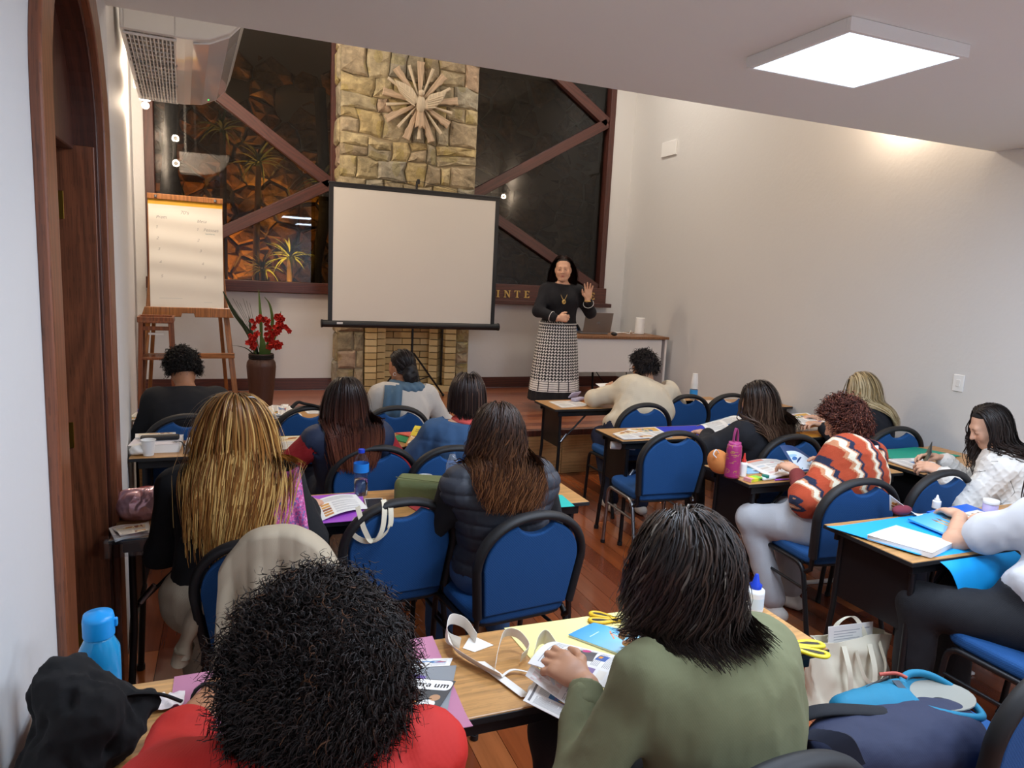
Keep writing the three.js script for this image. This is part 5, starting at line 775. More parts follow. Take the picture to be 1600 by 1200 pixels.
{ // long caramel blonde hair, black jumper, pink shawl
  const P = makePerson({ label: 'seated person with very long caramel blonde hair, black jumper and pink lace scarf', pelvis: [-.01, .58, -2.69], head: [.015, 1.165, -2.93], yaw: .05, headYaw: .1, headPitch: .35, hs: .98, sw: .185, bulk: 1.16, wL: [-.08, .775, -3.02], wR: [.30, .785, -3.04], poleL: [-.55, -1, .4], poleR: [.4, -1, .4], hunch: .05, seed: 8, handR: { d: [.5, -.1, -.8], n: [.1, 1, .1], curl: .6 }, kL: [-.12, .54, -3.05], kR: [.18, .54, -3.08] });
  P.wear('jumper', s => { P.torso(s, .02); P.arms(s, .026, .95); }, fab(0x131316), { hem: .655, neck: .02, amp: .012, fq: 8, cell: .0095 });
  P.bottom(0xb8ab94, .02, 1, .008); P.shoes(0xd8cfbf);
  const org = V(...P.org), J = P.joints, lace = canvasTex(256, 512, (x, w, h) => { x.fillStyle = '#c65a96'; x.fillRect(0, 0, w, h); for (let i = 0; i < 900; i++) { x.fillStyle = pick(['#8d4f8e', '#e08bbb', '#7a62a0', '#b23f80', '#d66aa6', '#6b6fa8']); const r = 2 + rnd() * 7; x.beginPath(); x.arc(rnd() * w, rnd() * h, r, 0, 7); x.fill(); } x.strokeStyle = 'rgba(240,190,220,.6)'; for (let i = 0; i < 160; i++) { x.beginPath(); x.arc(rnd() * w, rnd() * h, 5 + rnd() * 10, 0, 7); x.stroke(); } });
  const back = (x, y) => { let z = -2.2; for (let k = 0; k < 80; k++) { const d = P.cloth(x, y, z); if (d < .006) break; z = Math.max(-3.1, z - Math.max(.003, d * .7)); } return z; };
  part('scarf', sheet((u, v) => { const y = lerp(.70, 1.02, v), x = lerp(.15, .27, u) + .02 * (1 - v) - .02 * v; return [x - org.x, y - org.y, back(x, y) + .008 + .008 * Math.sin(u * 14 + v * 5) - org.z]; }, 14, 24, .003), std(0xffffff, .9, { map: lace }), P.root);
  P.cap(0x5a3c20, .014, .2, .04);
  const cc = [lin(0x3e2716), lin(0x85542a), lin(0xb98240), lin(0xe0b46c)];
  growHair(P, { n: 3800, len: .62, endY: .79, rag: .28, gather: .35, maxR: .24, w: .0062, lift: .18, pad: .035, seg: 22, grav: .2, back: .9, wave: .008, freq: 16, lenV: .5, col: (t, r, k, a, b) => { const hi = clamp(k * 1.5 - .2 + .25 * Math.sin(a * 23), 0, 1), q = clamp(t * 1.9 + .1 + (r - .5) * .5, 0, 1); return mixc(mixc(cc[0], cc[1], q), mixc(cc[1], hi > .75 ? cc[3] : cc[2], hi), clamp(q * 1.1, 0, 1)); }, mask: (a, b, c) => c < .25 ? b > -.6 : b > .4 + (c - .25) * .45 });
  const g = part('head_glasses', join([tube([[-.085, .06, .0], [-.095, .1, .02]], .004, 5), tube([[.085, .06, 0], [.095, .1, .02]], .004, 5), tube(spline([[-.095, .1, .02], [-.07, .125, .04], [0, .118, .05], [.07, .125, .04], [.095, .1, .02]], 16), .003, 5)]), M.steel, P.root); g.position.copy(P.hc).sub(org); g.rotation.y = -.15;
}
{ // wavy brown hair, quilted vest
  const P = makePerson({ label: 'seated person in a dark grey quilted vest with long wavy brown hair', pelvis: [1.09, .58, -2.71], head: [1.045, 1.145, -2.72], yaw: -.02, headYaw: -.05, headPitch: .2, sw: .18, bulk: 1.12, wL: [.95, .775, -2.98], wR: [1.22, .78, -3.0], poleL: [-.8, -1, .3], poleR: [.8, -1, .3], hunch: .02, seed: 11 });
  P.wear('jumper', s => { P.arms(s, .024, .95); P.torso(s, .008); }, fab(0x16171a), { hem: .6, neck: .01, amp: .012, cell: .010 });
  P.wear('quilted_vest', s => { P.torso(s, .03); }, fab(0x30343d, { roughness: .6 }), { hem: .56, neck: .05, amp: .006, fq: 14, cell: .0078, mod: (x, y, z, d) => { const ph = (y / .062) % 1, v = Math.abs(ph - .5) * 2; d -= .0065 * (1 - Math.pow(v, 4)) - .002; const J = P.joints; for (const S of [J.SL, J.SR]) { const w = Math.hypot(x - S.x, (y - S.y + .02), z - S.z); d = Math.max(d, .072 - w); } return d; } });
  P.bottom(0x3b5b86); P.shoes(0xe8e4de); P.cap(0x2a1a12, .014, .12, .04);
  growHair(P, { n: 2600, len: .45, endY: .90, rag: .08, gather: .4, w: .006, lift: .28, pad: .03, seg: 20, grav: .26, wave: .016, freq: 48, lenV: .65, mat: hairWavy, col: (t, r, k) => mixc(mixc(lin(0x1c110c), lin(0x3a2317), r), lin(k > .5 ? 0x8c5a36 : 0x57341f), clamp(t * 1.3 - .35, 0, 1)), mask: (a, b, c) => c < .25 ? b > -.6 : b > .42 + (c - .25) * .45 });
}
{ // long straight dark hair, navy vest over red sleeves
  const P = makePerson({ label: 'seated person with long straight dark hair, navy vest and red sleeves', q: 1.25, pelvis: [.64, .57, -3.87], head: [.575, 1.105, -3.80], yaw: -.12, headYaw: .05, headPitch: .25, sw: .17, bulk: 1.12, wL: [.385, .80, -3.97], wR: [.76, .79, -4.0], poleL: [-1, -.8, .3], poleR: [.9, -1, .3], hunch: .03, seed: 13, handL: { d: [.1, .35, -.9], n: [-.3, .8, .3], curl: 1 } });
  P.wear('jumper', s => { P.torso(s, .008); P.arms(s, .022, .93); }, knit(0x9c1c22), { hem: .6, neck: .01, amp: .01, cell: .0095 });
  P.wear('padded_vest', s => { P.torso(s, .026); }, fab(0x1d2b46, { roughness: .65 }), { hem: .55, neck: .03, amp: .006, cell: .0095, mod: (x, y, z, d) => { const J = P.joints; for (const S of [J.SL, J.SR]) d = Math.max(d, .07 - Math.hypot(x - S.x, y - S.y + .02, z - S.z)); return d; } });
  const org = V(...P.org); for (const S of [P.joints.SL, P.joints.SR]) { const p = []; for (let k = 0; k < 24; k++) { const w = k / 24 * 6.283; p.push(V(S.x + (S === P.joints.SL ? .012 : -.012) - org.x, S.y - .02 + .075 * Math.sin(w) - org.y, S.z + .07 * Math.cos(w) - org.z)); } part('armhole_trim', tube(p, .005, 5, true), M.white, P.root); }
  P.bottom(0x22283a); P.shoes(0x222222); P.cap(0x1f1310, .012, .2, .04);
  growHair(P, { n: 1500, len: .6, endY: .80, gather: .7, w: .0085, lift: .14, pad: .035, seg: 18, grav: .3, back: .95, lenV: .8, col: (t, r, k) => mixc(mixc(lin(0x150d0c), lin(0x2a1814), r), lin(k > .5 ? 0x74422f : 0x552e22), clamp(t * 1.5 - .35, 0, 1)) });
}
{ // bob hair, denim jacket, coral scarf
  const P = makePerson({ label: 'seated person with a dark straight bob, denim jacket and coral neck scarf', q: 1.25, pelvis: [1.235, .57, -3.80], head: [1.285, 1.10, -3.87], yaw: .1, headPitch: .1, sw: .185, bulk: 1.12, wL: [1.08, .785, -4.08], wR: [1.40, .785, -4.08], poleL: [-.9, -1, .3], poleR: [.9, -1, .3], seed: 17, hunch: .03 });
  P.wear('denim_jacket', s => { P.torso(s, .026); P.arms(s, .028, .95); }, fab(0x3a597e, { roughness: .95, sheen: 0 }), { hem: .55, neck: .0, amp: .011, fq: 10, cell: .0095, mod: (x, y, z, d) => d + (z > -3.82 && (Math.abs(y - .87) < .006 || (y < .87 && Math.abs(Math.abs(x - 1.235) - .075) < .006)) ? .005 : 0) });
  const sf = new SDF(); sf.cap(P.N.clone().add(V(-.03, -.01, 0)), P.N.clone().add(V(.03, .0, 0)), .068, .068, .03); sf.ell(P.N.clone().add(V(.01, .01, .0)), [.098, .05, .095], .03);
  part('scarf', nets((x, y, z) => sf.at(x, y, z) - .006 * Math.sin(y * 190 + x * 30) * .6, [P.N.x - .16, P.N.y - .13, P.N.z - .16], [P.N.x + .16, P.N.y + .13, P.N.z + .16], .008, P.org), knit(0xd95850), P.root);
  const cl = new SDF(); cl.ell(P.N.clone().add(V(0, -.045, .0)), [.135, .04, .115], .02); part('collar', nets((x, y, z) => cl.at(x, y, z), [P.N.x - .18, P.N.y - .12, P.N.z - .18], [P.N.x + .18, P.N.y + .08, P.N.z + .18], .009, P.org), fab(0x46668c), P.root);
  P.bottom(0x2a2c34); P.shoes(0x222222); P.cap(0x1c1110, .024, .06, .05);
  growHair(P, { n: 1700, len: .3, endY: 1.04, rag: .01, gather: 0, w: .007, lift: .38, seg: 14, grav: .3, back: .95, lenV: .9, tip: .7, col: (t, r, k) => mixc(lin(0x170e0d), lin(k > .85 ? 0x5a4236 : 0x2e1c18), r) });
}
{ // grey jumper, blue scarf
  const P = makePerson({ label: 'seated person in a pale grey jumper with a blue scarf and dark tied-back hair', q: 1.4, pelvis: [1.12, .57, -4.94], head: [1.165, 1.115, -5.06], yaw: -.03, headYaw: -.55, headPitch: .1, sw: .175, bulk: 1.12, wL: [1.02, .785, -5.2], wR: [1.36, .785, -5.2], poleL: [-.9, -1, .3], poleR: [.9, -1, .3], skin: 'tan', seed: 19 });
  P.wear('jumper', s => { P.torso(s, .022); P.arms(s, .026, .95); }, knit(0xc9c2b8), { hem: .55, neck: .02, amp: .010, cell: .010 });
  const sf = new SDF(); sf.ell(P.N.clone().add(V(.0, .0, .01)), [.15, .055, .13], .03); sf.cap(P.N.clone().add(V(-.06, .02, -.05)), P.N.clone().add(V(.06, .02, -.05)), .035, .035, .03); part('scarf', nets((x, y, z) => sf.at(x, y, z) - .004 * Math.sin(x * 120 + y * 90), [P.N.x - .16, P.N.y - .12, P.N.z - .18], [P.N.x + .16, P.N.y + .14, P.N.z + .16], .008, P.org), fab(0x4f6b80), P.root);
  const back = (x, y) => { let z = -4.5; for (let k = 0; k < 80; k++) { const d = P.cloth(x, y, z); if (d < .006) break; z = Math.max(-5.2, z - Math.max(.003, d * .7)); } return z; }, o = V(...P.org);
  part('scarf_end', sheet((u, v) => { const y = lerp(.70, P.N.y + .03, v), x = lerp(1.0, 1.12, u) - .03 * (1 - v) + .02 * v; return [x - o.x, y - o.y, back(x, y) + .006 + .006 * Math.sin(u * 12) - o.z]; }, 12, 20, .003), fab(0x4f6b80), P.root);
  P.bottom(0x2a2c34); P.shoes(0x222222); P.cap(0x120d0c, .016, .0, .03);
  growHair(P, { n: 900, len: .13, w: .009, lift: .12, seg: 9, grav: .0, to: [0, -.05, -.12], wave: .004, freq: 50, mat: hairWavy, col: dark(0x0e0a0a, 0x2a1c18) });
  const bun = new SDF(); bun.ell(P.H(.0, -.06, -.095), [.066, .085, .05], .03, P.HF); part('hair_bun', nets((x, y, z) => bun.at(x, y, z) - .008 * noise3(x * 40, y * 40, z * 40), [P.hc.x - .2, P.hc.y - .2, P.hc.z - .2], [P.hc.x + .2, P.hc.y + .14, P.hc.z + .2], .008, P.org), std(0x150f0e, .6), P.root); jewel(P, -1, 0xe0e0e0);
}
{ // black top, short dark curly hair
  const P = makePerson({ label: 'seated person in black with short dark curly hair bending over near the flip chart', q: 1.4, pelvis: [-.26, .57, -4.83], head: [-.285, 1.10, -5.03], yaw: -.05, headYaw: -.25, headPitch: .55, sw: .18, bulk: 1.18, wL: [-.44, .785, -5.1], wR: [-.12, .785, -5.12], poleL: [-.4, -1, .3], poleR: [1, -.8, .3], skin: 'tan', seed: 23, hunch: .06 });
  P.wear('jumper', s => { P.torso(s, .022); P.arms(s, .028, .95); }, fab(0x141418), { hem: .55, neck: .02, amp: .009, cell: .0105 });
  P.bottom(0x1c1c20); P.shoes(0x222222); P.cap(0x0f0b0a, .024, 0, .04); jewel(P, 1, 0xe8e8e8);
  curls(P, { n: 2800, off: [0, .03, -.012], rad: [.105, .12, .118], len: .035, r: .007, turns: 1.6, w: .005, seg: 8, mask: (a, b, c) => c < .2 ? b > -.55 : b > .45, col: dark(0x0b0808, 0x1f1512) });
}
{ // cream jumper
  const P = makePerson({ label: 'seated person in a cream jumper with short dark hair and glasses', q: 1.4, pelvis: [3.04, .57, -4.84], head: [3.235, 1.105, -5.08], yaw: .12, headYaw: -.45, headPitch: .35, sw: .2, bulk: 1.3, wL: [3.08, .865, -5.32], wR: [3.47, .79, -5.3], poleL: [-1, -.25, .3], poleR: [1, -.4, .3], skin: 'mid', seed: 29, hunch: .05, kL: [2.87, .53, -5.06], aL: [2.80, .10, -4.72], kR: [3.12, .54, -5.1], aR: [3.0, .10, -4.6], handL: { d: [.2, .45, -.8], n: [-.5, .7, .3], curl: .9 } });
  P.wear('jumper', s => { P.torso(s, .034); P.arms(s, .036, .95); }, knit(0xd8ccb4), { hem: .545, neck: .02, amp: .014, fq: 8, cell: .010 });
  P.bottom(0x1b2540); P.shoes(0xd6d2cc); P.cap(0x120c0c, .02, .0, .04); glassesOn(P, 0x222226);
  curls(P, { n: 2400, off: [0, .028, -.014], rad: [.1, .118, .118], len: .05, r: .011, turns: 1.0, w: .0055, seg: 9, droop: .8, mask: (a, b, c) => c < .2 ? b > -.6 : b > .45 + (c - .2) * .4, col: dark(0x0f0b0c, 0x2c1f1f) });
}
{ // black jacket, long wavy brown hair
  const P = makePerson({ label: 'seated person in a black jacket with long wavy brown hair turned to the stage', q: 1.25, pelvis: [3.34, .57, -3.70], head: [3.235, 1.075, -3.68], yaw: -.2, headYaw: -.45, headPitch: .1, sw: .185, bulk: 1.2, wL: [3.06, .79, -3.92], wR: [3.42, .79, -3.94], poleL: [-1, -.5, .3], poleR: [.9, -1, .3], seed: 31, hunch: .03, eyes: 1, handL: { d: [-.2, .1, -1], n: [0, 1, 0], curl: .6 } });
  P.wear('jacket', s => { P.torso(s, .028); P.arms(s, .03, .95); }, fab(0x15161c), { hem: .55, neck: .02, amp: .011, cell: .0095 });
  P.bottom(0x1a1a1e); P.shoes(0x222222); P.cap(0x1e1512, .016, .18, .03);
  growHair(P, { n: 1700, len: .54, endY: .84, rag: .1, gather: .5, sweep: .3, w: .008, lift: .25, pad: .035, seg: 18, grav: .22, back: .9, wave: .012, freq: 26, lenV: .7, mat: hairWavy, col: (t, r, k) => mixc(mixc(lin(0x1b1310), lin(0x33241c), r), lin(k > .6 ? 0x6a5240 : 0x4a3326), clamp(t * 1.3 - .3, 0, 1)) });
}
{ // ash blonde with glasses
  const P = makePerson({ label: 'seated person in black with straight ash blonde hair and dark glasses by the wall', q: 1.35, pelvis: [4.40, .57, -3.78], head: [4.405, 1.095, -3.90], yaw: -.55, headYaw: -.25, headPitch: .3, sw: .175, bulk: 1.12, wL: [4.06, .83, -3.90], wR: [4.2, .83, -4.02], poleL: [-.6, -1, .4], poleR: [1, -.7, .6], seed: 37, eyes: 1, hunch: .04, handL: { d: [-.9, .15, -.3], n: [-.1, .9, -.2], curl: .7 } });
  P.wear('jumper', s => { P.torso(s, .022); P.arms(s, .026, .93); }, fab(0x14151c), { hem: .55, neck: .02, amp: .010, cell: .010 });
  P.bottom(0x1a1a1e); P.shoes(0x222222); P.cap(0x8c7850, .014, .14, .03); glassesOn(P, 0x1a1a1e);
  growHair(P, { n: 1500, len: .5, endY: .88, sweep: .4, gather: .4, w: .008, lift: .24, pad: .03, seg: 16, grav: .24, back: .9, wave: .008, freq: 24, lenV: .75, col: (t, r, k) => mixc(lin(0x8a7450), lin(k > .4 ? 0xdcc79c : 0xb59c6c), clamp(r * .8 + t * .4, 0, 1)) });
}
{ // zigzag jumper, curly auburn hair
  const rust = lin(0xb5492a), cream = lin(0xe8dfc6), navy = lin(0x232c45), tan = lin(0xcf8f68), org2 = 0;
  const P = makePerson({ label: 'seated person in an orange, cream and navy zigzag jumper with curly auburn hair', pelvis: [2.99, .575, -2.80], head: [3.15, 1.09, -2.88], yaw: -.3, headYaw: -.2, headPitch: .45, sw: .19, bulk: 1.3, wL: [2.885, .82, -2.92], wR: [3.22, .80, -2.98], poleL: [-1, -.9, .5], poleR: [1, -.8, .3], seed: 41, hunch: .07, kL: [2.70, .53, -3.02], aL: [2.78, .10, -2.86], kR: [2.98, .54, -3.06], aR: [2.98, .1, -2.95], handL: { d: [.1, .15, -1], n: [-.2, 1, 0], curl: .6, fine: .004 } });
  const zig = (x, y, z) => { const J = P.joints; const c = x - P.N.x + (y - .8) * .3; const w = c + .0065 * Math.asin(Math.sin(y * 125)); let u = ((w / .118) % 1 + 1) % 1; return u < .36 ? rust : u < .47 ? tan : u < .66 ? cream : u < .72 ? tan : u < .86 ? navy : rust; };
  P.wear('zigzag_jumper', s => { P.torso(s, .03); P.arms(s, .036, .62); }, new THREE.MeshPhysicalMaterial({ color: 0xffffff, vertexColors: true, roughness: .95, bumpMap: rep(knitB, 9, 9), bumpScale: .002 }), { hem: .56, neck: .03, amp: .012, fq: 8, cell: .0052, col: zig });
  P.wear('undersleeve', s => P.arms(s, .014, .93), knit(0x7c3230), { amp: .006, noNeck: true, cell: .009 });
  P.bottom(0xaeb0b4, .016, .95, .008); P.shoes(0xe6e2da); P.cap(0x3a1a14, .022, .02, .05);
  const tagp = part('clothing_label', sheet((u, v) => [(u - .5) * .03, v * .04, .006 * Math.sin(v * 3)], 2, 4, .001), M.paper, P.root); tagp.position.copy(P.N).sub(V(...P.org)).add(V(.05, .0, .085));
  curls(P, { n: 2800, off: [0, .025, -.012], rad: [.118, .132, .128], len: .045, r: .0085, turns: 1.9, w: .0045, seg: 11, mask: (a, b, c) => c < .3 ? b > -.72 : b > .3 + (c - .3) * .5, col: (t, r, k) => mixc(lin(0x32150f), lin(k > .7 ? 0xa8644a : 0x6e3426), r * (.4 + .6 * t)) });
}
{ // white lace top, long dark waves
  const P = makePerson({ label: 'seated person in a white lace top with long dark wavy hair reading a magazine', pelvis: [3.98, .57, -2.46], head: [3.93, 1.105, -2.60], yaw: -.55, headYaw: -.45, headPitch: .45, sw: .17, bulk: 1.15, wL: [3.755, .825, -2.70], wR: [3.97, .85, -2.87], poleL: [-.5, -1, .5], poleR: [.6, -1, .2], seed: 43, face: 0, eyes: 1, hunch: .05, handL: { d: [-.5, .2, -.8], n: [-.3, .8, .3], curl: .7 }, handR: { d: [-.7, .1, -.5], n: [0, .8, -.4], curl: .6 } });
  P.wear('lace_top', s => { P.torso(s, .024); P.arms(s, .032, .94); }, knit(0xe4e0d8, { roughness: .8 }), { hem: .55, neck: .02, amp: .012, fq: 8, cell: .0075, mod: (x, y, z, d) => { const u = (x + z * .8) / .055, v = y / .055, a = Math.abs(((u + v) % 1 + 1) % 1 - .5), b = Math.abs(((u - v) % 1 + 1) % 1 - .5); return d + .003 * (a > .43 || b > .43 ? -1 : .6); } });
  P.bottom(0x1d2130); P.shoes(0x222222); P.cap(0x14100e, .014, .16, -.05);
  growHair(P, { n: 2200, len: .52, endY: .80, rag: .12, gather: .5, sweep: .8, w: .007, lift: .16, pad: .03, seg: 20, grav: .26, back: 1.3, wave: .012, freq: 38, lenV: .7, mat: hairWavy, part: .1, mask: (a, b, c) => (c < -.12 ? b > -.62 : b > .5 + (c + .12) * .4), col: (t, r, k) => mixc(mixc(lin(0x100c0b), lin(0x281c17), r), lin(0x3a2a22), clamp(t - .3, 0, 1)) });
}
{ // white T-shirt, at the edge of the frame
  const P = makePerson({ label: 'seated person in a white T-shirt and black trousers resting an elbow on the cyan card', pelvis: [3.0, .57, -1.64], head: [3.24, 1.15, -1.80], yaw: -.15, headYaw: -.2, headPitch: .35, sw: .17, bulk: 1.15, ua: .33, fa: .30, wL: [3.14, .805, -2.15], wR: [3.3, .80, -2.05], poleL: [-1, -.5, -.05], poleR: [1, -.7, .2], seed: 47, hunch: .05, dSL: [-.10, 0, -.02], kL: [2.68, .53, -1.95], kR: [3.0, .54, -2.02], aL: [2.70, .10, -1.95], aR: [2.95, .1, -1.95], handL: { d: [.4, 0, -1], n: [0, 1, 0], curl: .5 } });
  P.wear('t_shirt', s => { P.torso(s, .03); const J = P.joints; for (const [S, E] of [[J.SL, J.EL], [J.SR, J.ER]]) s.cap(S, S.clone().lerp(E, .62), .078, .085, .05); }, fab(0xcbcbcd, { bumpScale: .0002, sheen: 0 }), { hem: .53, neck: .02, amp: .014, fq: 8, cell: .009 });
  P.bottom(0x15161b, .022); P.shoes(0x18181a, .02); P.cap(0x2a1a14, .02, .1, .04);
  growHair(P, { n: 900, len: .3, w: .009, lift: .2, seg: 12, col: dark(0x1c110d, 0x3a251b) });
}
// ------------------------------------------------------------------ printed matter
const pal = { warm: ['#c8873e', '#e6c08a', '#8c4a2a', '#f1e3c2', '#d9a04a'], cool: ['#3f76b8', '#9cc8e6', '#1f3f70', '#dcebf5', '#5aa0a8'], mix: ['#c14b3a', '#e5b04c', '#4f7fb0', '#efe9dc', '#6f8d55', '#8a6fa0'], pale: ['#f4f2ee', '#e6e2da', '#d8cfc4', '#cfd9de', '#e2c9c2'] };
function pageTex(style, p = 'mix', w = 256, h = 352, draw) {
  return canvasTex(w, h, (x) => {
    const C = pal[p]; x.fillStyle = style === 'cover' ? pick(C) : '#f3f1ec'; x.fillRect(0, 0, w, h);
    const pic = (X, Y, W, H) => { const cs = [pick(C), pick(C)]; x.fillStyle = cs[0]; x.fillRect(X, Y, W, H); x.save(); x.beginPath(); x.rect(X, Y, W, H); x.clip(); for (let k = 0; k < 14; k++) { x.fillStyle = pick(C); x.beginPath(); x.ellipse(X + rnd() * W, Y + rnd() * H, rnd() * W * .3 + 3, rnd() * H * .22 + 3, rnd() * 3, 0, 7); x.fill(); } x.restore(); };
    const text = (X, Y, W, H, lh = 6) => { x.fillStyle = 'rgba(90,92,98,.55)'; for (let y = Y; y < Y + H - 3; y += lh) x.fillRect(X, y, W * (rnd() > .85 ? rr(.4, .8) : rr(.93, 1)), lh * .38); };
    if (style === 'cover') { pic(w * .06, h * .22, w * .88, h * .72); x.fillStyle = pick(C); x.fillRect(w * .1, h * .06, w * .8, h * .1); }
    if (style === 'page') { pic(w * .08, h * .06, w * .84, h * .34); text(w * .08, h * .46, w * .38, h * .48); text(w * .54, h * .46, w * .38, h * .3); pic(w * .54, h * .78, w * .38, h * .17); }
    if (style === 'news') { x.fillStyle = 'rgba(70,70,74,.75)'; x.fillRect(w * .08, h * .05, w * .6, h * .035); for (let c = 0; c < 3; c++) text(w * (.08 + c * .3), h * .14, w * .25, h * .8, 5); pic(w * .38, h * .3, w * .53, h * .26); pic(w * .08, h * .72, w * .25, h * .2); }
    if (style === 'list') { text(w * .1, h * .08, w * .8, h * .2, 9); for (let k = 0; k < 5; k++) { x.fillStyle = pick(C); x.fillRect(w * .1, h * (.34 + k * .125), w * .18, h * .09); text(w * .34, h * (.345 + k * .125), w * .56, h * .08); } }
    if (draw) draw(x, w, h);
  });
}
const printM = t => std(0xffffff, .42, { map: t });
const PG = [printM(pageTex('page', 'mix')), printM(pageTex('news', 'mix')), printM(pageTex('cover', 'warm')), printM(pageTex('cover', 'cool')), printM(pageTex('list', 'mix')), printM(pageTex('page', 'cool')), printM(pageTex('page', 'pale')), printM(pageTex('cover', 'mix')), printM(pageTex('page', 'warm'))];
const cardM = c => std(c, .62, { bumpMap: rep(plasterB, 2, 2), bumpScale: .0002 });
// a sheet over four corners [x, z] (far-left, far-right, near-right, near-left), lifted by f(u, v)
function quadSheet(c, y, th, f = () => 0, nu = 6, nv = 6, slide = null) { return sheet((u, v) => { const a = [lerp(c[3][0], c[2][0], u), lerp(c[3][1], c[2][1], u)], b = [lerp(c[0][0], c[1][0], u), lerp(c[0][1], c[1][1], u)]; return [lerp(a[0], b[0], v), y + f(u, v), lerp(a[1], b[1], v)]; }, nu, nv, th); }
function flatItem(name, label, cat, c, y, mat, th = .0012, f, group) {
  const cx = c.reduce((s, p) => s + p[0], 0) / 4, cz = c.reduce((s, p) => s + p[1], 0) / 4; return solo(name, quadSheet(c.map(p => [p[0] - cx, p[1] - cz]), th / 2, th, f, f ? 12 : 2, f ? 12 : 2), mat, label, cat, [cx, y, cz], 0, group);
}
function booklet(name, label, cat, c, y, mat, th, coverMat) { const cx = c.reduce((s, p) => s + p[0], 0) / 4, cz = c.reduce((s, p) => s + p[1], 0) / 4, q = c.map(p => [p[0] - cx, p[1] - cz]); const t = thing(name, label, cat, [cx, y, cz]); part('pages', quadSheet(q.map(p => [p[0] * .985, p[1] * .985]), th / 2, th, null || undefined, 2, 2), M.paper, t); part('cover', quadSheet(q, th + .0006, .0012, (u, v) => .0015 * Math.sin(u * 3), 4, 2), mat, t); return t; }
const Y0 = TT + .0006;
// ---- nearest table
flatItem('card_sheet', 'dusty pink card sheet under the cut-out pictures on the closest table', 'card', [[-.14, -1.86], [.545, -1.875], [.52, -1.425], [-.14, -1.435]], Y0, cardM(0xbd7d99), .0015, (u, v) => .012 * Math.max(0, .12 - v) * 8);
flatItem('card_sheet', 'pale yellow card sheet hanging over the front edge of the closest table', 'card', [[.765, -1.86], [1.43, -1.85], [1.45, -1.36], [.79, -1.36]], Y0, cardM(0xefe59a), .0015, (u, v) => v < .2 ? -.35 * (.2 - v) ** 1.2 : 0);
flatItem('picture_cutout', 'grey and violet magazine page piece lying on the pink card', 'paper', [[.36, -1.745], [.565, -1.70], [.475, -1.49], [.30, -1.55]], Y0 + .002, printM(canvasTex(256, 256, (x, w, h) => { x.fillStyle = '#8d9296'; x.fillRect(0, 0, w, h); x.save(); x.translate(60, 20); x.rotate(.35); x.fillStyle = '#6d58a8'; x.fillRect(-60, 0, 170, 60); x.fillStyle = '#3448a0'; x.fillRect(40, 50, 120, 60); x.fillStyle = '#c9a0c4'; x.fillRect(30, 60, 90, 40); x.fillStyle = '#e8d7a8'; x.beginPath(); x.ellipse(50, 60, 40, 20, 0, 0, 7); x.fill(); x.fillStyle = '#b596c8'; x.fillRect(-80, 40, 90, 40); x.restore(); })), .0012, (u, v) => .006 * (1 - v) * u);
flatItem('picture_cutout', 'white cut-out reading Para um on a dark picture of food plates', 'paper', [[.36, -1.70], [.535, -1.61], [.45, -1.50], [.29, -1.57]], Y0 + .008, printM(canvasTex(384, 256, (x, w, h) => { x.fillStyle = '#4a4c4e'; x.fillRect(0, 0, w, h); x.fillStyle = '#f4f3f0'; x.beginPath(); x.roundRect ? x.roundRect(150, 4, 230, 78, 26) : x.rect(150, 4, 230, 78); x.fill(); x.fillStyle = '#222'; x.font = 'bold 50px sans-serif'; x.fillText('Para um', 168, 62); x.fillStyle = '#dfe6dd'; x.beginPath(); x.ellipse(90, 170, 95, 80, 0, 0, 7); x.fill(); x.fillStyle = '#e0b548'; x.beginPath(); x.ellipse(100, 200, 55, 38, 0, 0, 7); x.fill(); x.fillStyle = '#d98b46'; for (let k = 0; k < 9; k++) { x.save(); x.translate(100 + k * 20, 140 + k * 7); x.rotate(.5 + k * .2); x.fillRect(-25, -6, 50, 12); x.restore(); } x.fillStyle = '#f1f0ec'; x.beginPath(); x.ellipse(300, 195, 50, 36, -.3, 0, 7); x.fill(); x.fillStyle = '#b98d6a'; x.beginPath(); x.ellipse(330, 140, 28, 24, 0, 0, 7); x.fill(); })), .0012, (u, v) => .006 * u * v);
flatItem('picture_cutout', 'small pale cut-out with a pink shape beside the dark afro hair', 'paper', [[.30, -1.565], [.375, -1.54], [.345, -1.485], [.285, -1.50]], Y0 + .002, printM(canvasTex(64, 64, (x) => { x.fillStyle = '#dfe0ee'; x.fillRect(0, 0, 64, 64); x.fillStyle = '#c37f92'; x.fillRect(14, 8, 12, 40); x.fillRect(30, 30, 26, 10); })));
flatItem('picture_cutout', 'black and white photo scrap at the top of the pile of cut-outs', 'paper', [[.40, -1.775], [.565, -1.735], [.545, -1.70], [.385, -1.735]], Y0 + .004, PG[1]);
{ const P = [[.61, -1.785], [.645, -1.835], [.668, -1.828], [.70, -1.775], [.635, -1.755]]; const g = extrude(P.map(p => [p[0] - .65, -p[1] - 1.79]), .0012); g.rotateX(-Math.PI / 2); solo('paper_scrap', g, M.paper, 'white five-cornered paper scrap on bare wood above the cut paper strips', 'paper', [.65, Y0, -1.79]); }
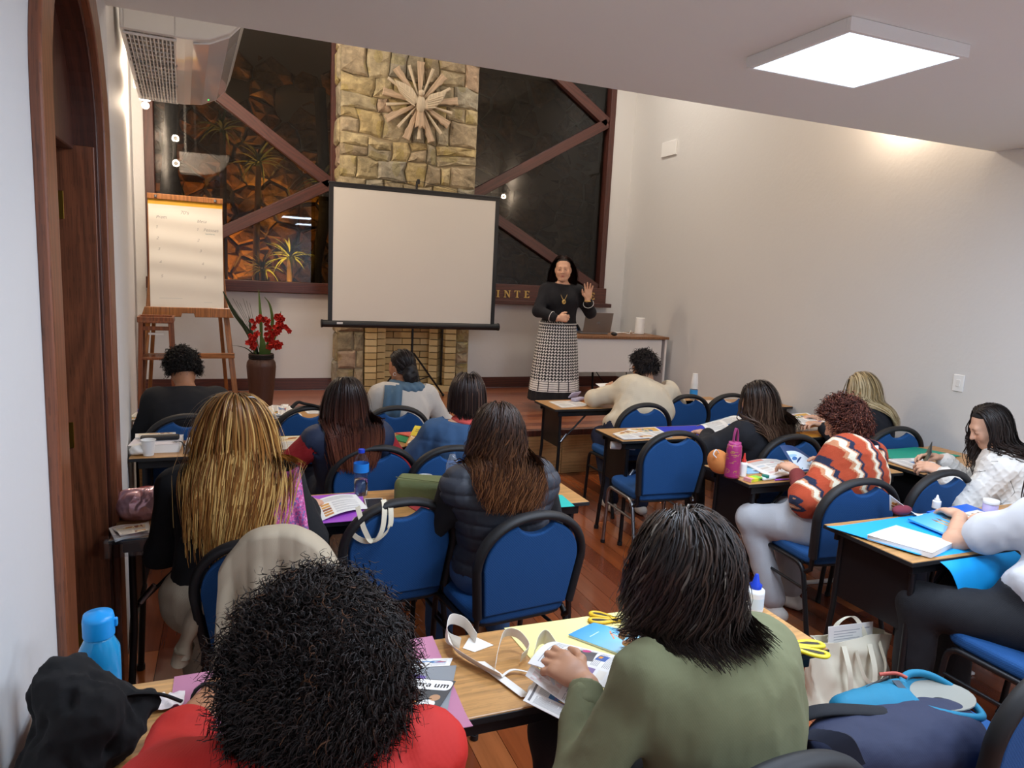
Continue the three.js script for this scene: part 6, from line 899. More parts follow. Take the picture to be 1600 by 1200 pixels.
{ // curled leftovers of cut paper
  const st = (pts, w, d, label, c = 0xefece4) => solo('paper_strip', strap(spline(pts, 30), w, d, .0009), std(c, .7), label, 'paper strip', [0, 0, 0]);
  const up = V(0, 1, 0), Y = TT + .02;
  st([[.60, Y, -1.78], [.575, Y, -1.83], [.60, Y + .02, -1.885], [.645, Y + .005, -1.88], [.655, Y - .006, -1.80]], .035, V(.1, 1, .1).normalize(), 'white paper strip standing in a loop near the pink card');
  st([[.585, Y, -1.83], [.575, Y, -1.76], [.62, Y - .005, -1.66], [.66, Y - .01, -1.60]], .035, V(-.5, .8, .2).normalize(), 'wide cream paper strip lying beside the looped strip', 0xe6ddd0);
  st([[.65, Y, -1.63], [.68, Y + .01, -1.69], [.715, Y + .035, -1.735], [.755, Y + .03, -1.73], [.77, Y + .01, -1.685], [.735, Y, -1.655]], .03, V(0, .95, .3).normalize(), 'white paper strip bent into an arch in the middle of the strips');
  st([[.775, Y - .004, -1.66], [.80, Y + .02, -1.69], [.83, Y + .024, -1.70], [.835, Y + .01, -1.625]], .045, V(.1, .98, .1).normalize(), 'white folded paper flap standing next to the yellow card', 0xf1ece0);
  st([[.63, Y - .016, -1.70], [.66, Y - .014, -1.60], [.69, Y - .014, -1.505]], .03, V(1, 0, .3).normalize(), 'flat white paper frame leg pointing to the table edge');
  st([[.655, Y - .014, -1.605], [.70, Y - .01, -1.625], [.75, Y - .012, -1.60], [.80, Y - .014, -1.615]], .012, V(0, .2, 1).normalize(), 'thin white paper strip running towards the held magazine');
  st([[.69, Y - .014, -1.50], [.715, Y - .006, -1.535], [.76, Y - .014, -1.525], [.80, Y - .014, -1.52]], .01, V(0, .2, 1).normalize(), 'thin curved paper offcut closest to the front table edge');
}
booklet('magazine', 'sky blue brochure with a leaping swimmer lying on the yellow card', 'magazine', [[.93, -1.755], [1.04, -1.80], [1.17, -1.665], [1.04, -1.59]], Y0 + .002, printM(canvasTex(256, 352, (x, w, h) => { const g = x.createLinearGradient(0, 0, 0, h); g.addColorStop(0, '#2f93cf'); g.addColorStop(1, '#bfe2f2'); x.fillStyle = g; x.fillRect(0, 0, w, h); x.strokeStyle = '#d98b5a'; x.lineWidth = 8; x.beginPath(); x.moveTo(120, 200); x.lineTo(170, 150); x.lineTo(150, 240); x.moveTo(165, 155); x.lineTo(200, 130); x.stroke(); x.fillStyle = '#2a56a8'; x.fillRect(190, 250, 30, 24); x.fillStyle = 'rgba(255,255,255,.6)'; x.fillRect(60, 90, 90, 6); })), .006);
{ // magazine in the hand of the person in olive
  const t = thing('magazine', 'open magazine held by the person in the olive jumper', 'magazine', [.82, .80, -1.45]); const o = [.82, .80, -1.45], f = (pts, y) => (u, v) => { const a = lerp(pts[3][0], pts[2][0], u), b = lerp(pts[0][0], pts[1][0], u), c = lerp(pts[3][1], pts[2][1], u), d = lerp(pts[0][1], pts[1][1], u); return [lerp(a, b, v) - o[0], y(u, v) - o[1], lerp(c, d, v) - o[2]]; };
  part('page', sheet(f([[.70, -1.53], [.815, -1.605], [.985, -1.44], [.855, -1.345]], (u, v) => .83 + .018 * Math.sin(u * 3.1) - .004 * v), 14, 10, .004), printM(pageTex('list', 'mix', 256, 352, (x, w, h) => { x.fillStyle = '#5e5a5c'; x.beginPath(); x.moveTo(90, 140); x.lineTo(180, 110); x.lineTo(210, 190); x.lineTo(110, 210); x.fill(); x.fillStyle = '#d24b86'; x.beginPath(); x.ellipse(200, 150, 24, 16, 0, 0, 7); x.fill(); x.fillStyle = '#3a62a8'; x.fillRect(130, 210, 60, 40); x.fillStyle = '#e89a3a'; x.fillRect(150, 215, 26, 14); })), t);
  part('page', sheet(f([[.69, -1.52], [.71, -1.53], [.86, -1.34], [.80, -1.29]], (u, v) => .80 - .03 * (1 - v) + .02 * u), 10, 8, .0015), PG[6], t);
  part('page', sheet(f([[.665, -1.47], [.74, -1.54], [.86, -1.38], [.755, -1.315]], (u, v) => .785 - .018 * Math.cos(u * 2.5)), 10, 8, .0015), PG[1], t);
}
function glueBottle(label, pos, capC, bodyC, h = .12, r = .019, lab) { const t = thing('glue_bottle', label, 'glue bottle', pos); part('body', lathe([[0, 0], [r * .95, 0], [r, .004], [r, h * .5], [r * .96, h * .58], [r * .5, h * .62], [r * .5, h * .66], [0, h * .66]], 20), phys(bodyC, .4, {}), t); part('nozzle_cap', lathe([[r * .62, h * .62], [r * .66, h * .72], [r * .42, h * .74], [r * .18, h], [0, h]], 16), std(capC, .4), t); if (lab) part('label', lathe([[r * 1.01, h * .1], [r * 1.012, h * .11], [r * 1.012, h * .38], [r * 1.01, h * .39]], 20), std(lab, .5), t); return t; }
glueBottle('small white glue bottle with a royal blue nozzle by the end of the closest table', [1.61, Y0, -1.745], 0x1540c8, 0xe9eef4, .125, .031, 0xcfe2ee);
function scissors(label, pos, turn, color, s = 1) { const t = thing('scissors', label, 'scissors', pos, turn); for (const [k, a] of [[1, .14], [-1, -.14]]) { const ring = spline([[.0, 0, 0], [.03, 0, .012 * k], [.07, 0, .03 * k], [.1, 0, .03 * k], [.108, 0, .012 * k], [.08, 0, .004 * k], [.03, 0, .003 * k]].map(p => p.map(v => v * s)), 30, true); const h = part('handle', tube(ring, .0065 * s, 8, true, .8, V(0, 1, 0)), std(color, .4), t); part('grip', extrude([[.03, .01], [.07, .024], [.098, .024], [.1, .012], [.07, .008]].map(p => [p[0] * s, p[1] * s * -k]), .006 * s).rotateX(-Math.PI / 2).translate(0, -.003 * s, 0), std(0x27241c, .6), h); h.rotation.y = -a * .5; const b = part('blade', extrude([[0, -.006], [-.03, -.008], [-.12, .0], [-.03, .006], [0, .006]].map(p => [p[0] * s, p[1] * s * k]), .002 * s).rotateX(-Math.PI / 2), M.steel, t); b.rotation.y = a * .3; b.position.y = .002 * k; } return t; }
scissors('big yellow handled scissors sticking out over the end of the closest table', [1.525, TT + .009, -1.52], -.55, 0xe8d22a, 1.15);
scissors('yellow handled scissors partly under the blue brochure', [1.13, TT + .009, -1.79], 2.6, 0xe6b822, .9);
{ const t = thing('water_bottle', 'blue translucent bottle with a flip lid standing by the doorway behind the black bag', 'bottle', [-.285, Y0, -1.745]); part('body', lathe([[0, 0], [.04, 0], [.0425, .006], [.043, .12], [.042, .165], [.03, .19], [.029, .2], [0, .2]], 28), phys(0x2fb4f0, .18, { transmission: .35, thickness: 0 }), t); part('lid', lathe([[.032, .196], [.033, .2], [.033, .236], [.03, .25], [0, .256]], 24), std(0x189be8, .35), t); part('latch', box(.012, .02, .012, .033, .225, 0, .003), std(0x189be8, .35), t); }
{ // black bag heaped on the table end
  const s = new SDF(); s.ell(V(0, .09, 0), [.085, .11, .11], .05); s.ell(V(-.035, .17, -.03), [.06, .07, .07], .05); s.ell(V(.045, .14, .02), [.05, .06, .07], .04); s.ell(V(.07, .07, -.03), [.06, .07, .07], .05); s.ell(V(.1, .1, -.05), [.06, .035, .03], .04); s.ell(V(-.04, .04, .05), [.07, .06, .09], .05);
  const t = thing('handbag', 'black soft bag heaped on the end of the closest table against the side wall', 'bag', [-.295, Y0 + .002, -1.55]); t.scale.set(.94, .98, 1);
  part('bag_body', nets((x, y, z) => Math.max(s.at(x, y, z) - .02 * fbm(x * 18, y * 14, z * 18) + .012 * Math.abs(noise3(x * 30, y * 26, z * 30)), -y), [-.15, -.02, -.2], [.22, .34, .2], .007, [0, 0, 0]), std(0x0c0c0e, .95), t); part('strap', strap(spline([[.02, .14, .05], [.08, .15, .0], [.15, .12, -.04], [.2, .08, -.06]], 16), .03, V(.2, .6, .8).normalize(), .004), fab(0x101012), t);
}
solo('paper_napkin', sheet((u, v) => [(u - .5) * .08, .006 + .012 * Math.abs(noise3(u * 5, v * 5, 2)), (v - .5) * .06], 12, 12, .001), std(0xe9dcd6, .8), 'small crumpled napkin between the black bag and the red blouse', 'napkin', [-.15, Y0, -1.74]);
// ---- second table
flatItem('card_sheet', 'bright purple card sheet under the open magazine by the water bottle', 'card', [[.12, -3.28], [.585, -3.285], [.53, -2.905], [.08, -2.90]], Y0, cardM(0xa84fc4), .0015);
{ const t = thing('magazine', 'open white magazine with yellow pictures under the fingers of the blonde person', 'magazine', [.44, Y0 + .003, -3.06]); part('page', quadSheet([[-.10, -.09], [.10, -.15], [.125, .03], [-.09, .14]], .003, .002, (u, v) => .014 * Math.sin(u * 3.14) + .01 * v, 12, 10), printM(pageTex('list', 'warm')), t); }
{ const t = thing('plastic_bottle', 'clear water bottle with a blue cap and a blue paper label', 'bottle', [.57, Y0, -3.25]); const pr = [[0, 0], [.03, 0], [.034, .006], [.033, .02], [.035, .035], [.032, .05], [.035, .065], [.033, .085], [.03, .095], [.035, .105], [.035, .16], [.03, .18], [.016, .2], [.0145, .212]]; part('bottle_body', lathe(pr, 28), phys(0xf2f6f8, .06, { transmission: 1, thickness: 0, ior: 1.4 }), t); part('label', lathe([[.0356, .115], [.036, .116], [.036, .156], [.0356, .157]], 28), std(0x1e7fd8, .4), t); part('water', lathe([[0, .002], [.029, .002], [.032, .05], [.031, .078], [0, .078]], 24), phys(0xe8f2f4, .05, { transmission: 1, thickness: .05, ior: 1.33 }), t); part('cap', lathe([[.0155, .206], [.0155, .222], [.013, .224], [0, .224]], 20), std(0x1a3fc0, .35), t); }
{ const t = thing('phone', 'white phone with a dark screen lying next to the clear water bottle', 'phone', [.605, Y0, -3.09], -.1); part('body', boxUV(new RoundedBoxGeometry(.085, .009, .15, 2, .004)).translate(0, .0045, 0), M.white, t); part('screen', box(.075, .001, .125, 0, .0095, 0, 0), std(0x30343a, .1), t); }
{ // olive handbag
  const t = thing('handbag', 'olive green leather handbag lying on its side with its strap hanging down', 'bag', [.85, Y0, -3.08], -.42); const m = phys(0x666e42, .55, { bumpMap: rep(stoneB, 5, 5), bumpScale: .0015 });
  const b = clean(new RoundedBoxGeometry(.30, .115, .15, 6, .034)); const p = b.attributes.position; for (let i = 0; i < p.count; i++) { const x = p.getX(i), y = p.getY(i), z = p.getZ(i); p.setY(i, y * (1 - .16 * x / .15) + .006 * Math.sin(x * 18)); p.setZ(i, z * (1 + .08 * Math.sin(x * 9))); } b.computeVertexNormals(); part('bag_body', boxUV(b.translate(0, .059, 0)), m, t);
  part('flap', sheet((u, v) => [.145 + .1 * v, .075 + .045 * Math.sin(v * 2.2) - .06 * v * v, (u - .5) * .14 * (1 - .25 * v) - .02], 8, 10, .006), m, t); part('seam', tube(roundPath([[-.14, .128, .06], [.13, .112, .062], [.135, .02, .066]], .02), .002, 5), m, t);
  part('shoulder_strap', strap(spline([[.13, .05, .075], [.15, .04, .1], [.16, -.04, .125], [.155, -.2, .13], [.15, -.32, .11]], 20), .014, V(1, 0, .1), .003), m, t); part('ring', clean(new THREE.TorusGeometry(.011, .002, 6, 16)).translate(.14, .05, .09), M.steel, t);
}
function cup(label, x, z, y = Y0, h = .075, r = .034) { const t = thing('plastic_cup', label, 'cup', [x, y, z]); part('cup_wall', lathe([[0, 0], [r * .7, 0], [r * .72, .002], [r * .97, h * .96], [r * 1.06, h * .965], [r * 1.06, h], [r * .95, h], [r * .7, .005], [0, .005]], 24), phys(0xf6f6f4, .35, { transmission: .12, thickness: 0 }), t); return t; }
cup('white plastic cup half hidden behind the olive handbag', .885, -3.27, Y0, .07, .036);
flatItem('magazine', 'red cover sticking out under the olive handbag at the table edge', 'magazine', [[.74, -3.06], [.98, -3.04], [1.0, -2.92], [.78, -2.915]], Y0, cardM(0xb8423e), .003);
flatItem('card_sheet', 'turquoise card sheet at the aisle end of the second table', 'card', [[1.12, -3.24], [1.52, -3.03], [1.505, -2.86], [1.12, -2.86]], Y0, cardM(0x16b3a8), .0015);
{ const t = thing('plastic_bottle', 'crumpled clear plastic bottle beside the wavy brown hair', 'bottle', [1.0, Y0, -3.2]); const g = lathe([[0, 0], [.03, 0], [.034, .01], [.03, .05], [.034, .08], [.028, .11], [.033, .14], [.02, .175], [.014, .19], [0, .19]], 20); const p = g.attributes.position; for (let i = 0; i < p.count; i++) { const k = 1 + .22 * noise3(p.getX(i) * 40, p.getY(i) * 30, p.getZ(i) * 40); p.setX(i, p.getX(i) * k); p.setZ(i, p.getZ(i) * k); } g.computeVertexNormals(); part('bottle_body', g, phys(0xdfeaf4, .12, { transmission: .85, thickness: 0 }), t); }
{ // pink metallic pouch
  const t = thing('pouch', 'shiny pink metallic zip pouch standing by the side wall', 'pouch', [-.325, Y0, -3.15], .15); const m = phys(0xf2c6d4, .2, { metalness: .4, bumpMap: rep(crumpleB, 3, 3), bumpScale: .012 });
  const s = new SDF(); s.cap(V(-.055, .06, 0), V(.055, .065, 0), .06, .062, .03); s.ell(V(0, .03, 0), [.09, .04, .05], .03); part('pouch_body', nets((x, y, z) => Math.max(s.at(x, y, z) * .9 - .014 * Math.abs(noise3(x * 24, y * 20, z * 24)), -y + .001), [-.15, -.02, -.1], [.15, .16, .1], .006, [0, 0, 0]), m, t); part('zip_mouth', sheet((u, v) => [(u - .5) * .13, .105 + .022 * Math.sin(u * 3.14) * (1 - v), -.02 + .055 * v], 10, 4, .002), std(0xa83438, .6), t);
}
{ const t = thing('newspaper', 'folded papers in a clear plastic sleeve hanging over the wall end of the second table', 'newspaper', [-.36, Y0, -2.97]); part('sheet', quadSheet([[-.085, -.05], [.05, -.1], [.07, .03], [-.045, .095]], .006, .008, (u, v) => .004 * Math.sin(u * 6), 8, 6), PG[6], t); part('sheet', quadSheet([[-.07, -.03], [.05, -.06], [.06, .04], [-.03, .07]], .016, .002, (u, v) => .004 * Math.sin(v * 5 + u), 8, 6), PG[8], t); part('plastic_sleeve', sheet((u, v) => [lerp(-.092, .075, u), v > .5 ? .02 : lerp(-.055, .02, v * 2), lerp(.11, .095, u) - Math.max(0, v - .5) * .08], 10, 8, .0008), phys(0xf6f8fa, .03, { transmission: 1, thickness: 0 }), t); }
// ---- third table
cup('white plastic cup standing in front of the thick binder by the wall', -.415, -4.19, Y0, .088, .037);
cup('white plastic cup tucked beside the blonde hair on the third table', -.10, -4.42, Y0, .088, .037);
solo('tissue', ball(.055, 0, .03, 0, 1, .6, .8, 24).toNonIndexed() && (() => { const g = ball(.055, 0, 0, 0, 1, .6, .8, 28), p = g.attributes.position; for (let i = 0; i < p.count; i++) { const k = 1 + .3 * noise3(p.getX(i) * 45, p.getY(i) * 45, p.getZ(i) * 45); p.setXYZ(i, p.getX(i) * k, Math.max(p.getY(i) * k + .026, .001), p.getZ(i) * k); } g.computeVertexNormals(); return g; })(), M.paper, 'crumpled white tissue at the wall end of the third table', 'tissue', [-.455, Y0, -4.22]);
booklet('binder', 'thick pale binder under the dark phone case and the keys', 'binder', [[-.50, -4.47], [-.255, -4.47], [-.265, -4.23], [-.52, -4.235]], Y0, cardM(0xe4dfe2), .045);
booklet('notebook', 'open white notebook with a pen next to the thick binder', 'notebook', [[-.235, -4.46], [.0, -4.46], [.0, -4.22], [-.24, -4.225]], Y0, M.paper, .028);
flatItem('booklet', 'yellow and red booklet lying across the thick binder', 'booklet', [[-.51, -4.49], [-.30, -4.50], [-.29, -4.40], [-.50, -4.39]], Y0 + .048, PG[8], .008);
{ const t = thing('phone_case', 'long black case lying on the thick binder', 'case', [-.37, Y0 + .049, -4.35], .05); part('case_body', boxUV(new RoundedBoxGeometry(.2, .024, .06, 4, .011)).translate(0, .012, 0), M.rubber, t); }
{ const t = thing('key_ring', 'keys on a dark cord hanging from the thick binder over the table edge', 'keys', [-.27, Y0 + .05, -4.27]); part('ring', clean(new THREE.TorusGeometry(.014, .0018, 6, 18)).rotateX(1.4).translate(-.01, .004, 0), M.steel, t); for (const a of [.3, 1.3]) part('key', box(.008, .002, .04, 0, 0, 0, .001).rotateY(a).translate(-.015, .004, .01), M.steel, t); part('cord', tube(spline([[0, .004, 0], [.02, .002, .03], [.03, -.03, .065], [.02, -.1, .1], [.035, -.13, .095], [.045, -.03, .07], [.02, .002, .03]], 30), .0035, 6), M.black, t); }
solo('pen', tube([[-.06, 0, 0], [.06, 0, .02]], .004, 8), M.black, 'dark pen on the open white notebook', 'pen', [-.06, Y0 + .036, -4.34]);
flatItem('magazine', 'open magazine under the red sleeved arm on the third table', 'magazine', [[.24, -4.47], [.50, -4.47], [.49, -4.17], [.22, -4.16]], Y0, PG[8], .006, (u, v) => .006 * Math.sin(u * 3));
flatItem('folder', 'yellow edged folder behind the hand with the red sleeve', 'folder', [[.22, -4.51], [.56, -4.51], [.56, -4.46], [.22, -4.46]], Y0 + .001, cardM(0xe7d264), .004);
flatItem('notebook', 'green notebook under the salmon folder on the third table', 'notebook', [[.93, -4.34], [1.05, -4.46], [1.17, -4.32], [1.05, -4.17]], Y0, cardM(0x1f8a50), .006);
flatItem('folder', 'salmon red folder across the green notebook', 'folder', [[1.0, -4.46], [1.2, -4.48], [1.24, -4.36], [1.09, -4.30]], Y0 + .008, cardM(0xd4604c), .006);
flatItem('magazine', 'yellow covered magazine held at a tilt beside the denim sleeve', 'magazine', [[1.10, -4.35], [1.24, -4.32], [1.10, -4.0], [.97, -4.07]], Y0 + .016, printM(pageTex('cover', 'warm', 256, 352, (x, w, h) => { x.fillStyle = '#e6cf35'; x.fillRect(0, 0, w, h * .5); x.fillStyle = '#8a6a20'; x.fillRect(30, 60, 180, 12); x.fillRect(30, 90, 150, 12); x.fillStyle = '#7a4a30'; x.beginPath(); x.ellipse(150, 220, 50, 60, 0, 0, 7); x.fill(); })), .007, (u, v) => .06 * v * (1 - .3 * u));
flatItem('paper_sheet', 'loose white sheets past the denim shoulder on the third table', 'paper', [[1.17, -4.52], [1.4, -4.52], [1.4, -4.4], [1.2, -4.42]], Y0 + .004, PG[6], .004);
// ---- front table by the stage
for (let k = 0; k < 5; k++) flatItem('newspaper', ['crumpled newspaper topmost on the pile at the front table', 'newspaper lowest in the pile at the front table', 'newspaper fanned towards the stage on the front table pile', 'newspaper sticking out to the aisle from the front table pile', 'newspaper folded across the front table pile'][k], 'newspaper', [[.2 + .02 * k, -5.36], [.44 - .01 * k, -5.34 - .01 * k], [.48 - .03 * k, -5.06 + .01 * k], [.24 + .01 * k, -5.04]], Y0 + .007 * k, PG[k % 2 ? 6 : 1], .005, (u, v) => .016 * Math.abs(noise3(u * 3 + k, v * 3, k * 5)), 'newspapers piled on the front table');
flatItem('newspaper', 'folded newspaper at the wall end of the front table', 'newspaper', [[-.60, -5.34], [-.50, -5.36], [-.48, -5.1], [-.62, -5.1]], Y0, PG[1], .014, (u, v) => .006 * Math.sin(v * 3));
solo('bottle_cap', lathe([[0, 0], [.022, 0], [.024, .03], [.02, .04], [0, .04]], 16), std(0x3a2aa8, .4), 'small violet cap on the folded newspaper by the wall', 'cap', [-.555, Y0 + .016, -5.25]);
flatItem('paper_sheet', 'loose sheets on the front table past the straight dark hair', 'paper', [[.50, -5.38], [.76, -5.38], [.74, -5.2], [.52, -5.22]], Y0, PG[6], .006, (u, v) => .01 * u * v);
solo('bag_strap', tube(spline([[-.08, .0, .02], [-.04, .03, .0], [.0, .018, -.01], [.05, .01, .0], [.1, -.005, .01], [.13, -.03, .01]], 20), q => .016 - .006 * q, 8, false, .7), fab(0x121214), 'black bag strap hooked over the top of the empty chair near the flower jar', 'strap', [.45, .895, -4.72]);
// ---- tables by the white wall
flatItem('clipboard', 'clipboard with white sheets in front of the cream jumper', 'clipboard', [[2.56, -5.47], [2.84, -5.5], [2.86, -5.27], [2.56, -5.2]], Y0, PG[6], .006);
flatItem('card_sheet', 'orange card under the glasses case by the cream jumper', 'card', [[2.74, -5.55], [2.96, -5.55], [2.96, -5.4], [2.76, -5.42]], Y0, cardM(0xd98a3a), .0015);
{ const t = thing('glasses_case', 'open lavender glasses case on the front table by the stage', 'case', [2.84, Y0 + .007, -5.47], .5); part('case_base', boxUV(new RoundedBoxGeometry(.14, .03, .06, 3, .012)).translate(0, .015, 0), std(0xb9b4cc, .5), t); part('case_lid', boxUV(new RoundedBoxGeometry(.14, .012, .06, 3, .005)).rotateX(-.9).translate(0, .05, -.035), std(0xb9b4cc, .5), t); }
flatItem('paper_sheet', 'white sheet held up in front of the cream jumper', 'paper', [[2.98, -5.42], [3.22, -5.46], [3.24, -5.36], [3.0, -5.32]], .88, M.paper, .0012, (u, v) => .03 * v);
{ const t = thing('plastic_bottle', 'bottle with a blue label capped by a stack of white cups', 'bottle', [4.06, Y0, -5.47]); part('bottle_body', lathe([[0, 0], [.032, 0], [.035, .01], [.035, .08], [.03, .1], [0, .1]], 24), phys(0xdfe9f0, .1, { transmission: .7, thickness: 0 }), t); part('label', lathe([[.0355, .03], [.037, .031], [.037, .09], [.0355, .091]], 24), std(0x2a8fd8, .5), t); }
for (let k = 0; k < 4; k++) { const c = cup(['white cup lowest on the stack over the bottle', 'white cup second from below on the stack over the bottle', 'white cup third from below on the stack over the bottle', 'white cup topmost on the stack over the bottle'][k], 4.06, -5.47, Y0 + .19 + k * .018, .09, .034); c.children[0].rotation.x = Math.PI; c.userData.group = 'cups stacked over the bottle'; }
flatItem('magazine', 'magazine lying open between the two empty chairs by the white wall', 'magazine', [[3.98, -5.36], [4.3, -5.36], [4.32, -5.06], [4.0, -5.06]], Y0, PG[6], .006);
flatItem('magazine', 'orange toned magazine at the aisle corner of the table with the royal blue card', 'magazine', [[2.47, -4.2], [2.66, -4.3], [2.75, -4.06], [2.47, -4.045]], Y0 + .004, PG[8], .008);
flatItem('magazine', 'pale magazine beside the orange toned one on the same table', 'magazine', [[2.66, -4.34], [2.92, -4.36], [2.86, -4.05], [2.68, -4.05]], Y0 + .002, PG[0], .008);
flatItem('card_sheet', 'royal blue card sheet in front of the black jacket', 'card', [[2.86, -4.39], [3.72, -4.395], [3.6, -4.08], [2.9, -4.10]], Y0, cardM(0x1530c4), .0015);
flatItem('magazine', 'open magazine with a yellow page in the hands of the black jacket', 'magazine', [[3.10, -4.12], [3.42, -4.18], [3.40, -3.90], [3.06, -3.92]], .80, PG[5], .002, (u, v) => .05 * u + .035 * Math.sin(v * 3.1));
solo('paper_roll', tube([[0, 0, 0], [.16, .0, .06]], .028, 14), M.white, 'white rolled paper wedged under the table corner by the aisle', 'paper roll', [2.46, .675, -4.2]);
flatItem('envelope', 'orange envelope at the table edge below the blonde person', 'envelope', [[3.96, -4.06], [4.24, -4.06], [4.22, -3.9], [3.95, -3.905]], Y0, cardM(0xe69a1c), .003);
flatItem('magazine', 'magazine held by the blonde person over the orange envelope', 'magazine', [[3.86, -4.14], [4.2, -4.2], [4.16, -3.96], [3.9, -3.92]], .835, PG[0], .002, (u, v) => .025 * v);
flatItem('newspaper', 'pale newspaper under the hands of the blonde person', 'newspaper', [[3.97, -4.3], [4.3, -4.3], [4.3, -4.07], [3.97, -4.05]], Y0 + .004, PG[6], .008);
{ const t = thing('tumbler', 'tall magenta bottle with gold pattern and a carrying loop', 'bottle', [2.615, Y0, -3.11]); const bt = canvasTex(512, 512, (x, w, h) => { x.fillStyle = '#a3306e'; x.fillRect(0, 0, w, h); x.strokeStyle = '#b98a4a'; x.lineWidth = 7; for (let k = 0; k < 46; k++) { x.beginPath(); const X = rnd() * w, Y = rnd() * h; x.arc(X, Y, 10 + rnd() * 24, rnd() * 6, rnd() * 6 + 2.5); x.stroke(); } x.fillStyle = '#c09a58'; for (let k = 0; k < 30; k++) x.fillRect(rnd() * w, rnd() * h, 20 + rnd() * 30, 6); }); bt.wrapS = THREE.RepeatWrapping;
  part('body', lathe([[0, 0], [.042, .004], ...Array.from({ length: 16 }, (_, k) => [.042, .014 + k * .0098]), [.04, .185], [.034, .195], [0, .195]], 32), phys(0xffffff, .35, { map: bt }), t); part('lid', lathe([[.034, .195], [.034, .205], [0, .208]], 24), std(0xa93a78, .4), t); part('loop', strap(spline([[-.012, .2, 0], [-.01, .25, .0], [0, .285, 0], [.014, .25, 0], [.018, .2, 0]], 16), .016, V(0, 0, 1), .003), std(0xa8407c, .6), t); }
{ const t = thing('pencil_case', 'orange rounded pencil case with a pale loop beside the magenta bottle', 'pencil case', [2.60, Y0, -3.215]); const s = new SDF(); s.ell(V(0, .065, 0), [.042, .07, .09], .03); part('case_body', nets((x, y, z) => Math.max(s.at(x, y, z), -y + .001), [-.08, -.02, -.13], [.08, .15, .13], .006, [0, 0, 0]), fab(0xd98a4a), t); part('loop', tube(spline([[-.02, .12, .02], [-.05, .145, .03], [-.065, .12, .03], [-.045, .1, .03]], 14), .004, 6), M.white, t); part('patch', ball(.014, .03, .09, .05, .5, 1, 1), std(0x3f8a78, .6), t); }
glueBottle('white glue bottle with a red tip next to the magenta bottle', [2.70, Y0, -3.12], 0xd0342a, 0xf2f0ee, .135, .019);
{ const t = thing('sticky_notes', 'small yellow green sticky note pad at the table edge', 'sticky notes', [2.70, Y0, -3.035], .2); part('pad', box(.09, .018, .05, 0, .009, 0, .001), std(0xd9e03a, .6), t); part('pad_strip', box(.035, .019, .05, .032, .0098, 0, .001), std(0x8fd052, .6), t); part('pad_strip', box(.03, .019, .05, -.035, .01, 0, .001), std(0xe8a0a0, .6), t); }
{ const t = thing('correction_tape', 'teal and white correction tape between the sticky notes and the purple pen', 'tape', [2.80, Y0, -3.03], .1); part('tape_body', boxUV(new RoundedBoxGeometry(.1, .02, .035, 3, .009)).translate(0, .01, 0), std(0xdfe6e4, .4), t); part('wheel', cyl(.02, .02, .012, -.02, .022, 0, 16), std(0x1f7a6c, .5), t); part('tip', box(.03, .01, .014, -.06, .008, 0, .003), std(0x1b2a2a, .5), t); }
solo('pen', tube([[-.075, 0, 0], [.075, 0, .01]], .005, 8), std(0x9a4fc0, .4), 'purple pen lying along the table edge by the zigzag sleeve', 'pen', [2.9, Y0 + .006, -3.0]);
flatItem('magazine', 'blue toned magazine under the white pages of the zigzag jumper', 'magazine', [[2.74, -3.3], [2.94, -3.33], [2.92, -3.16], [2.76, -3.15]], Y0, PG[3], .005);
flatItem('magazine', 'open white magazine spread in front of the zigzag jumper', 'magazine', [[2.88, -3.34], [3.16, -3.36], [3.2, -3.06], [2.82, -3.02]], Y0 + .006, printM(pageTex('list', 'pale', 256, 352, (x, w, h) => { x.fillStyle = '#e8957a'; x.fillRect(20, 4, 110, 34); x.fillStyle = '#c65a6a'; x.beginPath(); x.ellipse(150, 90, 14, 8, 0, 0, 7); x.fill(); x.fillStyle = '#e88a40'; x.fillRect(150, 230, 90, 30); })), .006, (u, v) => .012 * Math.sin(u * 3.1));
flatItem('magazine_page', 'blue green page standing up under the fingers of the zigzag jumper', 'page', [[3.02, -3.2], [3.28, -3.1], [3.27, -3.0], [3.02, -3.04]], Y0 + .014, printM(pageTex('cover', 'cool')), .0015, (u, v) => .13 * v * (1 - .5 * u) + .02 * Math.sin(u * 6));
flatItem('card_sheet', 'emerald green card sheet against the white wall', 'card', [[3.97, -3.43], [4.5, -3.47], [4.6, -3.2], [4.03, -3.16]], Y0, cardM(0x0f9a80), .0015, (u, v) => .004);
flatItem('newspaper', 'white printed sheets on the dark-fronted table below the held magazine', 'newspaper', [[3.92, -3.22], [4.2, -3.2], [4.18, -2.95], [3.9, -2.94]], Y0 + .004, PG[1], .008);
{ const t = thing('magazine', 'dark covered magazine held open by the person in the white lace top', 'magazine', [3.86, .85, -2.88]); part('page', sheet((u, v) => [lerp(-.12, .06, u) + .03 * v, lerp(-.04, .09, u) * .2 + .1 * v - .03, .06 - .14 * u + .02 * v], 8, 8, .003), printM(canvasTex(256, 256, (x, w, h) => { const g = x.createLinearGradient(0, 0, w, h); g.addColorStop(0, '#4c5352'); g.addColorStop(1, '#8d9070'); x.fillStyle = g; x.fillRect(0, 0, w, h); x.fillStyle = '#2c3338'; x.fillRect(0, 0, w, 40); })), t); part('page', sheet((u, v) => [lerp(-.12, .06, u) - .05 * v, -.03 - .03 * v + .02 * Math.sin(u * 3), .06 - .14 * u + .09 * v], 8, 6, .0015), PG[5], t); }
flatItem('card_sheet', 'bright cyan card sheet spread over the closest table of the wall side', 'card', [[2.5, -2.31], [3.42, -2.36], [3.42, -1.93], [2.62, -1.94]], Y0 + .001, cardM(0x0ea5ee), .0018, (u, v) => .012 * Math.max(0, .1 - u) * 6);
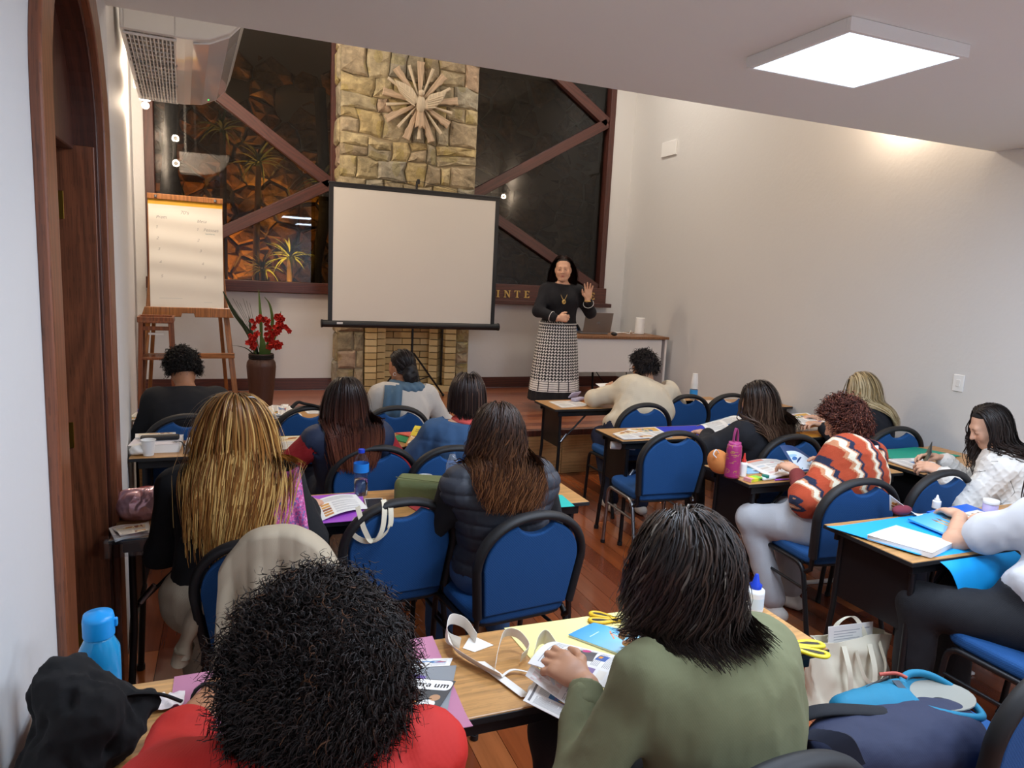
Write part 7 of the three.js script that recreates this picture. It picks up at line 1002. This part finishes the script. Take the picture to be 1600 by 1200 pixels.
solo('card_sheet', sheet((u, v) => { const a = v * 1.35, r = .16; return [lerp(2.66, 3.12, u) + .1 * v - 3, TT + .004 - r * (1 - Math.cos(a)) - .1 * Math.max(0, v - .6), -1.95 + r * Math.sin(a) * .75 + 2]; }, 14, 14, .0018), cardM(0x0ea5ee), 'cyan card sheet curling down over the table edge onto the black trousers', 'card', [3, 0, -2]);
booklet('notepad', 'thick white notepad lying over the corner of the cyan card', 'notepad', [[2.555, -2.14], [2.80, -2.2], [2.87, -1.97], [2.65, -1.905]], Y0 + .004, M.paper, .022);
flatItem('magazine', 'travel magazine showing a stone castle under a blue sky', 'magazine', [[2.96, -2.27], [3.25, -2.31], [3.2, -1.99], [2.94, -1.95]], Y0 + .014, printM(canvasTex(352, 256, (x, w, h) => { const g = x.createLinearGradient(0, 0, 0, h); g.addColorStop(0, '#2fa3e8'); g.addColorStop(1, '#cfe6f5'); x.fillStyle = g; x.fillRect(0, 0, w, h); x.fillStyle = '#c9ad78'; x.fillRect(120, 110, 150, 80); for (const X of [120, 160, 215, 250]) { x.fillRect(X, 70, 20, 60); x.fillStyle = '#8f5f3c'; x.beginPath(); x.moveTo(X - 3, 72); x.lineTo(X + 10, 40); x.lineTo(X + 23, 72); x.fill(); x.fillStyle = '#c9ad78'; } x.fillStyle = '#6b5132'; for (let k = 0; k < 10; k++) x.fillRect(130 + (k % 5) * 27, 130 + Math.floor(k / 5) * 28, 8, 12); x.fillStyle = '#7d8a4a'; x.beginPath(); x.moveTo(60, 256); x.lineTo(120, 185); x.lineTo(300, 180); x.lineTo(352, 230); x.lineTo(352, 256); x.fill(); })), .008, (u, v) => .008 * u);
flatItem('magazine', 'deep blue magazine with a white building drawn on it', 'magazine', [[3.16, -2.33], [3.5, -2.37], [3.48, -2.18], [3.2, -2.14]], Y0 + .012, printM(canvasTex(256, 256, (x, w, h) => { x.fillStyle = '#1466d2'; x.fillRect(0, 0, w, h); x.fillStyle = '#e9e4d6'; x.fillRect(90, 110, 140, 120); x.fillRect(90, 70, 26, 60); x.fillStyle = '#8a8270'; for (let k = 0; k < 6; k++) x.fillRect(110 + (k % 3) * 40, 140 + Math.floor(k / 3) * 40, 14, 20); })), .008);
flatItem('paper_scrap', 'pale paper wedge sticking up at the back of the cyan card', 'paper', [[2.98, -2.40], [3.02, -2.42], [3.14, -2.33], [3.08, -2.31]], Y0 + .006, PG[8], .0015, (u, v) => .09 * v * (1 - u));
solo('pencil_pouch', ball(.045, 0, .025, 0, 1.3, .55, .7), fab(0x7a2c3c), 'small maroon pouch behind the castle magazine', 'pouch', [3.03, Y0 + .002, -2.36]);
glueBottle('white glue bottle at the back edge near the deep blue magazine', [3.32, Y0, -2.40], 0xf0f0f0, 0xf0f0f0, .07, .02);
{ const t = thing('jar', 'small jar with a lavender label by the white T-shirt sleeve', 'jar', [3.5, Y0, -2.25]); part('jar_body', lathe([[0, 0], [.032, 0], [.034, .004], [.034, .06], [0, .062]], 20), std(0xc9bde6, .4), t); part('jar_lid', lathe([[.035, .06], [.036, .062], [.036, .08], [0, .082]], 20), M.white, t); }
// ---- bags and clothes
{ const t = thing('tote_bag', 'cream cotton tote with its handles looped over the back of the empty chair', 'tote bag', [.55, .8, -2.68]); const cm = fab(0xe2d8bf), d = V(.96, .02, -.28);
  const o = [.55, .8, -2.68], L = p => p.map(q => [q[0] - o[0], q[1] - o[1], q[2] - o[2]]);
  part('handle', strap(spline(L([[.60, .80, -2.78], [.59, .888, -2.715], [.587, .875, -2.672], [.582, .80, -2.655], [.54, .755, -2.655], [.49, .745, -2.665], [.445, .77, -2.675], [.435, .80, -2.69], [.45, .82, -2.72]]), 40), .022, (v) => v > .5 ? V(.3, .9, .1) : d, .003), cm, t); part('bag_body', sheet((u, v) => [.05 + lerp(-.17, .15, u), -.325 + .05 * Math.sin(u * 3.1) * Math.sin(v * 3.1) + .008 * Math.sin(u * 20 + v * 9), -.26 + lerp(-.12, .17, v)], 20, 14, .006), cm, t);
  part('handle', strap(spline(L([[.57, .80, -2.78], [.565, .892, -2.715], [.562, .87, -2.668], [.55, .79, -2.65], [.515, .742, -2.65], [.485, .79, -2.66], [.47, .84, -2.675], [.465, .87, -2.72]]), 40), .022, (v) => v > .7 ? V(.8, .4, .1) : d, .003), cm, t); }
solo('cable_duct', box(.9, .014, .035, 0, .007, 0, .003), M.plastic, 'white cable duct on the floor under the zigzag jumper chair', 'cable duct', [3.3, 0, -3.18], -.1);
solo('cable_duct', box(.7, .014, .035, 0, .007, 0, .003), M.plastic, 'white cable duct on the floor beside the tote bag', 'cable duct', [3.0, 0, -2.16], -.12);
{ // beige jacket on the chair back
  const m = fab(0xb5a68e, { roughness: .85 }), t = thing('jacket', 'beige jacket draped over the back of the chair of the blonde person', 'jacket', [.10, .895, -2.392], -.3);
  const top = u => .012 + .02 * Math.sin(u * 3.14) - .11 * Math.pow(Math.abs(u - .5) * 2, 3);
  part('jacket_cloth', sheet((u, v) => { const x = lerp(-.13, .24, u), s = (v - .4) * .62, fold = .024 * Math.sin(u * 17 + 1 + v * 2) + .014 * Math.abs(Math.sin(u * 23 - v * 5)); const k = Math.abs(s); const r = .05; if (k < r) { const a = s / r * 1.5; return [x, top(u) - r * .7 * (1 - Math.cos(a)) * .8 + .012, .05 * Math.sin(a) + fold * .2]; } const L = k - r, len = s > 0 ? .55 + .75 * Math.pow(1 - Math.abs(u - .3) * 1.15, 2) * (u < .75 ? 1 : .8) : .8; return [x + (s > 0 ? .05 * L * (u - .5) : 0), top(u) - .045 - L * len * 1.25, (s > 0 ? .055 : -.055) + (s > 0 ? 1 : -1) * (L * .06) + fold * Math.min(1, L * 9)]; }, 60, 44, .007), m, t);
  part('sleeve', tube(spline([[-.17, -.16, -.09], [-.225, -.26, -.06], [-.265, -.36, -.05], [-.29, -.44, -.05]], 16), q => .042 + .008 * Math.sin(q * 14), 14, false, .6), m, t); part('cuff', tube([[-.283, -.42, -.05], [-.297, -.47, -.052]], .05, 14, false, .6), m, t);
}
{ // cream tote bag on the floor
  const t = thing('tote_bag', 'cream canvas tote bag with white papers in it standing on the wooden floor', 'tote bag', [2.54, 0, -2.12], -.15); const m = fab(0xe6dfc8, { roughness: .95 });
  part('bag_body', sheet((u, v) => { const a = u * 6.2832, w = .185 + .02 * (1 - v), d = .055 * (1 - .55 * v) + .012; const c = Math.cos(a), s = Math.sin(a), k = .008 * noise3(c * 4, v * 6, s * 4 + 3) + .006 * Math.sin(v * 9 + c * 6); return [Math.sign(c) * Math.pow(Math.abs(c), .6) * w + k, .004 + v * (.30 + .012 * Math.sin(c * 3)), Math.sign(s) * Math.pow(Math.abs(s), .6) * d + k - .03 * v]; }, 56, 24, .003), m, t); part('bag_bottom', box(.36, .006, .1, 0, .006, 0, .002), m, t);
  for (const z of [.035, -.06]) part('handle', strap(spline(z > 0 ? [[-.07, .285, .02], [-.075, .2, .08], [-.06, .08, .095], [0, .03, .1], [.04, .1, .095], [.05, .2, .08], [.06, .285, .02]] : [[-.09, .28, -.05], [-.05, .36, -.05], [.02, .38, -.05], [.06, .33, -.03], [.08, .27, -.02]], 30), .022, V(.9, .1, .3), .003), m, t);
  part('handle', strap(spline([[-.02, .27, .04], [.0, .17, .085], [.06, .14, .088], [.11, .2, .075], [.12, .285, .01]], 24), .018, V(.3, .9, .2), .003), m, t);
  flatItem('paper_sheet', 'printed white sheet sticking out of the cream tote bag', 'paper', [[2.42, -2.16], [2.66, -2.14], [2.66, -2.12], [2.42, -2.13]], .1, printM(pageTex('blank', 'pale', 256, 256, (x, w, h) => { x.fillStyle = 'rgba(90,94,110,.5)'; for (let k = 0; k < 8; k++) x.fillRect(30, 24 + k * 12, 150 - (k % 3) * 20, 3); x.fillRect(190, 20, 46, 5); })), .003, (u, v) => .255 * v);
}
{ // backpack on the seat
  const t = thing('backpack', 'teal and navy backpack lying open on the seat of the chair in the corner', 'backpack', [1.74, .492, -1.30], -.1); const teal = fab(0x0f7596, { roughness: .7 }), navy = fab(0x232a45, { roughness: .75 });
  const s = new SDF(); s.cap(V(-.22, .07, .04), V(.16, .075, .05), .075, .095, .04); s.ell(V(-.02, .085, .03), [.26, .085, .13], .04); part('bag_body', nets((x, y, z) => Math.max(s.at(x, y, z) - .008 * fbm(x * 12, y * 12, z * 12), .001 - y), [-.36, -.02, -.2], [.36, .24, .25], .0085, [0, 0, 0]), navy, t);
  const s2 = new SDF(); s2.ell(V(.07, .11, -.045), [.2, .075, .085], .04); s2.cap(V(-.12, .13, -.04), V(.2, .12, -.03), .045, .06, .04); part('front_pocket', nets((x, y, z) => { let d = Math.max(s2.at(x, y, z) - .008 * fbm(x * 14, y * 14, z * 14), .004 - y); const c = Math.hypot((x - .17) / 1.2, (y - .2) / .7, (z + .0) / 1) - .085; return Math.max(d, -c); }, [-.3, -.02, -.2], [.34, .26, .14], .0085, [0, 0, 0]), teal, t);
  part('opening', sheet((u, v) => { const a = u * 6.283, r = .25 + .75 * v; return [.17 + .1 * r * Math.cos(a), .15 + .02 * v, .0 + .075 * r * Math.sin(a)]; }, 24, 4, .003), std(0x8f8f86, .8), t);
  part('rim', tube(spline([[.07, .165, -.04], [.12, .19, -.08], [.2, .185, -.075], [.27, .15, -.02], [.27, .13, .05], [.2, .15, .085], [.1, .165, .06], [.06, .165, .01]], 40, true), .011, 8, true), teal, t); part('shoulder_strap', tube(spline([[-.28, .12, -.06], [-.2, .16, -.02], [-.05, .165, .03], [.05, .15, .07], [.12, .12, .12]], 24), q => .03 - .008 * q, 10, false, .35), fab(0x17191f), t);
  part('zip', tube(spline([[-.08, .166, -.06], [.0, .178, -.075], [.06, .188, -.085]], 16), .005, 6), M.black, t); part('zip_pull', tube(spline([[.02, .205, -.08], [.06, .215, -.06], [.08, .21, -.04]], 8), .006, 6), std(0xb04a3a, .5), t); part('handle', strap(spline([[-.31, .09, .0], [-.32, .14, .04], [-.27, .16, .1], [-.24, .1, .13]], 16), .06, V(.6, .5, .3).normalize(), .012), fab(0x1c2030), t); part('buckle', box(.05, .012, .025, .03, .17, .0, .004).rotateY(.5), M.black, t); part('webbing', strap([[.05, .2, -.05], [.06, .16, .04], [.05, .12, .1]], .022, V(1, 0, .2), .002), fab(0x4a5560), t);
}
scene.traverse(o => { if (o.isMesh) o.castShadow = o.receiveShadow = true; });
renderer.render(scene, camera);
